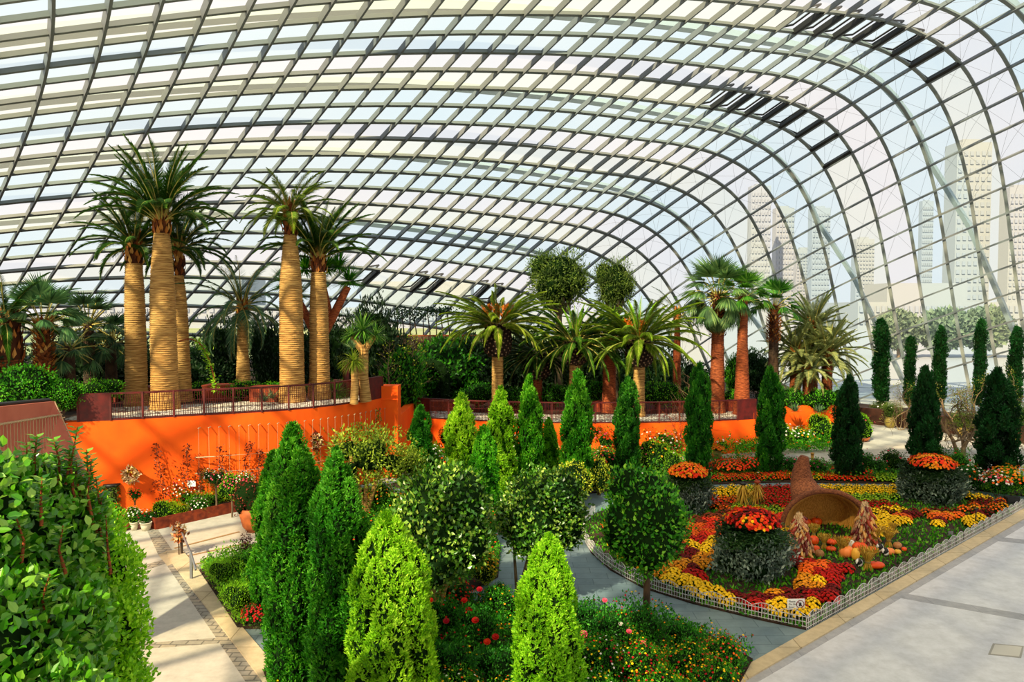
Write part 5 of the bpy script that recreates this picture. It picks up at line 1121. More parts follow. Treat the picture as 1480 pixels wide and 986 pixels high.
# ------------------------------------------------------------------ harvest display
M['pumpkin'] = solid('pumpkin_skin', '#ee5a0c', .45, noise=4, c2='#d84208'); M['stemm'] = solid('pumpkin_stem', '#7c6a34', .8)
M['pale'] = solid('pale_squash', '#f08a44', .5); M['tan'] = solid('tan_squash', '#c08a58', .6, noise=6, c2='#a06a3c'); M['ygourd'] = solid('yellow_gourd', '#e6ac3c', .5); M['wgourd'] = solid('white_gourd', '#e8e4dc', .5)
M['cow'] = solid('white_gourd_black_patches', '#f0eeea', .5, noise=5, c2='#0c0c0c', spots=(.46, .5))
def pumpkin(u, v, rp, mat, label, squash=.8, z=.05, elong=1.0, rz=0, tilt=0, yb=0.0, name='pumpkin'):
    g = G(u, v+rp*squash, z) if not yb else PD(u, v, yb); R = px(rp, g.y)*1.12
    o = thing(name, (g.x, g.y+R*.6, z if not yb else g.z-R*squash), label, 'pumpkin' if name == 'pumpkin' else 'gourd', None, rz)
    mb = MB(); ang = None; prof = [(max(.001, math.sin(t)**.8), -math.cos(t)) for t in np.linspace(0.02, PI-.1, 14)]
    mb.lathe([(r*R, (z_+1)*R*squash) for r, z_ in prof], 36, wob=lambda r, z_, a: r*(1-.09*np.abs(np.cos(a*5))**3)); b = mb.build('flesh', M[mat], o); b.scale = (elong, 1, 1)
    mb = MB(); mb.tube([(0, 0, 2*R*squash*.9), (R*.05, 0, 2*R*squash+.03), (R*.16, 0, 2*R*squash+R*.3)], [R*.14, R*.09, R*.07], 6); mb.build('stem', M['stemm'], o); return o
PK = [(1168, 742, 7, 'pumpkin', 'round red orange pumpkin deepest inside the horn at left', .9), (1168, 757, 5.5, 'pumpkin', 'small pumpkin below the deepest one in the horn', .95), (1182, 756, 7, 'pumpkin', 'broad pumpkin in the horn mouth right of the two stacked ones', .75), (1191, 752, 5, 'pumpkin', 'small flat pumpkin at the right of the horn cluster', .6),
 (1178, 783, 6.5, 'pumpkin', 'round pumpkin right of the left corn tower', .95), (1181, 795, 5, 'pumpkin', 'little pumpkin below the round one by the left corn tower', .9), (1204, 785, 8, 'pumpkin', 'flattened pumpkin in the middle of the harvest display', .5), (1203, 795, 6.5, 'pumpkin', 'flattened pumpkin half under the middle one', .5),
 (1227, 784, 6.5, 'pumpkin', 'orange pumpkin behind the white gourd', .95), (1246, 795, 10, 'pumpkin', 'largest bright orange pumpkin right of the display centre', .75), (1226, 800, 9.5, 'pale', 'large pale orange pumpkin beside the yellow gourd', .85), (1186, 802, 6, 'tan', 'tan knobbly squash at the foot of the left corn tower', .85),
 (1263, 797, 5.5, 'pumpkin', 'small red pumpkin under the twin straw sheaves', .85), (1288, 799, 6, 'pale', 'pale squash at the right end of the display', .8), (1299, 799, 4.5, 'ygourd', 'small golden squash right of the pale one', .7), (1308, 795, 3.5, 'pumpkin', 'smallest dark orange squash at the far right of the display', .8), (1299, 790, 5.5, 'tan', 'dull tan squash behind the small golden one', .8)]
for u, v, r, m_, lb, sq in PK: pumpkin(u, v, r, m_, lb, sq)
pumpkin(1268, 819, 7.5, 'pumpkin', 'long orange squash lying in front near the edging', .62, elong=1.6)
pumpkin(1238, 803, 5.5, 'ygourd', 'upright yellow gourd leaning on the large pale pumpkin', 1.5, name='gourd')
pumpkin(1232, 788, 4, 'wgourd', 'white pear shaped gourd in the centre of the display', 1.4, name='gourd')
for u, v, lb in ((1243, 815, 'white gourd with black patches in front of the yellow gourd'), (1273, 793, 'left white gourd with black patches by the twin sheaves'), (1281, 799, 'right white gourd with black patches by the twin sheaves')): pumpkin(u, v, 4.5, 'cow', lb, 1.2, name='gourd')
M['L_wheat'] = leafmat('wheat_straw', ['#8a6a1c', '#b8922e', '#dcbc58'], .8, .15)
def sheaf_mesh():
    rs = np.random.RandomState(5); mb = MB(); n = 150; a = rs.rand(n)*2*PI; q = rs.rand(n)**.5; B0 = np.stack([np.cos(a)*q*.16, np.sin(a)*q*.16, 0*a], 1)
    W = B0*.35+np.array([0, 0, .28]); T = np.stack([np.cos(a)*q*.27, np.sin(a)*q*.27, .55+rs.rand(n)*.1], 1)
    for A, B in ((B0, W), (W, T)):
        D = B-A; leaves(mb, A, D, rnd_dirs(n), np.linalg.norm(D, axis=1)*1.05, .02)
    leaves(mb, T, unit(T-W+rs.normal(size=(n, 3))*.1), rnd_dirs(n), .12, .035); mb.lathe([(.03, 0), (.075, .27), (.12, .45), (.18, .56), (.01, .57)], 10, 0, .3)
    tie = MB(); tie.lathe([(.085, .25), (.092, .27), (.085, .30)], 12); return mb.mesh('straw', [M['L_wheat']]), tie.mesh('tie', [M['stemm']])
shm, tim = sheaf_mesh()
for u, vb, vt, lb in ((1176, 779, 763, 'straw sheaf behind the round pumpkin by the left corn tower'), (1191, 794, 777, 'straw sheaf left of the flattened pumpkins'), (1217, 806, 783, 'straw sheaf leaning by the large pale pumpkin'), (1254, 825, 799, 'straw sheaf standing nearest the viewer'), (1263, 792, 769, 'left one of the twin straw sheaves'), (1284, 792, 770, 'right one of the twin straw sheaves'), (1291, 772, 760, 'straw sheaf farthest back beside the right corn tower')):
    g = G(u, vb, .05); h = px(vb-vt, g.y)*1.15; o = thing('straw_sheaf', (g.x, g.y, .05), lb, 'sheaf', None, u); link('straw', shm, o, None, None, h/.62); link('tie', tim, o, None, None, h/.62)
def cob_mesh():
    mb = MB(); mb.lathe([(.004, 0), (.03, .02), (.036, .08), (.03, .16), (.005, .2)], 8, wob=lambda r, z, a: r*(1+.06*np.sin(a*8))); n = 5; a = np.arange(n)*1.25
    D = np.stack([np.cos(a)*.5, np.sin(a)*.5, -np.ones(n)], 1); leaves(mb, np.zeros((n, 3))+np.array([0, 0, .02]), D, np.stack([np.cos(a), np.sin(a), 0*a], 1), .16, .05, 1); return mb
M['husk'] = solid('dry_husk', '#d9b98c', .8)
cobs = [cob_mesh().mesh('corn_cob', [solid('corn_'+c[1:], c, .5, noise=60, c2=c2), M['husk']]) for c, c2 in (('#7a1810', '#3f0c08'), ('#b8401c', '#6a1c0c'), ('#e8b46a', '#b87a30'), ('#8a2418', '#c8a070'))]
def corn_tower(u, vb, vt, hw, label, seed):
    g = G(u, vb, .05); rs = np.random.RandomState(seed); R = px(hw, g.y); y = g.y+R*.6; hz = H-(vt-450)*y/F-.08; o = thing('corn_tower', (g.x, y, .05), label, 'corn display')
    mb = MB(); mb.lathe([(R*.85, 0), (R*.75, hz*.3), (R*.4, hz*.75), (R*.15, hz*.97), (.01, hz)], 16); mb.build('straw_core', M['bark_r'], o)
    for k in range(98):
        t = (k+.5)/98; a = k*2.399; z = hz*(1-(1-t)**.5*1.0) if False else hz*t**1.15; r = np.interp(z/hz, [0, .3, .75, 1], [.9, .8, .45, .12])*R
        c = link('corn_cob', cobs[rs.randint(0, 4)], o, (r*math.cos(a), r*math.sin(a), z+.08), None, 1.25); d = Vector((math.cos(a)*.5, math.sin(a)*.5, -.9))+Vector(rs.normal(size=3)*.25); c.rotation_euler = d.to_track_quat('Z', 'Y').to_euler()
corn_tower(1159, 806, 751, 19, 'left tower of red and cream corn cobs beside the horn mouth', 1); corn_tower(1255, 792, 735, 18, 'right tower of red and cream corn cobs beside the horn mouth', 2)
# two dried corn stook figures behind the nearest mound
for u, vt, lb, s_ in ((1073, 697, 'left dried corn stook with a dark bird like top behind the nearest mound', 1), (1094, 694, 'right dried corn stook with a red husk top behind the nearest mound', 2)):
    g = G(u, 736, .05); h = H-(vt-450)*g.y/F-.08; o = thing('corn_stook', (g.x, g.y, .05), lb, 'stook'); rs = np.random.RandomState(s_)
    mb = MB(); mb.tube([(0, 0, 0), (.02, 0, h*.9)], .05, 6); mb.build('stake', M['bark_r'], o); mb = MB(); n = 130; a = rs.rand(n)*6.28
    P = np.stack([np.cos(a)*.08, np.sin(a)*.08, h*rs.uniform(.45, .9, n)], 1); blades(mb, P, np.stack([np.cos(a)*.4, np.sin(a)*.4, rs.uniform(-1, .1, n)], 1), .5, .04, 1.2, 3); mb.build('raffia', M['L_wheat'], o)
    mb = MB(); mb.lathe([(.02, h*.86), (.13, h*.9), (.11, h*.96), (.02, h)], 9); mb.build('top', M['black' if s_ == 1 else 'rust'], o)
# ------------------------------------------------------------------ signs
def text_mesh(s, size, mat, parent, loc, rot, name='lettering', align='LEFT'):
    c = bpy.data.curves.new('t', 'FONT'); c.body = s; c.size = size; c.align_x = align; c.extrude = .001; t = bpy.data.objects.new('t', c); COL.objects.link(t)
    bpy.context.view_layer.update(); me = bpy.data.meshes.new_from_object(t.evaluated_get(bpy.context.evaluated_depsgraph_get())); bpy.data.objects.remove(t); me.materials.clear(); me.materials.append(M[mat]); return link(name, me, parent, loc, rot)
M['ink'] = solid('dark_print', '#23272b', .6); M['signred'] = solid('sign_red', '#7a1226', .5); M['plate'] = solid('white_sign_face', '#f0f0ee', .5)
g = G(1150, 893, .05); w_ = px(26, g.y); h_ = px(15.5, g.y); sg = thing('notice_sign', (g.x, g.y, .05), 'white notice with a crossed out red ring at the tip of the island bed', 'sign', None, .06)
zc = px(13, g.y)+.12; mb = MB(); mb.box((0, 0, zc), (w_, .02, h_)); mb.build('plate', M['plate'], sg)
mb = MB(); mb.box((-w_*.3, .02, zc/2), (.02, .02, zc)); mb.box((w_*.3, .02, zc/2), (.02, .02, zc)); mb.build('stakes', M['black'], sg)
for k, s_ in enumerate(('Please', 'Do Not', 'Enter')): text_mesh(s_, h_*.26, 'ink', sg, (-w_*.43, -.013, zc+h_*(.20-.27*k)), (PI/2, 0, 0))
mb = MB(); c0 = np.array([w_*.24, -.014, zc]); rr = h_*.36; mb.tube([tuple(c0+np.array([rr*math.cos(t), 0, rr*math.sin(t)])) for t in np.linspace(0, 2*PI, 25)], .009, 5, cap=False); mb.tube([tuple(c0+np.array([-rr*.7, -.004, rr*.7])), tuple(c0+np.array([rr*.7, -.004, -rr*.7]))], .009, 5); mb.build('prohibition_ring', M['signred'], sg)
mb = MB(); mb.tube([tuple(c0+np.array([.0, 0, rr*.45])), tuple(c0+np.array([0, 0, rr*.1])), tuple(c0+np.array([-rr*.25, 0, -rr*.5]))], [.022, .03, .012], 6); mb.tube([tuple(c0+np.array([0, 0, rr*.1])), tuple(c0+np.array([rr*.3, 0, -rr*.45]))], .012, 5); mb.build('walking_figure', M['ink'], sg)
g = G(1374, 778, .05); o = thing('plant_label', (g.x, g.y, .05), 'tiny grey plant label on a stake near the straight edging', 'sign'); mb = MB(); mb.box((0, 0, .16), (.16, .01, .14)); mb.build('plate', M['cable'], o); mb = MB(); mb.tube([(0, .01, 0), (0, .01, .16)], .008, 4); mb.build('stake', M['cable'], o)
g = G(1462, 729, .05); o = thing('floodlight', (g.x, g.y, .05), 'black box floodlight at the far right tip of the island bed', 'light'); mb = MB(); mb.box((0, 0, .18), (.52, .18, .26)); mb.box((0, -.1, .18), (.46, .03, .2)); mb.build('housing', M['black'], o); mb = MB(); mb.box((0, 0, .03), (.3, .12, .06)); mb.build('bracket', M['cable'], o)
g = G(1410, 762, .05); mb = MB(); mb.tube([(0, 0, 0), (0, 0, .6)], .02, 6); mb.box((0, 0, .62), (.09, .09, .05)); o = mb.build('spike_lamp', M['black'], None, (g.x, g.y, .05)); tag(o, 'thin black spike lamp among yellow flowers on the right of the island bed', 'light')
# ------------------------------------------------------------------ flowering bushes
def fbush(u, vt, vb, wp, key, label, cs=(), n=60, fs=.035, tint=(1, 1, 1), cat='shrub', name='shrub', d=None, z0=0.07, group=None, top=.0, blooms=(), stems=True, depth=1.0, pot=None):
    """leafy bush standing on the ground with small flowers over it and single named blooms"""
    g = G(u, vb, z0) if d is None else PD(u, vb, d); y = g.y if d is None else d
    K = SPEC[key]; me = crown_mesh(key, *K[0], **K[1]); R = px(wp, y)/2; hz = px(vb-vt, y)*.5; o = thing(name, (g.x, y+(R*.6 if d is None else 0), z0 if d is None else g.z), label, cat, group)
    f = link('foliage', me, o, (0, 0, hz), None, (R/K[0][0]*.95, R/K[0][0]*.95*depth, hz/K[0][1]*1.0)); f.color = (*tint, 1)
    if stems: link('stems', limbs(max(.12, hz), R*.6, 5, int(u) % 90, 'bark_d', min(.03, R*.08), .1), o)
    if cs and n:
        mb = MB(); P, N = dome_pts(n, R*.97, hz*.97, int(u+vb), top+.35 if top else .15)
        P = P*(1+.06*RS.normal(size=(n, 1))); q = RS.randint(0, len(cs), n)
        for k in range(len(cs)):
            s = q == k
            if s.any(): heads(mb, P[s]+np.array([0, 0, hz]), N[s], fs, k, 6)
        mb.build('blossoms', [M['f_'+c] for c in cs], o)
    for (bu, bv, c, r) in blooms:
        q = PD(bu, bv, y-.1); mb = MB(); r *= .75; heads(mb, np.zeros((1, 3)), np.array([[0, -.5, .8]]), r, 0, 8); heads(mb, np.zeros((1, 3))+.01, np.array([[.2, -.3, .8]]), r*.7, 0, 7); mb.tube([(0, .0, -.02), (0, .06, -.45)], .007, 4, 1)
        b = mb.build('bloom', [M['f_'+c], M['L_mum']], o); b.location = q-Vector(o.location)
    return o
SPEC['rose'] = ((1.2, 1.0, 3800, .12, .065, 'L_dark', 71), dict(amp=.4, spread=.75, up=.7, jit=1.1, ck=.5))
SPEC['soft'] = ((1.2, 1.0, 5200, .075, .028, 'L_lime', 72), dict(amp=.28, spread=.5, up=1.3, jit=.8, ck=.6))
SPEC['herb'] = ((1.2, 1.0, 4600, .10, .05, 'L_mid', 73), dict(amp=.35, spread=.65, up=.9, jit=1.0, ck=.55))
SPEC['mapl'] = ((1.0, 1.0, 1700, .13, .08, 'L_bronze', 74), dict(amp=.3, spread=.7, up=-.2, jit=1.2))
def undergrowth(name, polys, n, hmax, mat, L, label, cs=(), nf=0, fr=.025, tint=(1, 1, 1), seed=1, tuft=.5):
    rs = np.random.RandomState(seed); P = []
    for poly, sh in polys:
        W = [(p.x, p.y) for p in (G(u, v, .05) for u, v in poly)]; x0, x1 = min(p[0] for p in W), max(p[0] for p in W); y0, y1 = min(p[1] for p in W), max(p[1] for p in W); q = 0
        while q < int(n*sh):
            x, y = rs.uniform(x0, x1), rs.uniform(y0, y1)
            if in_poly(x, y, W): P.append((x, y)); q += 1
    P = np.array(P); m = len(P); hh = hmax*(.55+.45*fbm(np.column_stack([P, P[:, 0]*0]), 1.6, seed))*np.clip(.5+rs.rand(m)*.5, 0, 1); z = .06+np.abs(hh)*rs.rand(m)**.6
    V = np.column_stack([P, z]); mb = MB(); leaves(mb, V, unit(rs.normal(size=(m, 3))*.7+np.array([0, 0, tuft])), unit(rs.normal(size=(m, 3))*.5+np.array([0, 0, 1])), L*rs.uniform(.7, 1.3, m), L*.5)
    k = max(1, len(cs))
    if cs:
        i = rs.randint(0, m, nf); F = np.column_stack([P[i], .06+np.abs(hh[i])*rs.uniform(.9, 1.15, nf)]); c = np.digitize(fbm(F, 1.1, seed+4)*.8+rs.normal(size=nf)*.35, np.linspace(-.7, .7, k+1)[1:-1])
        for q in range(k):
            g_ = c == q
            if g_.any(): heads(mb, F[g_], np.tile([0, -.3, 1.], (g_.sum(), 1)), fr, q+1, 6)
    o = mb.build(name, [M[mat]]+[M['f_'+c_] for c_ in cs]); o.color = (*tint, 1); tag(o, label, 'plants', kind='stuff'); return o
undergrowth('rose_bed_foliage', [(BED_B, 1.0)], 42000, .75, 'L_dark', .085, 'tangled dark green foliage with tiny crimson and yellow flowers covering the front bed', ('crim', 'dark', 'red', 'yellow', 'gold'), 1100, .025, (1.1, 1.3, .8), 3)
undergrowth('low_foliage', [(BED_C, .8), (BED_D, .5)], 26000, .8, 'L_mid', .10, 'low mixed foliage and small orange flowers covering the central beds under the camellias', ('scar', 'orange', 'gold'), 420, .035, (.8, 1, .55), 4)
undergrowth('low_foliage', [(BED_A, 1.0)], 12000, .7, 'L_lime', .09, 'low green foliage covering the lower left bed beside the kerb', (), 0, .03, (.6, .75, .5), 5)
undergrowth('low_foliage', [(BED_E, 1.0)], 16000, .6, 'L_mid', .11, 'low green foliage under the conifer row along the rear path', ('scar', 'white', 'orange'), 260, .04, (.6, .8, .5), 6)
undergrowth('wall_foot_planting', [([(598, 694), (612, 660), (700, 658), (860, 655), (1060, 648), (1062, 660), (1020, 668), (880, 676), (800, 684), (700, 690)], .8), ([(1062, 648), (1200, 640), (1235, 640), (1235, 652), (1140, 656), (1062, 664)], .35)], 17000, 1.25, 'L_mid', .13, 'mixed green planting with small flowers along the foot of the low orange wall', ('scar', 'white', 'gold', 'pink'), 420, .05, (1.0, 1.15, .6), 8)
# --- bed at lower left
for a in ((318, 806, 858, 58, 'soft', 'bright green ferny shrub beside the pale kerb, farthest of the lower left bed', (.85, .95, .6)), (340, 838, 902, 66, 'soft', 'round bright green shrub directly above the red bedding at lower left', (.8, .95, .6)),
    (372, 822, 880, 60, 'herb', 'mid green shrub between the round bright one and the tall dark conifer', (.8, 1, .7)), (376, 790, 838, 62, 'herb', 'dark green shrub at the foot of the bronze maple', (.55, .7, .5)), (345, 800, 842, 40, 'herb', 'green herb clump left of the bronze maple stem', (.7, .85, .6))):
    fbush(*a[:6], tint=a[6])
fbush(372, 878, 912, 62, 'rose', 'patch of crimson flowers at the corner of the grey path lower left', ('crim', 'crim', 'red'), 200, .026, (.8, .6, .6), cat='flowers', name='flower_patch')
fbush(396, 874, 905, 36, 'rose', 'small crimson flower tuft touching the tall dark conifer', ('crim', 'red'), 90, .026, (.8, .6, .6), cat='flowers', name='flower_patch')
# --- central bed under the camellias
for a, cs in (((655, 842, 892, 64, 'rose', 'red flowering bush below the large camellia tree', (1, 1, .8)), ('red', 'scar', 'scar')), ((700, 800, 848, 44, 'yel', 'small yellow flowered bush at the right rim of the central bed', (.9, .9, .7)), ('yellow', 'gold')),
    ((718, 845, 880, 40, 'herb', 'green low shrub left of the lime conifer beside the path', (.8, 1, .7)), ()), ((600, 850, 900, 50, 'herb', 'dark undergrowth at the foot of the large camellia tree', (.5, .7, .5)), ('gold',)),
    ((540, 700, 745, 60, 'herb', 'undergrowth below the olive tree', (.7, .8, .5)), ('gold', 'orange')), ((480, 712, 770, 70, 'herb', 'green undergrowth hidden behind the dark foreground conifers', (.7, .8, .5)), ()),
    ((700, 735, 790, 50, 'herb', 'green undergrowth between the two camellia trees', (.6, .8, .5)), ('orange',)), ((590, 712, 748, 44, 'olive', 'feathery tan and green shrub just left above the large camellia', (1.5, 1.2, .7)), ('gold',)),
    ((705, 818, 846, 26, 'yel', 'narrow yellow flower edging on the left of the grey path', (1, 1, .7)), ('yellow', 'yellow')), ((628, 700, 735, 50, 'herb', 'low bush between the small left conifer and the camellia', (1, 1, .6)), ('scar',))):
    fbush(*a[:6], cs=cs, n=70, fs=.03, tint=a[6])
# --- rose bed in front
rb = [
 ((640, 862, 935, 60, 'rose', 'rose bush with red blooms nearest the large camellia trunk', (1.1, 1.2, .8)), ('scar', 'red'), 30, ((611, 886, 'scar', .1), (622, 868, 'scar', .09), (645, 898, 'crim', .1), (677, 883, 'red', .12), (671, 868, 'red', .1))),
 ((690, 875, 950, 70, 'rose', 'rose bush with several large red blooms left of the lime conifer', (1, 1.15, .8)), ('scar',), 10, ((687, 897, 'red', .11), (716, 921, 'red', .11), (704, 928, 'scar', .11), (750, 900, 'scar', .08), (693, 852, 'crim', .09))),
 ((725, 850, 905, 60, 'rose', 'loose green rose bush with pale foliage at the edge of the path', (1.8, 1.6, .8)), ('gold', 'orange'), 30, ()),
 ((650, 930, 1010, 80, 'rose', 'dark leaved bush below the red roses', (.8, 1, .7)), (), 0, ()),
 ((720, 940, 1020, 90, 'rose', 'dark leaved bush against the left foot of the lime conifer', (.8, .95, .7)), (), 0, ()),
 ((650, 985, 1050, 110, 'herb', 'low bush dotted with small yellow and white flowers at the bottom edge', (1, 1.1, .7)), ('yellow', 'white', 'orange'), 160, ()),
 ((740, 1000, 1070, 110, 'herb', 'low bush with yellow flowers under the lime conifer', (1, 1.1, .7)), ('yellow', 'orange'), 120, ()),
 ((850, 872, 940, 60, 'rose', 'dark rose bush right of the lime conifer tip with pink buds', (.75, .9, .7)), ('pink',), 6, ((843, 917, 'pink', .13), (874, 868, 'pink', .08), (897, 902, 'white', .07))),
 ((885, 890, 950, 60, 'rose', 'dark rose bush with a pink bloom left of the standard tree trunk', (.75, .95, .7)), ('pink', 'crim'), 8, ((909, 913, 'pink', .08), (930, 930, 'pink', .09))),
 ((934, 876, 945, 56, 'rose', 'dark rose bush around the foot of the standard tree trunk', (.7, .9, .65)), (), 0, ()),
 ((990, 900, 955, 66, 'rose', 'dark rose bush at the back right of the rose bed', (.8, 1, .7)), ('yellow',), 8, ()),
 ((1050, 925, 985, 70, 'herb', 'flowering bush with crimson and orange flowers at the right tip of the rose bed', (.8, .9, .6)), ('crim', 'orange', 'crim', 'gold'), 150, ()),
 ((1000, 940, 1010, 90, 'herb', 'flowering bush thick with red and gold flowers near the right tip', (.7, .85, .6)), ('crim', 'red', 'yellow', 'gold'), 170, ()),
 ((930, 940, 1010, 90, 'herb', 'flowering bush with crimson flowers in the middle front of the rose bed', (.65, .85, .6)), ('crim', 'red', 'crim', 'yellow'), 190, ()),
 ((870, 930, 1010, 90, 'herb', 'flowering bush with crimson and cream flowers right of the lime conifer foot', (.7, .9, .6)), ('crim', 'white', 'crim', 'yellow'), 150, ()),
 ((1040, 965, 1040, 90, 'herb', 'low bush of red and yellow flowers at the lower right of the rose bed', (.7, .85, .6)), ('crim', 'red', 'yellow'), 150, ()),
 ((960, 985, 1070, 120, 'herb', 'low bush with orange, red and yellow flowers on the bottom edge', (.8, 1, .6)), ('yellow', 'orange', 'crim'), 200, ()),
 ((860, 985, 1080, 110, 'herb', 'low bush with pale yellow flowers on the bottom edge beside the lime conifer', (.8, 1, .6)), ('yellow', 'white', 'crim'), 150, ())]
for a, cs, n, bl in rb: fbush(*a[:6], cs=cs, n=int(n*.55), fs=.024, tint=a[6], blooms=bl, name='rose_bush' if a[4] == 'rose' else 'flowering_shrub')
# --- band between the rear path and the conifer row
for a, cs, n in (((880, 648, 690, 50, 'rose', 'shrub of mixed rust flowers left of the dark conifer behind the standard tree', (1.2, 1, .7)), ('orange', 'pink'), 60),
    ((952, 640, 688, 60, 'bright', 'lime green shrub left of the tall slim conifer', (.75, .8, .6)), ('pink', 'gold'), 30), ((975, 655, 692, 34, 'bright', 'trio of small round green topiary heads by the slim conifer', (.7, .75, .6)), (), 0),
    ((1060, 668, 690, 60, 'rose', 'bush of orange red flowers between the urn and the slim conifer', (1, .9, .6)), ('scar', 'orange', 'scar'), 200), ((1085, 662, 688, 40, 'rose', 'dark bush with red flowers right of the urn', (.8, .9, .6)), ('scar',), 70),
    ((1150, 662, 690, 50, 'rose', 'dark shrub with purple flowers behind the cornucopia tip', (.7, .9, .8)), ('purple', 'pink'), 30), ((1185, 664, 690, 40, 'herb', 'low green shrub with a few purple flowers right of the cornucopia tip', (.6, .8, .6)), ('purple',), 20),
    ((1262, 655, 690, 56, 'rose', 'dark rose shrub with pink blooms left of the narrow dark conifer', (.65, .75, .6)), ('pink',), 10), ((1300, 650, 690, 50, 'rose', 'purple leaved twiggy shrub beside the narrow dark conifer', (.9, .5, .6)), ('pink',), 8),
    ((1365, 640, 695, 50, 'rose', 'purple tinged shrub right of the narrow dark conifer', (.8, .6, .6)), ('pink',), 6), ((1395, 650, 706, 50, 'herb', 'dark green shrub with a red bloom left of the widest dark conifer', (.5, .65, .5)), ('crim',), 8),
    ((1410, 675, 712, 50, 'rose', 'dark shrub with scattered white and orange flowers', (.6, .7, .6)), ('white', 'orange'), 40), ((1475, 678, 722, 66, 'herb', 'golden topped bush with cream flowers at the right edge beside the path', (1.4, 1.1, .5)), ('gold', 'gold', 'orange'), 160),
    ((1448, 682, 722, 44, 'rose', 'bush with cream and pink flowers left of the golden topped bush', (.9, .9, .6)), ('white', 'pink', 'orange'), 110), ((1240, 676, 692, 60, 'herb', 'low green edging plants behind the rear path', (.6, .8, .6)), ('scar',), 60),
    ((820, 690, 716, 50, 'herb', 'low orange flowered plant left of the path bend', (.8, .8, .5)), ('orange', 'scar'), 60), ((752, 668, 700, 50, 'herb', 'low green bush between the conifers above the small camellia', (.7, .9, .5)), (), 0),
    ((640, 660, 700, 50, 'herb', 'low mixed bush between the two leftmost row conifers', (.9, .8, .5)), ('scar', 'white'), 30)):
    fbush(*a[:6], cs=cs, n=n, fs=.05, tint=a[6])
# --- plants along the foot of the low orange wall
for (u, vt, vb, wp, k, ti, cs, n), lb in zip((
    (620, 640, 690, 44, 'herb', (.9, .9, .6), ('white',), 30), (650, 618, 668, 40, 'rose', (1.3, .8, .6), ('scar',), 30), (745, 625, 668, 36, 'rose', (1.2, .8, .5), ('orange', 'white'), 60), (798, 606, 625, 20, 'rose', (1, .9, .6), ('scar', 'orange', 'white'), 60),
    (872, 612, 662, 44, 'rose', (1.4, .9, .6), ('scar', 'pink'), 70), (940, 612, 660, 40, 'rose', (1.4, .9, .6), ('orange', 'white', 'gold'), 60), (968, 622, 662, 44, 'herb', (.9, 1, .6), ('white', 'pink'), 40), (1040, 626, 656, 40, 'bright', (.8, .9, .6), ('white',), 20),
    (1063, 606, 652, 38, 'bright', (.95, 1, .6), (), 0), (1085, 618, 652, 34, 'herb', (.8, 1, .6), ('white', 'orange'), 30), (1135, 612, 650, 36, 'bright', (.7, .9, .6), ('white',), 40), (1160, 618, 648, 44, 'herb', (.9, 1.1, .9), ('white', 'gold'), 50),
    (1168, 604, 622, 30, 'rose', (1, .9, .5), ('gold', 'scar'), 50), (1192, 600, 645, 42, 'bright', (.95, 1.05, .6), (), 0), (1250, 598, 638, 34, 'bright', (.8, .95, .6), ('pink',), 10), (1275, 578, 612, 30, 'olive', (.8, .8, .7), ('white',), 14), (1212, 612, 640, 26, 'herb', (.7, .9, .6), (), 0)),
    ('low white flowered bush right of the small rich green conifer', 'rust flowered shrub against the low orange wall at left', 'orange flowered shrub on the low wall between two light conifers', 'potted mixed flowers standing above the wooden figure', 'tall rust and pink flowered shrub left of the dark conifer', 'orange and white flowered shrub by the low wall', 'white flowered shrub left of the tall slim conifer',
     'low lime shrub right of the slim conifer', 'upright lime green shrub against the orange wall', 'green shrub with white flowers under the railing end', 'lime green shrub right of the conifer near the railing end', 'silvery green shrub with white flowers before the orange wall', 'golden flowers in front of the white wall notice',
     'tall lime shrub at the right end of the orange wall', 'lime green shrub in a dish pot behind the very dark conifer', 'grey leaved potted shrub behind the very dark conifer', 'green shrub tucked left of the very dark conifer')):
    fbush(u, vt, vb, wp, k, lb, cs=cs, n=n, fs=.055, tint=ti, z0=.0)
p = PD(1162, 600, 42); mb = MB(); mb.box((0, 0, 0), (.26, .02, .2)); o = mb.build('wall_notice', M['plate'], None, (p.x, G(1162, 586.5, 2.1).y-.02, 1.55)); tag(o, 'small white notice on the right end of the orange wall', 'sign')
# --- pots
M['glaze'] = solid('ochre_glazed_pot', '#a08a3c', .5, noise=3, c2='#7c6a2c'); M['terra'] = solid('terracotta', '#b5602c', .7, noise=4, c2='#8c4620'); M['cream'] = solid('cream_pot', '#d8cdb4', .7); M['jar'] = solid('tan_jar', '#c89a4c', .6, noise=4, c2='#a0742f')
def pot(u, vt, vb, wp, mat, label, shape='bulb', z0=0.0, plant=None, squash=1.0):
    g = G(u, vb, z0); R = px(wp, g.y)/2; h = px(vb-vt, g.y); o = thing('plant_pot', (g.x, g.y+R, z0), label, 'pot')
    prof = {'bulb': [(.55, 0), (.85, .2), (1, .5), (.92, .8), (.72, .92), (.82, 1), (.7, 1), (.62, .88)], 'taper': [(.66, 0), (.86, .6), (.95, .9), (1.0, .9), (1.0, 1), (.88, 1), (.84, .85)], 'bowl': [(.45, 0), (.8, .25), (1, .7), (1.0, 1), (.93, 1), (.9, .85)]}[shape]
    mb = MB(); n = 4 if shape == 'taper' and squash < 1 else 24; mb.lathe([(.001, 0)]+[(r*R, z*h) for r, z in prof], n, smooth=n > 4); b = mb.build('body', M[mat], o)
    mb = MB(); mb.lathe([(prof[-1][0]*R, h*.86), (.001, h*.88)], 16); mb.build('soil', M['soil'], b); return o, g, R, h
pot(1290, 604, 619.5, 15, 'glaze', 'round ochre glazed pot in front of the brown planter wall', 'bulb'); fbush(1290, 578, 606, 30, 'olive', 'potted grey green shrub in the round ochre glazed pot', d=G(1290, 619, 0).y+.4, cs=('white',), n=12, tint=(1, 1.1, .8))
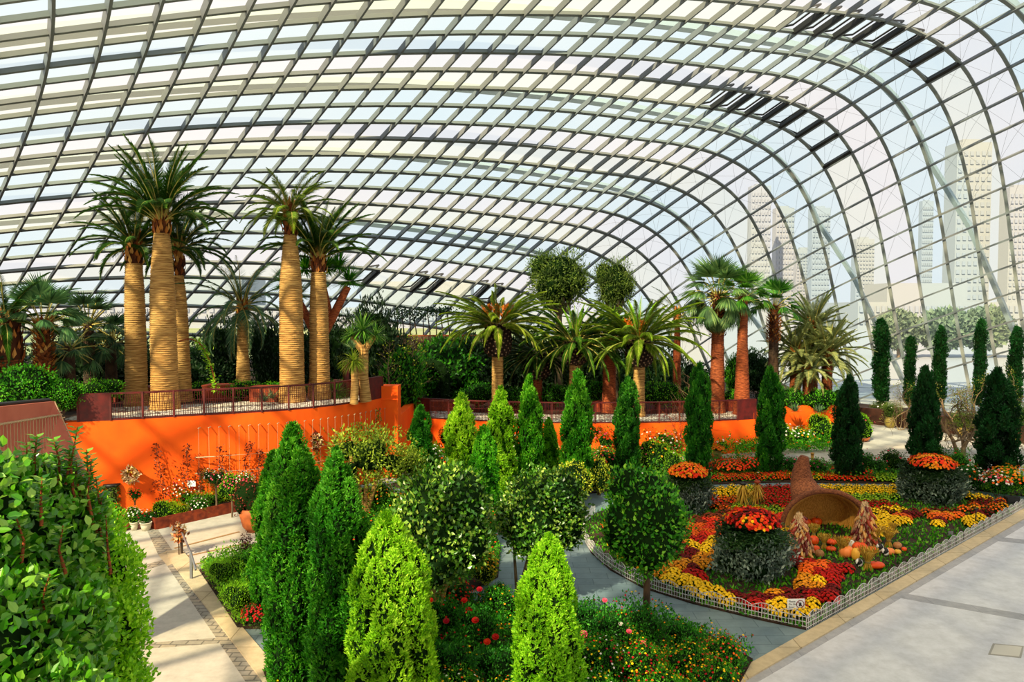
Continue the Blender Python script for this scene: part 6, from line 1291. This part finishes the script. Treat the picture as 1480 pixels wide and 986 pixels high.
pot(1396, 619, 633, 17, 'glaze', 'ochre glazed pot half hidden behind the bare branching shrub', 'bulb'); pot(1471, 625, 641, 24, 'glaze', 'large ochre glazed pot at the right edge behind the dark conifer', 'bulb')
fbush(1392, 590, 621, 36, 'olive', 'shrub in the half hidden ochre pot', d=G(1396, 633, 0).y+.4, tint=(.8, .9, .7)); fbush(1472, 575, 626, 44, 'olive', 'dark fine leaved shrub in the large ochre pot at right', d=G(1471, 641, 0).y+.5, tint=(.6, .8, .6))
pot(1038, 652, 672, 15, 'glaze', 'barrel shaped ochre pot with orange flowers beside the slim conifer', 'bulb'); fbush(1038, 644, 655, 20, 'herb', 'orange flowers filling the barrel shaped ochre pot', d=G(1038, 672, 0).y+.25, cs=('orange', 'gold'), n=60, fs=.05)
pot(1175, 655, 667, 5, 'jar', 'slim pale vase standing right behind the cornucopia tip', 'taper'); pot(1250, 634, 640, 24, 'terra', 'wide terracotta dish under the lime green shrub', 'bowl')
# --- big bare branching shrub at right
def branching(u, vt, vb, d, w, label, seed, leafn=1500, name='bare_shrub', mat='bark_g', lmat='L_olive', lc=(1.3, 1.0, .6), cat='tree', th=.09):
    rs = np.random.RandomState(seed); b = G(u, vb, 0) if d is None else PD(u, vb, d); p = PD(u, vt, b.y); h = p.z; W = px(w, b.y)/2; o = thing(name, (b.x, b.y, 0), label, cat); mb = MB(); tips = []
    def rec(p0, D, L, r, k):
        q = [p0]; 
        for s in range(4): D = unit(D+rs.normal(size=3)*.22); q.append(q[-1]+D*L/4)
        mb.tube(q, [r*(1-.12*s) for s in range(5)], 6 if k < 2 else 3, cap=False); tips.extend(q[2:])
        if k < 4:
            for s in range(3 if k else 4): rec(q[2+s % 3], unit(D+rs.normal(size=3)*.75+np.array([0, 0, .15])), L*.68, r*.55, k+1)
    for s in range(3): rec(np.array([0, 0, -.05]), unit(np.array([rs.uniform(-.8, .8), rs.uniform(-.5, .5), 1.0])), h*.36, th, 0)
    T = np.array(tips); sc = np.array([W/max(.3, np.abs(T[:, 0]).max()), W/max(.3, np.abs(T[:, 1]).max()), h/T[:, 2].max()]); f = mb.build('branches', M[mat], o); f.scale = tuple(sc)
    T = T[T[:, 2] > T[:, 2].max()*.35]
    if leafn:
        i = rs.randint(0, len(T), leafn); m2 = MB(); leaves(m2, T[i]*sc+rs.normal(size=(leafn, 3))*.1, rnd_dirs(leafn), rnd_dirs(leafn), .09, .04); f = m2.build('foliage', M[lmat], o); f.color = (*lc, 1)
    return o
branching(1392, 526, 664, None, 190, 'large twiggy shrub with crooked pale trunks and sparse ochre leaves at right', 5, 3200)
branching(1300, 560, 640, 46, 40, 'leafless small twiggy bush behind the narrow dark conifer', 6, 0, th=.04)
branching(985, 575, 664, 37.6, 70, 'tangle of bare pinkish twigs before the railing left of the slim conifer', 7, 0, th=.03, mat='bark_r')
# --- wooden figure between the row conifers
g = G(799, 668, 0); h = H-(634-450)*g.y/F; wf = thing('wooden_figure', (g.x, g.y-.3, 0), 'carved wooden standing figure with red collar between two row conifers', 'statue')
mb = MB(); mb.tube([(-.16, 0, 0), (-.15, 0, h*.3), (-.07, 0, h*.55)], [.10, .12, .13], 8); mb.tube([(.16, 0, 0), (.15, 0, h*.3), (.07, 0, h*.55)], [.10, .12, .13], 8); mb.tube([(0, 0, h*.5), (0, 0, h*.66), (0, 0, h*.8), (0, 0, h*.84)], [.2, .2, .24, .08], 10)
mb.tube([(.2, 0, h*.78), (.3, -.1, h*.62), (.1, -.25, h*.58)], [.07, .06, .05], 7); mb.tube([(-.2, 0, h*.78), (-.3, -.1, h*.62), (-.08, -.25, h*.66)], [.07, .06, .05], 7); mb.build('body', M['jar'], wf)
mb = MB(); mb.lathe([(.02, h*.83), (.13, h*.87), (.14, h*.93), (.08, h*.99), (.01, h)], 14); mb.build('head', M['rust'], wf); mb = MB(); mb.lathe([(.22, h*.76), (.25, h*.8), (.12, h*.84)], 14); mb.build('collar', M['f_red'], wf)
# ------------------------------------------------------------------ planting at the foot of the tall orange wall
wy = lambda u, v: G(u, v, 0)
a = G(225, 766, 0); b = G(346, 739, 0); d = (b-a).normalized(); nn = Vector((-d.y, d.x, 0)); n_ = 4
bx = thing('long_planter', (a.x, a.y, 0), 'long low rusty steel planter box standing along the foot of the tall orange wall', 'planter')
L_ = (b-a).length; ang = math.atan2(d.y, d.x); bx.rotation_euler = (0, 0, ang)
mb = MB(); mb.box((L_/2, 0, .2), (L_, .03, .4)); mb.box((L_/2, .95, .2), (L_, .03, .4)); mb.box((0, .475, .2), (.03, .95, .4)); mb.box((L_, .475, .2), (.03, .95, .4)); mb.build('box', M['rust'], bx)
mb = MB(); mb.box((L_/2, .475, .17), (L_-.04, .9, .3)); mb.build('soil', M['soil'], bx)
for k, (u, vt, vb, wp, ky, ti, cs, n, lb) in enumerate((
    (238, 730, 760, 38, 'bright', (.95, 1.05, .6), (), 0, 'round lime green plant at the left end of the long rusty planter'), (257, 726, 758, 26, 'soft', (1.5, 1.1, .4), (), 0, 'golden grassy tuft second from the left of the long planter'),
    (262, 690, 742, 46, 'herb', (1.2, 1.2, .8), ('white', 'pink', 'white'), 160, 'tall bush covered in white flowers in the long planter'), (288, 722, 752, 26, 'herb', (.9, 1.1, .6), ('white', 'purple'), 60, 'small trailing plant with pale purple flowers on the planter front'),
    (298, 710, 744, 44, 'soft', (.7, .95, .45), (), 0, 'dense rounded fine leaved green bush in the middle of the long planter'), (322, 714, 738, 30, 'yel', (1.1, 1.1, .6), (), 0, 'yellow leaved plant right of the rounded green bush'), (338, 706, 736, 34, 'herb', (.8, 1, .6), ('gold',), 20, 'green plant at the right end of the long planter'),
    (222, 700, 744, 34, 'bright', (.9, 1, .5), (), 0, 'upright lime plant left above the round lime one'), (226, 722, 742, 36, 'rose', (1, .5, .7), ('purple', 'purple'), 60, 'purple leaved plant under the upright lime plant'), (222, 690, 706, 22, 'herb', (.8, 1, .5), (), 0, 'small green topped plant highest at the left above the planter'),
    (290, 700, 716, 26, 'rose', (1.2, .6, .5), ('scar', 'orange'), 40, 'orange red flowers between the notice and the rounded bush'))):
    d0 = wy(u, vb).y; fbush(u, vt-5, vb, wp*1.3, ky, lb, cs=cs, n=n, fs=.03, tint=ti, d=d0+.35)
def lollipop(u, vt, vb, wp, base, lab, ky, ti, cs):
    g = G(u, base, 0); o = fbush(u, vt, vb, wp, ky, lab, cs=cs, n=70, fs=.032, tint=ti, d=g.y, stems=False, cat='tree', name='standard_shrub'); z = o.location.z
    mb = MB(); mb.tube([(0, 0, -z), (.02, 0, -z*.5), (0, 0, .25)], .035, 7); mb.build('stem', M['bark_g'], o)
lollipop(312, 676, 706, 44, 746, 'standard shrub with purple and pink flowers against the orange wall', 'rose', (.9, .7, .7), ('purple', 'pink', 'white')); lollipop(335, 684, 724, 40, 748, 'standard lime leaved shrub right of the purple flowered one', 'bright', (.9, 1, .6), ('pink',)); lollipop(352, 682, 712, 34, 745, 'standard shrub with white flowers next to the bronze maple', 'herb', (.9, 1, .6), ('white', 'pink'))
for u, vt, vb, wp, m_, sh, lb in ((163, 750, 772, 17, 'jar', 'bulb', 'tan jar at the left end of the wall planting'), (176, 753, 768, 17, 'terra', 'bulb', 'round red terracotta pot beside the tan jar'), (207, 757, 769, 17, 'cream', 'taper', 'square cream pot under the dark red flowers'), (191, 756, 768, 12, 'cream', 'taper', 'narrow grey pot between the red pot and the cream pot')):
    pot(u, vt, vb, wp, m_, lb, sh)
for u, vt, vb, wp, ky, ti, cs, lb in ((165, 728, 752, 26, 'herb', (1, 1, .5), ('orange',), 'yellow green plant in the tan jar'), (178, 738, 756, 20, 'rose', (1.4, .5, .4), ('scar', 'scar'), 'red leaved plant in the red terracotta pot'), (192, 732, 760, 24, 'bright', (1.1, 1.1, .7), ('white',), 'pale green plant in the narrow grey pot'), (208, 736, 758, 30, 'rose', (.8, 1, .7), ('white', 'dark'), 'dark plant with white flowers in the square cream pot'), (195, 704, 726, 22, 'rose', (1, .9, .5), ('scar',), 'small potted plant raised on a pole below the left wreath')):
    fbush(u, vt, vb, wp, ky, lb, cs=cs, n=30, fs=.032, tint=ti, d=G(u, 768, 0).y+.3)
g = G(163, 752, 0); st = thing('plant_column', (g.x, g.y, 0), 'narrow dark column stand overgrown with leaves left of the left wreath', 'planter'); hz = H-(701-450)*g.y/F
mb = MB(); mb.tube([(0, 0, 0), (0, 0, hz-.1)], .16, 10); mb.lathe([(.2, hz-.12), (.28, hz-.06), (.28, hz), (.01, hz)], 12); mb.build('column', M['black'], st); mb = MB(); n = 700; a_ = RS.rand(n)*6.28; P = np.stack([np.cos(a_)*.19, np.sin(a_)*.19, RS.rand(n)**.8*hz], 1); leaves(mb, P, np.stack([np.cos(a_), np.sin(a_), -.4+0*a_], 1), np.tile([0, 0, 1.], (n, 1)), .12, .07); mb.build('foliage', M['L_olive'], st)
# slim vines climbing the wires
def wall_at(u):
    best = min(range(len(WL)), key=lambda i: abs(to_px(WL[i].x, WL[i].y, 1.5)[0]-u)); return WL[best]
for (u0, v0, u1, v1), lb in zip(((236, 700, 224, 641), (262, 690, 273, 643), (318, 690, 320, 645), (344, 695, 362, 640), (368, 700, 378, 650), (288, 715, 290, 675), (470, 690, 455, 640), (500, 665, 520, 612), (540, 640, 548, 590)),
    ('first slim reddish vine from the left climbing the orange wall', 'second slim vine climbing the orange wall, leaning right', 'slim vine above the purple flowered standard', 'slim vine right of the purple flowered standard', 'slim vine beside the tall dark conifer tip', 'short vine above the white notice', 'vine below the right wreath', 'yellow green vine climbing towards the railing', 'thin vine at the right end of the curved orange wall')):
    w_ = wall_at((u0+u1)/2); d = w_.y-.22; p0 = PD(u0, v0+28, d); p1 = PD(u1, v1, d); o = thing('climbing_vine', p0, lb, 'vine'); rs = np.random.RandomState(int(u0)); q = [Vector((0, 0, 0))]+[(p1-p0)*(k/6)+Vector((rs.normal()*.06, 0, 0)) for k in range(1, 7)]
    mb = MB(); mb.tube(q, .014, 4); mb.build('stem', M['bark_r'], o); n = 210; t = rs.rand(n)**1.2; P = np.array([tuple(p1-p0)])*t[:, None]+rs.normal(size=(n, 3))*np.array([.17, .05, .1])*(1.1-t[:, None]*.7); mb = MB(); leaves(mb, P, rnd_dirs(n)+np.array([0, -.3, 0]), rnd_dirs(n)+np.array([0, -1, 0]), .1, .055); f = mb.build('foliage', M['L_bronze' if u0 < 400 else 'L_olive'], o); f.color = ((1.6, 1.8, 1, 1) if u0 < 400 else (1.7, 1.5, .5, 1))
def wreath(u, v, r, label, mats, seed, squash=1.0):
    w_ = wall_at(u); p = PD(u, v, w_.y-.14); R = px(r, p.y); o = thing('wreath', p, label, 'wreath', None, 0); mb = MB(); T = np.linspace(0, 2*PI, 25); mb.tube([(R*.7*math.cos(t)*squash, 0, R*.7*math.sin(t)) for t in T], R*.22, 7); mb.build('ring', M['bark_d'], o)
    mb = MB(); n = 260; a = RS.rand(n)*2*PI; b = RS.rand(n)*2*PI; P = np.stack([(R*.7+R*.26*np.cos(b))*np.cos(a)*squash, -np.abs(R*.26*np.sin(b)), (R*.7+R*.26*np.cos(b))*np.sin(a)], 1); k = RS.randint(0, len(mats), n)
    for q in range(len(mats)): s = k == q; leaves(mb, P[s], rnd_dirs(s.sum())+np.array([0, -.5, 0]), rnd_dirs(s.sum())+np.array([0, -1, 0]), .13, .07, q)
    mb.build('dried_flowers', [M[m_] for m_ in mats], o)
wreath(190, 686, 12, 'cream and brown dried flower wreath on the left of the orange wall', ['husk', 'L_wheat', 'terra', 'husk'], 1); wreath(457, 637, 13, 'dark red dried wreath on the orange wall above the second conifer', ['L_dry', 'f_dark', 'husk'], 2, .6)
p = PD(277, 699, wall_at(277).y-.03); mb = MB(); mb.box((0, 0, 0), (.3, .03, .22)); o = mb.build('wall_notice', M['plate'], None, p); tag(o, 'small white notice on the tall orange wall above the white flowered bush', 'sign')
# bronze maple in its big rusty bowl
o, g, R, h = pot(360, 738, 774, 40, 'terra', 'big rust coloured bowl pot below the bronze maple', 'bowl')
m = fbush(360, 690, 745, 52, 'mapl', 'bronze leaved maple growing in the big rusty bowl', d=g.y+R, tint=(1.7, 1.1, 1.1), cat='tree', name='maple_tree')
branching(360, 768, 820, None, 30, 'small dark purple leaved sapling in front of the rusty bowl', 9, 260, name='sapling', lmat='L_bronze', lc=(.5, .4, .6), mat='bark_d', th=.03)
# handrail with its dried sheaf
a = G(264, 812, 0); b = G(283, 826, 0); hr = thing('handrail', (a.x, a.y, 0), 'thin grey handrail descending beside the kerb at lower left', 'handrail')
t0 = PD(262, 768, G(262, 802, 0).y); t1 = PD(276, 800, G(276, 835, 0).y-.2); t2 = PD(283, 829, G(284, 840, 0).y-.4); c = Vector(hr.location)
mb = MB(); mb.tube([t0-c, t1-c, t2-c+Vector((0, 0, .1))], .03, 7); mb.build('rail', M['cable'], hr)
for q, vv in ((t0, 802), (t1, 0)):
    mb = MB(); mb.box(Vector((q.x, q.y, q.z/2))-c, (.07, .05, q.z)); mb.build('post', solid('grey_post', '#4c3c30', .6) if vv else M['cable'], hr)
sp0 = PD(262, 800, t0.y-.1); o = thing('dried_sheaf', (t0.x-.03, t0.y-.12, 0), 'upright bundle of dried cream and brown pods on a stick by the handrail', 'sheaf'); hz = H-(760-450)*t0.y/F; mb = MB(); mb.tube([(0, 0, 0), (0, 0, hz*.8)], .02, 5); mb.build('stick', M['bark_d'], o)
mb = MB(); n = 150; P = np.stack([RS.normal(size=n)*.1, RS.normal(size=n)*.08, hz*RS.uniform(.48, 1.0, n)], 1)
for q in range(3): leaves(mb, P[q::3], rnd_dirs(len(P[q::3]))+np.array([0, 0, .3]), rnd_dirs(len(P[q::3])), .16, .08, q)
mb.build('pods', [M['husk'], M['terra'], M['L_dry']], o)
# hanging flower spray over the left hedge top and arching leaf behind the palms
p = PD(300, 500, 30.5); o = thing('arching_creeper', (p.x, 30.5, ZL), 'arching green creeper stem curving down to the railing right of the palm trio', 'plant')
P = [PD(u, v, 30.5)-Vector((p.x, 30.5, ZL)) for u, v in ((258, 494), (275, 490), (290, 498), (300, 515), (308, 540), (313, 562))]; q = smooth_path(P, 5); mb = MB(); mb.tube(q, .03, 5); mb.build('stem', M['bark_r'], o)
n = 260; T = np.array([tuple(v) for v in q])[RS.randint(8, len(q), n)]+RS.normal(size=(n, 3))*.08; mb = MB(); leaves(mb, T, rnd_dirs(n)+np.array([-.8, 0, 0]), rnd_dirs(n), .16, .06); mb.build('foliage', M['L_lime'], o)
# arched recess in the rear hedge, its shade painted as a dark backing sheet
p = PD(625, 580, 45); rc = thing('hedge_arch', (p.x, 45, 2.0), 'arched recess of the rear hedge with its inner shade painted on a dark backing', 'arch'); R = px(18, 45); hz = px(52, 45)
mb = MB(); T = np.linspace(0, PI, 12); mb.tube([(R, 0, -.2)]+[(R*math.cos(t), 0, hz-R+R*math.sin(t)) for t in T]+[(-R, 0, -.2)], .32, 8); mb.add([(-R, .3, -.2), (R, .3, -.2), (R, .3, hz-.2), (-R, .3, hz-.2)], [(0, 1, 2, 3)]); mb.build('frame', M['core'], rc)
n = 1200; t = RS.rand(n)*PI; up_ = RS.rand(n) < .45; P = np.where(up_[:, None], np.stack([R*np.cos(t), 0*t, hz-R+R*np.sin(t)], 1), np.stack([np.sign(np.cos(t))*R, 0*t, RS.rand(n)*(hz-R)], 1))+RS.normal(size=(n, 3))*.2; mb = MB(); leaves(mb, P, rnd_dirs(n), rnd_dirs(n), .15, .08); mb.build('foliage', M['L_dusk'], rc)
# ------------------------------------------------------------------ the city outside
def tower(u0, u1, vt, Y, colr, label, rows=18, cols=6, c2='#8fa8b8', name='tower_block'):
    a = PD(u0, 450, Y); b = PD(u1, 450, Y); t = PD(u0, vt, Y).z; w_ = b.x-a.x; o = thing(name, ((a.x+b.x)/2, Y, -.2), label, 'building'); mb = MB(); mb.box((0, w_*.3, t/2), (w_, w_*.6, t)); mb.box((0, w_*.3, t+w_*.06), (w_*.5, w_*.3, w_*.12)); mb.build('walls', colr, o)
    mb = MB()
    for r_ in range(rows):
        for c_ in range(cols): mb.box((-w_/2+w_*(c_+.5)/cols, -.3, t*(.12+.84*(r_+.5)/rows)), (w_/cols*.55, .8, t*.84/rows*.5))
    mb.build('windows', M['cwin'], o)
M['cwin'] = solid('far_windows', '#9098a4', .8); B1_ = solid('far_cream_tower', '#959ba2', .9); B2_ = solid('far_blue_tower', '#929ba8', .9)  # pale, close wall and window tones put the haze into the colour
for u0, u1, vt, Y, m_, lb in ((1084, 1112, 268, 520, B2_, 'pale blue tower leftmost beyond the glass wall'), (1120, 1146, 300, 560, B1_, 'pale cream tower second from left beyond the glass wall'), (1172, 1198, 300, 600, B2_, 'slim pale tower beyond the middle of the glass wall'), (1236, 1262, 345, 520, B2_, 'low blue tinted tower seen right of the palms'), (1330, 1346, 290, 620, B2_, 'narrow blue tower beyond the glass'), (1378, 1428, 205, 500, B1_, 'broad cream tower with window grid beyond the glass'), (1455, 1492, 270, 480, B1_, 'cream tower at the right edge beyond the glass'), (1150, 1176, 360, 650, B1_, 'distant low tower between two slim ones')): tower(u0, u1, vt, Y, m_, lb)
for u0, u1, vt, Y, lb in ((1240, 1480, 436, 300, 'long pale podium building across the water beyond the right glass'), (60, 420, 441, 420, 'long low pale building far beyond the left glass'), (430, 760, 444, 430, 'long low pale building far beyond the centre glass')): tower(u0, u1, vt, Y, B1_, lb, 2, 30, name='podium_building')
M['L_pale'] = leafmat('leaf_far', ['#5c7460', '#74886c', '#8c9c80'], .8, .2, tint=False)  # paler greens, with distance haze put into the leaf colour
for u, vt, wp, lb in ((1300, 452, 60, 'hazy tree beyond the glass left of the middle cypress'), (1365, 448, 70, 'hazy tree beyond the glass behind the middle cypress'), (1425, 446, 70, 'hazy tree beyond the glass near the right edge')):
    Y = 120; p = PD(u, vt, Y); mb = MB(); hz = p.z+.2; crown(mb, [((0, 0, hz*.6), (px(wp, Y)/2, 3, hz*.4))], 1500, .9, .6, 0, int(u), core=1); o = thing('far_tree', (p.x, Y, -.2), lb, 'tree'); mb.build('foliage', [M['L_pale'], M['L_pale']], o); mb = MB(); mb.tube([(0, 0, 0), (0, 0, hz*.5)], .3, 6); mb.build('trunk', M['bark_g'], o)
# unseen shade sails, added under the vault to dim sun on the right
M['added_sail'] = glassmat('added_shade_cloth', (.78, .76, .72), .45)
for k, P in enumerate((((-7, -14, 17), (26, -14, 17), (26, 9.8, 17.5), (-7, 9.8, 17)), ((-4, 10, 17), (26, 10, 17.5), (26, 22, 18), (0, 22, 17.5)))):
    mb = MB(); mb.add([Vector(p) for p in P]+[Vector(p)+Vector((0, 0, .03)) for p in P], [(3, 2, 1, 0), (4, 5, 6, 7), (0, 1, 5, 4), (1, 2, 6, 5), (2, 3, 7, 6), (3, 0, 4, 7)]); struct(mb, 'trim_%d' % (40+k), M['added_sail'])
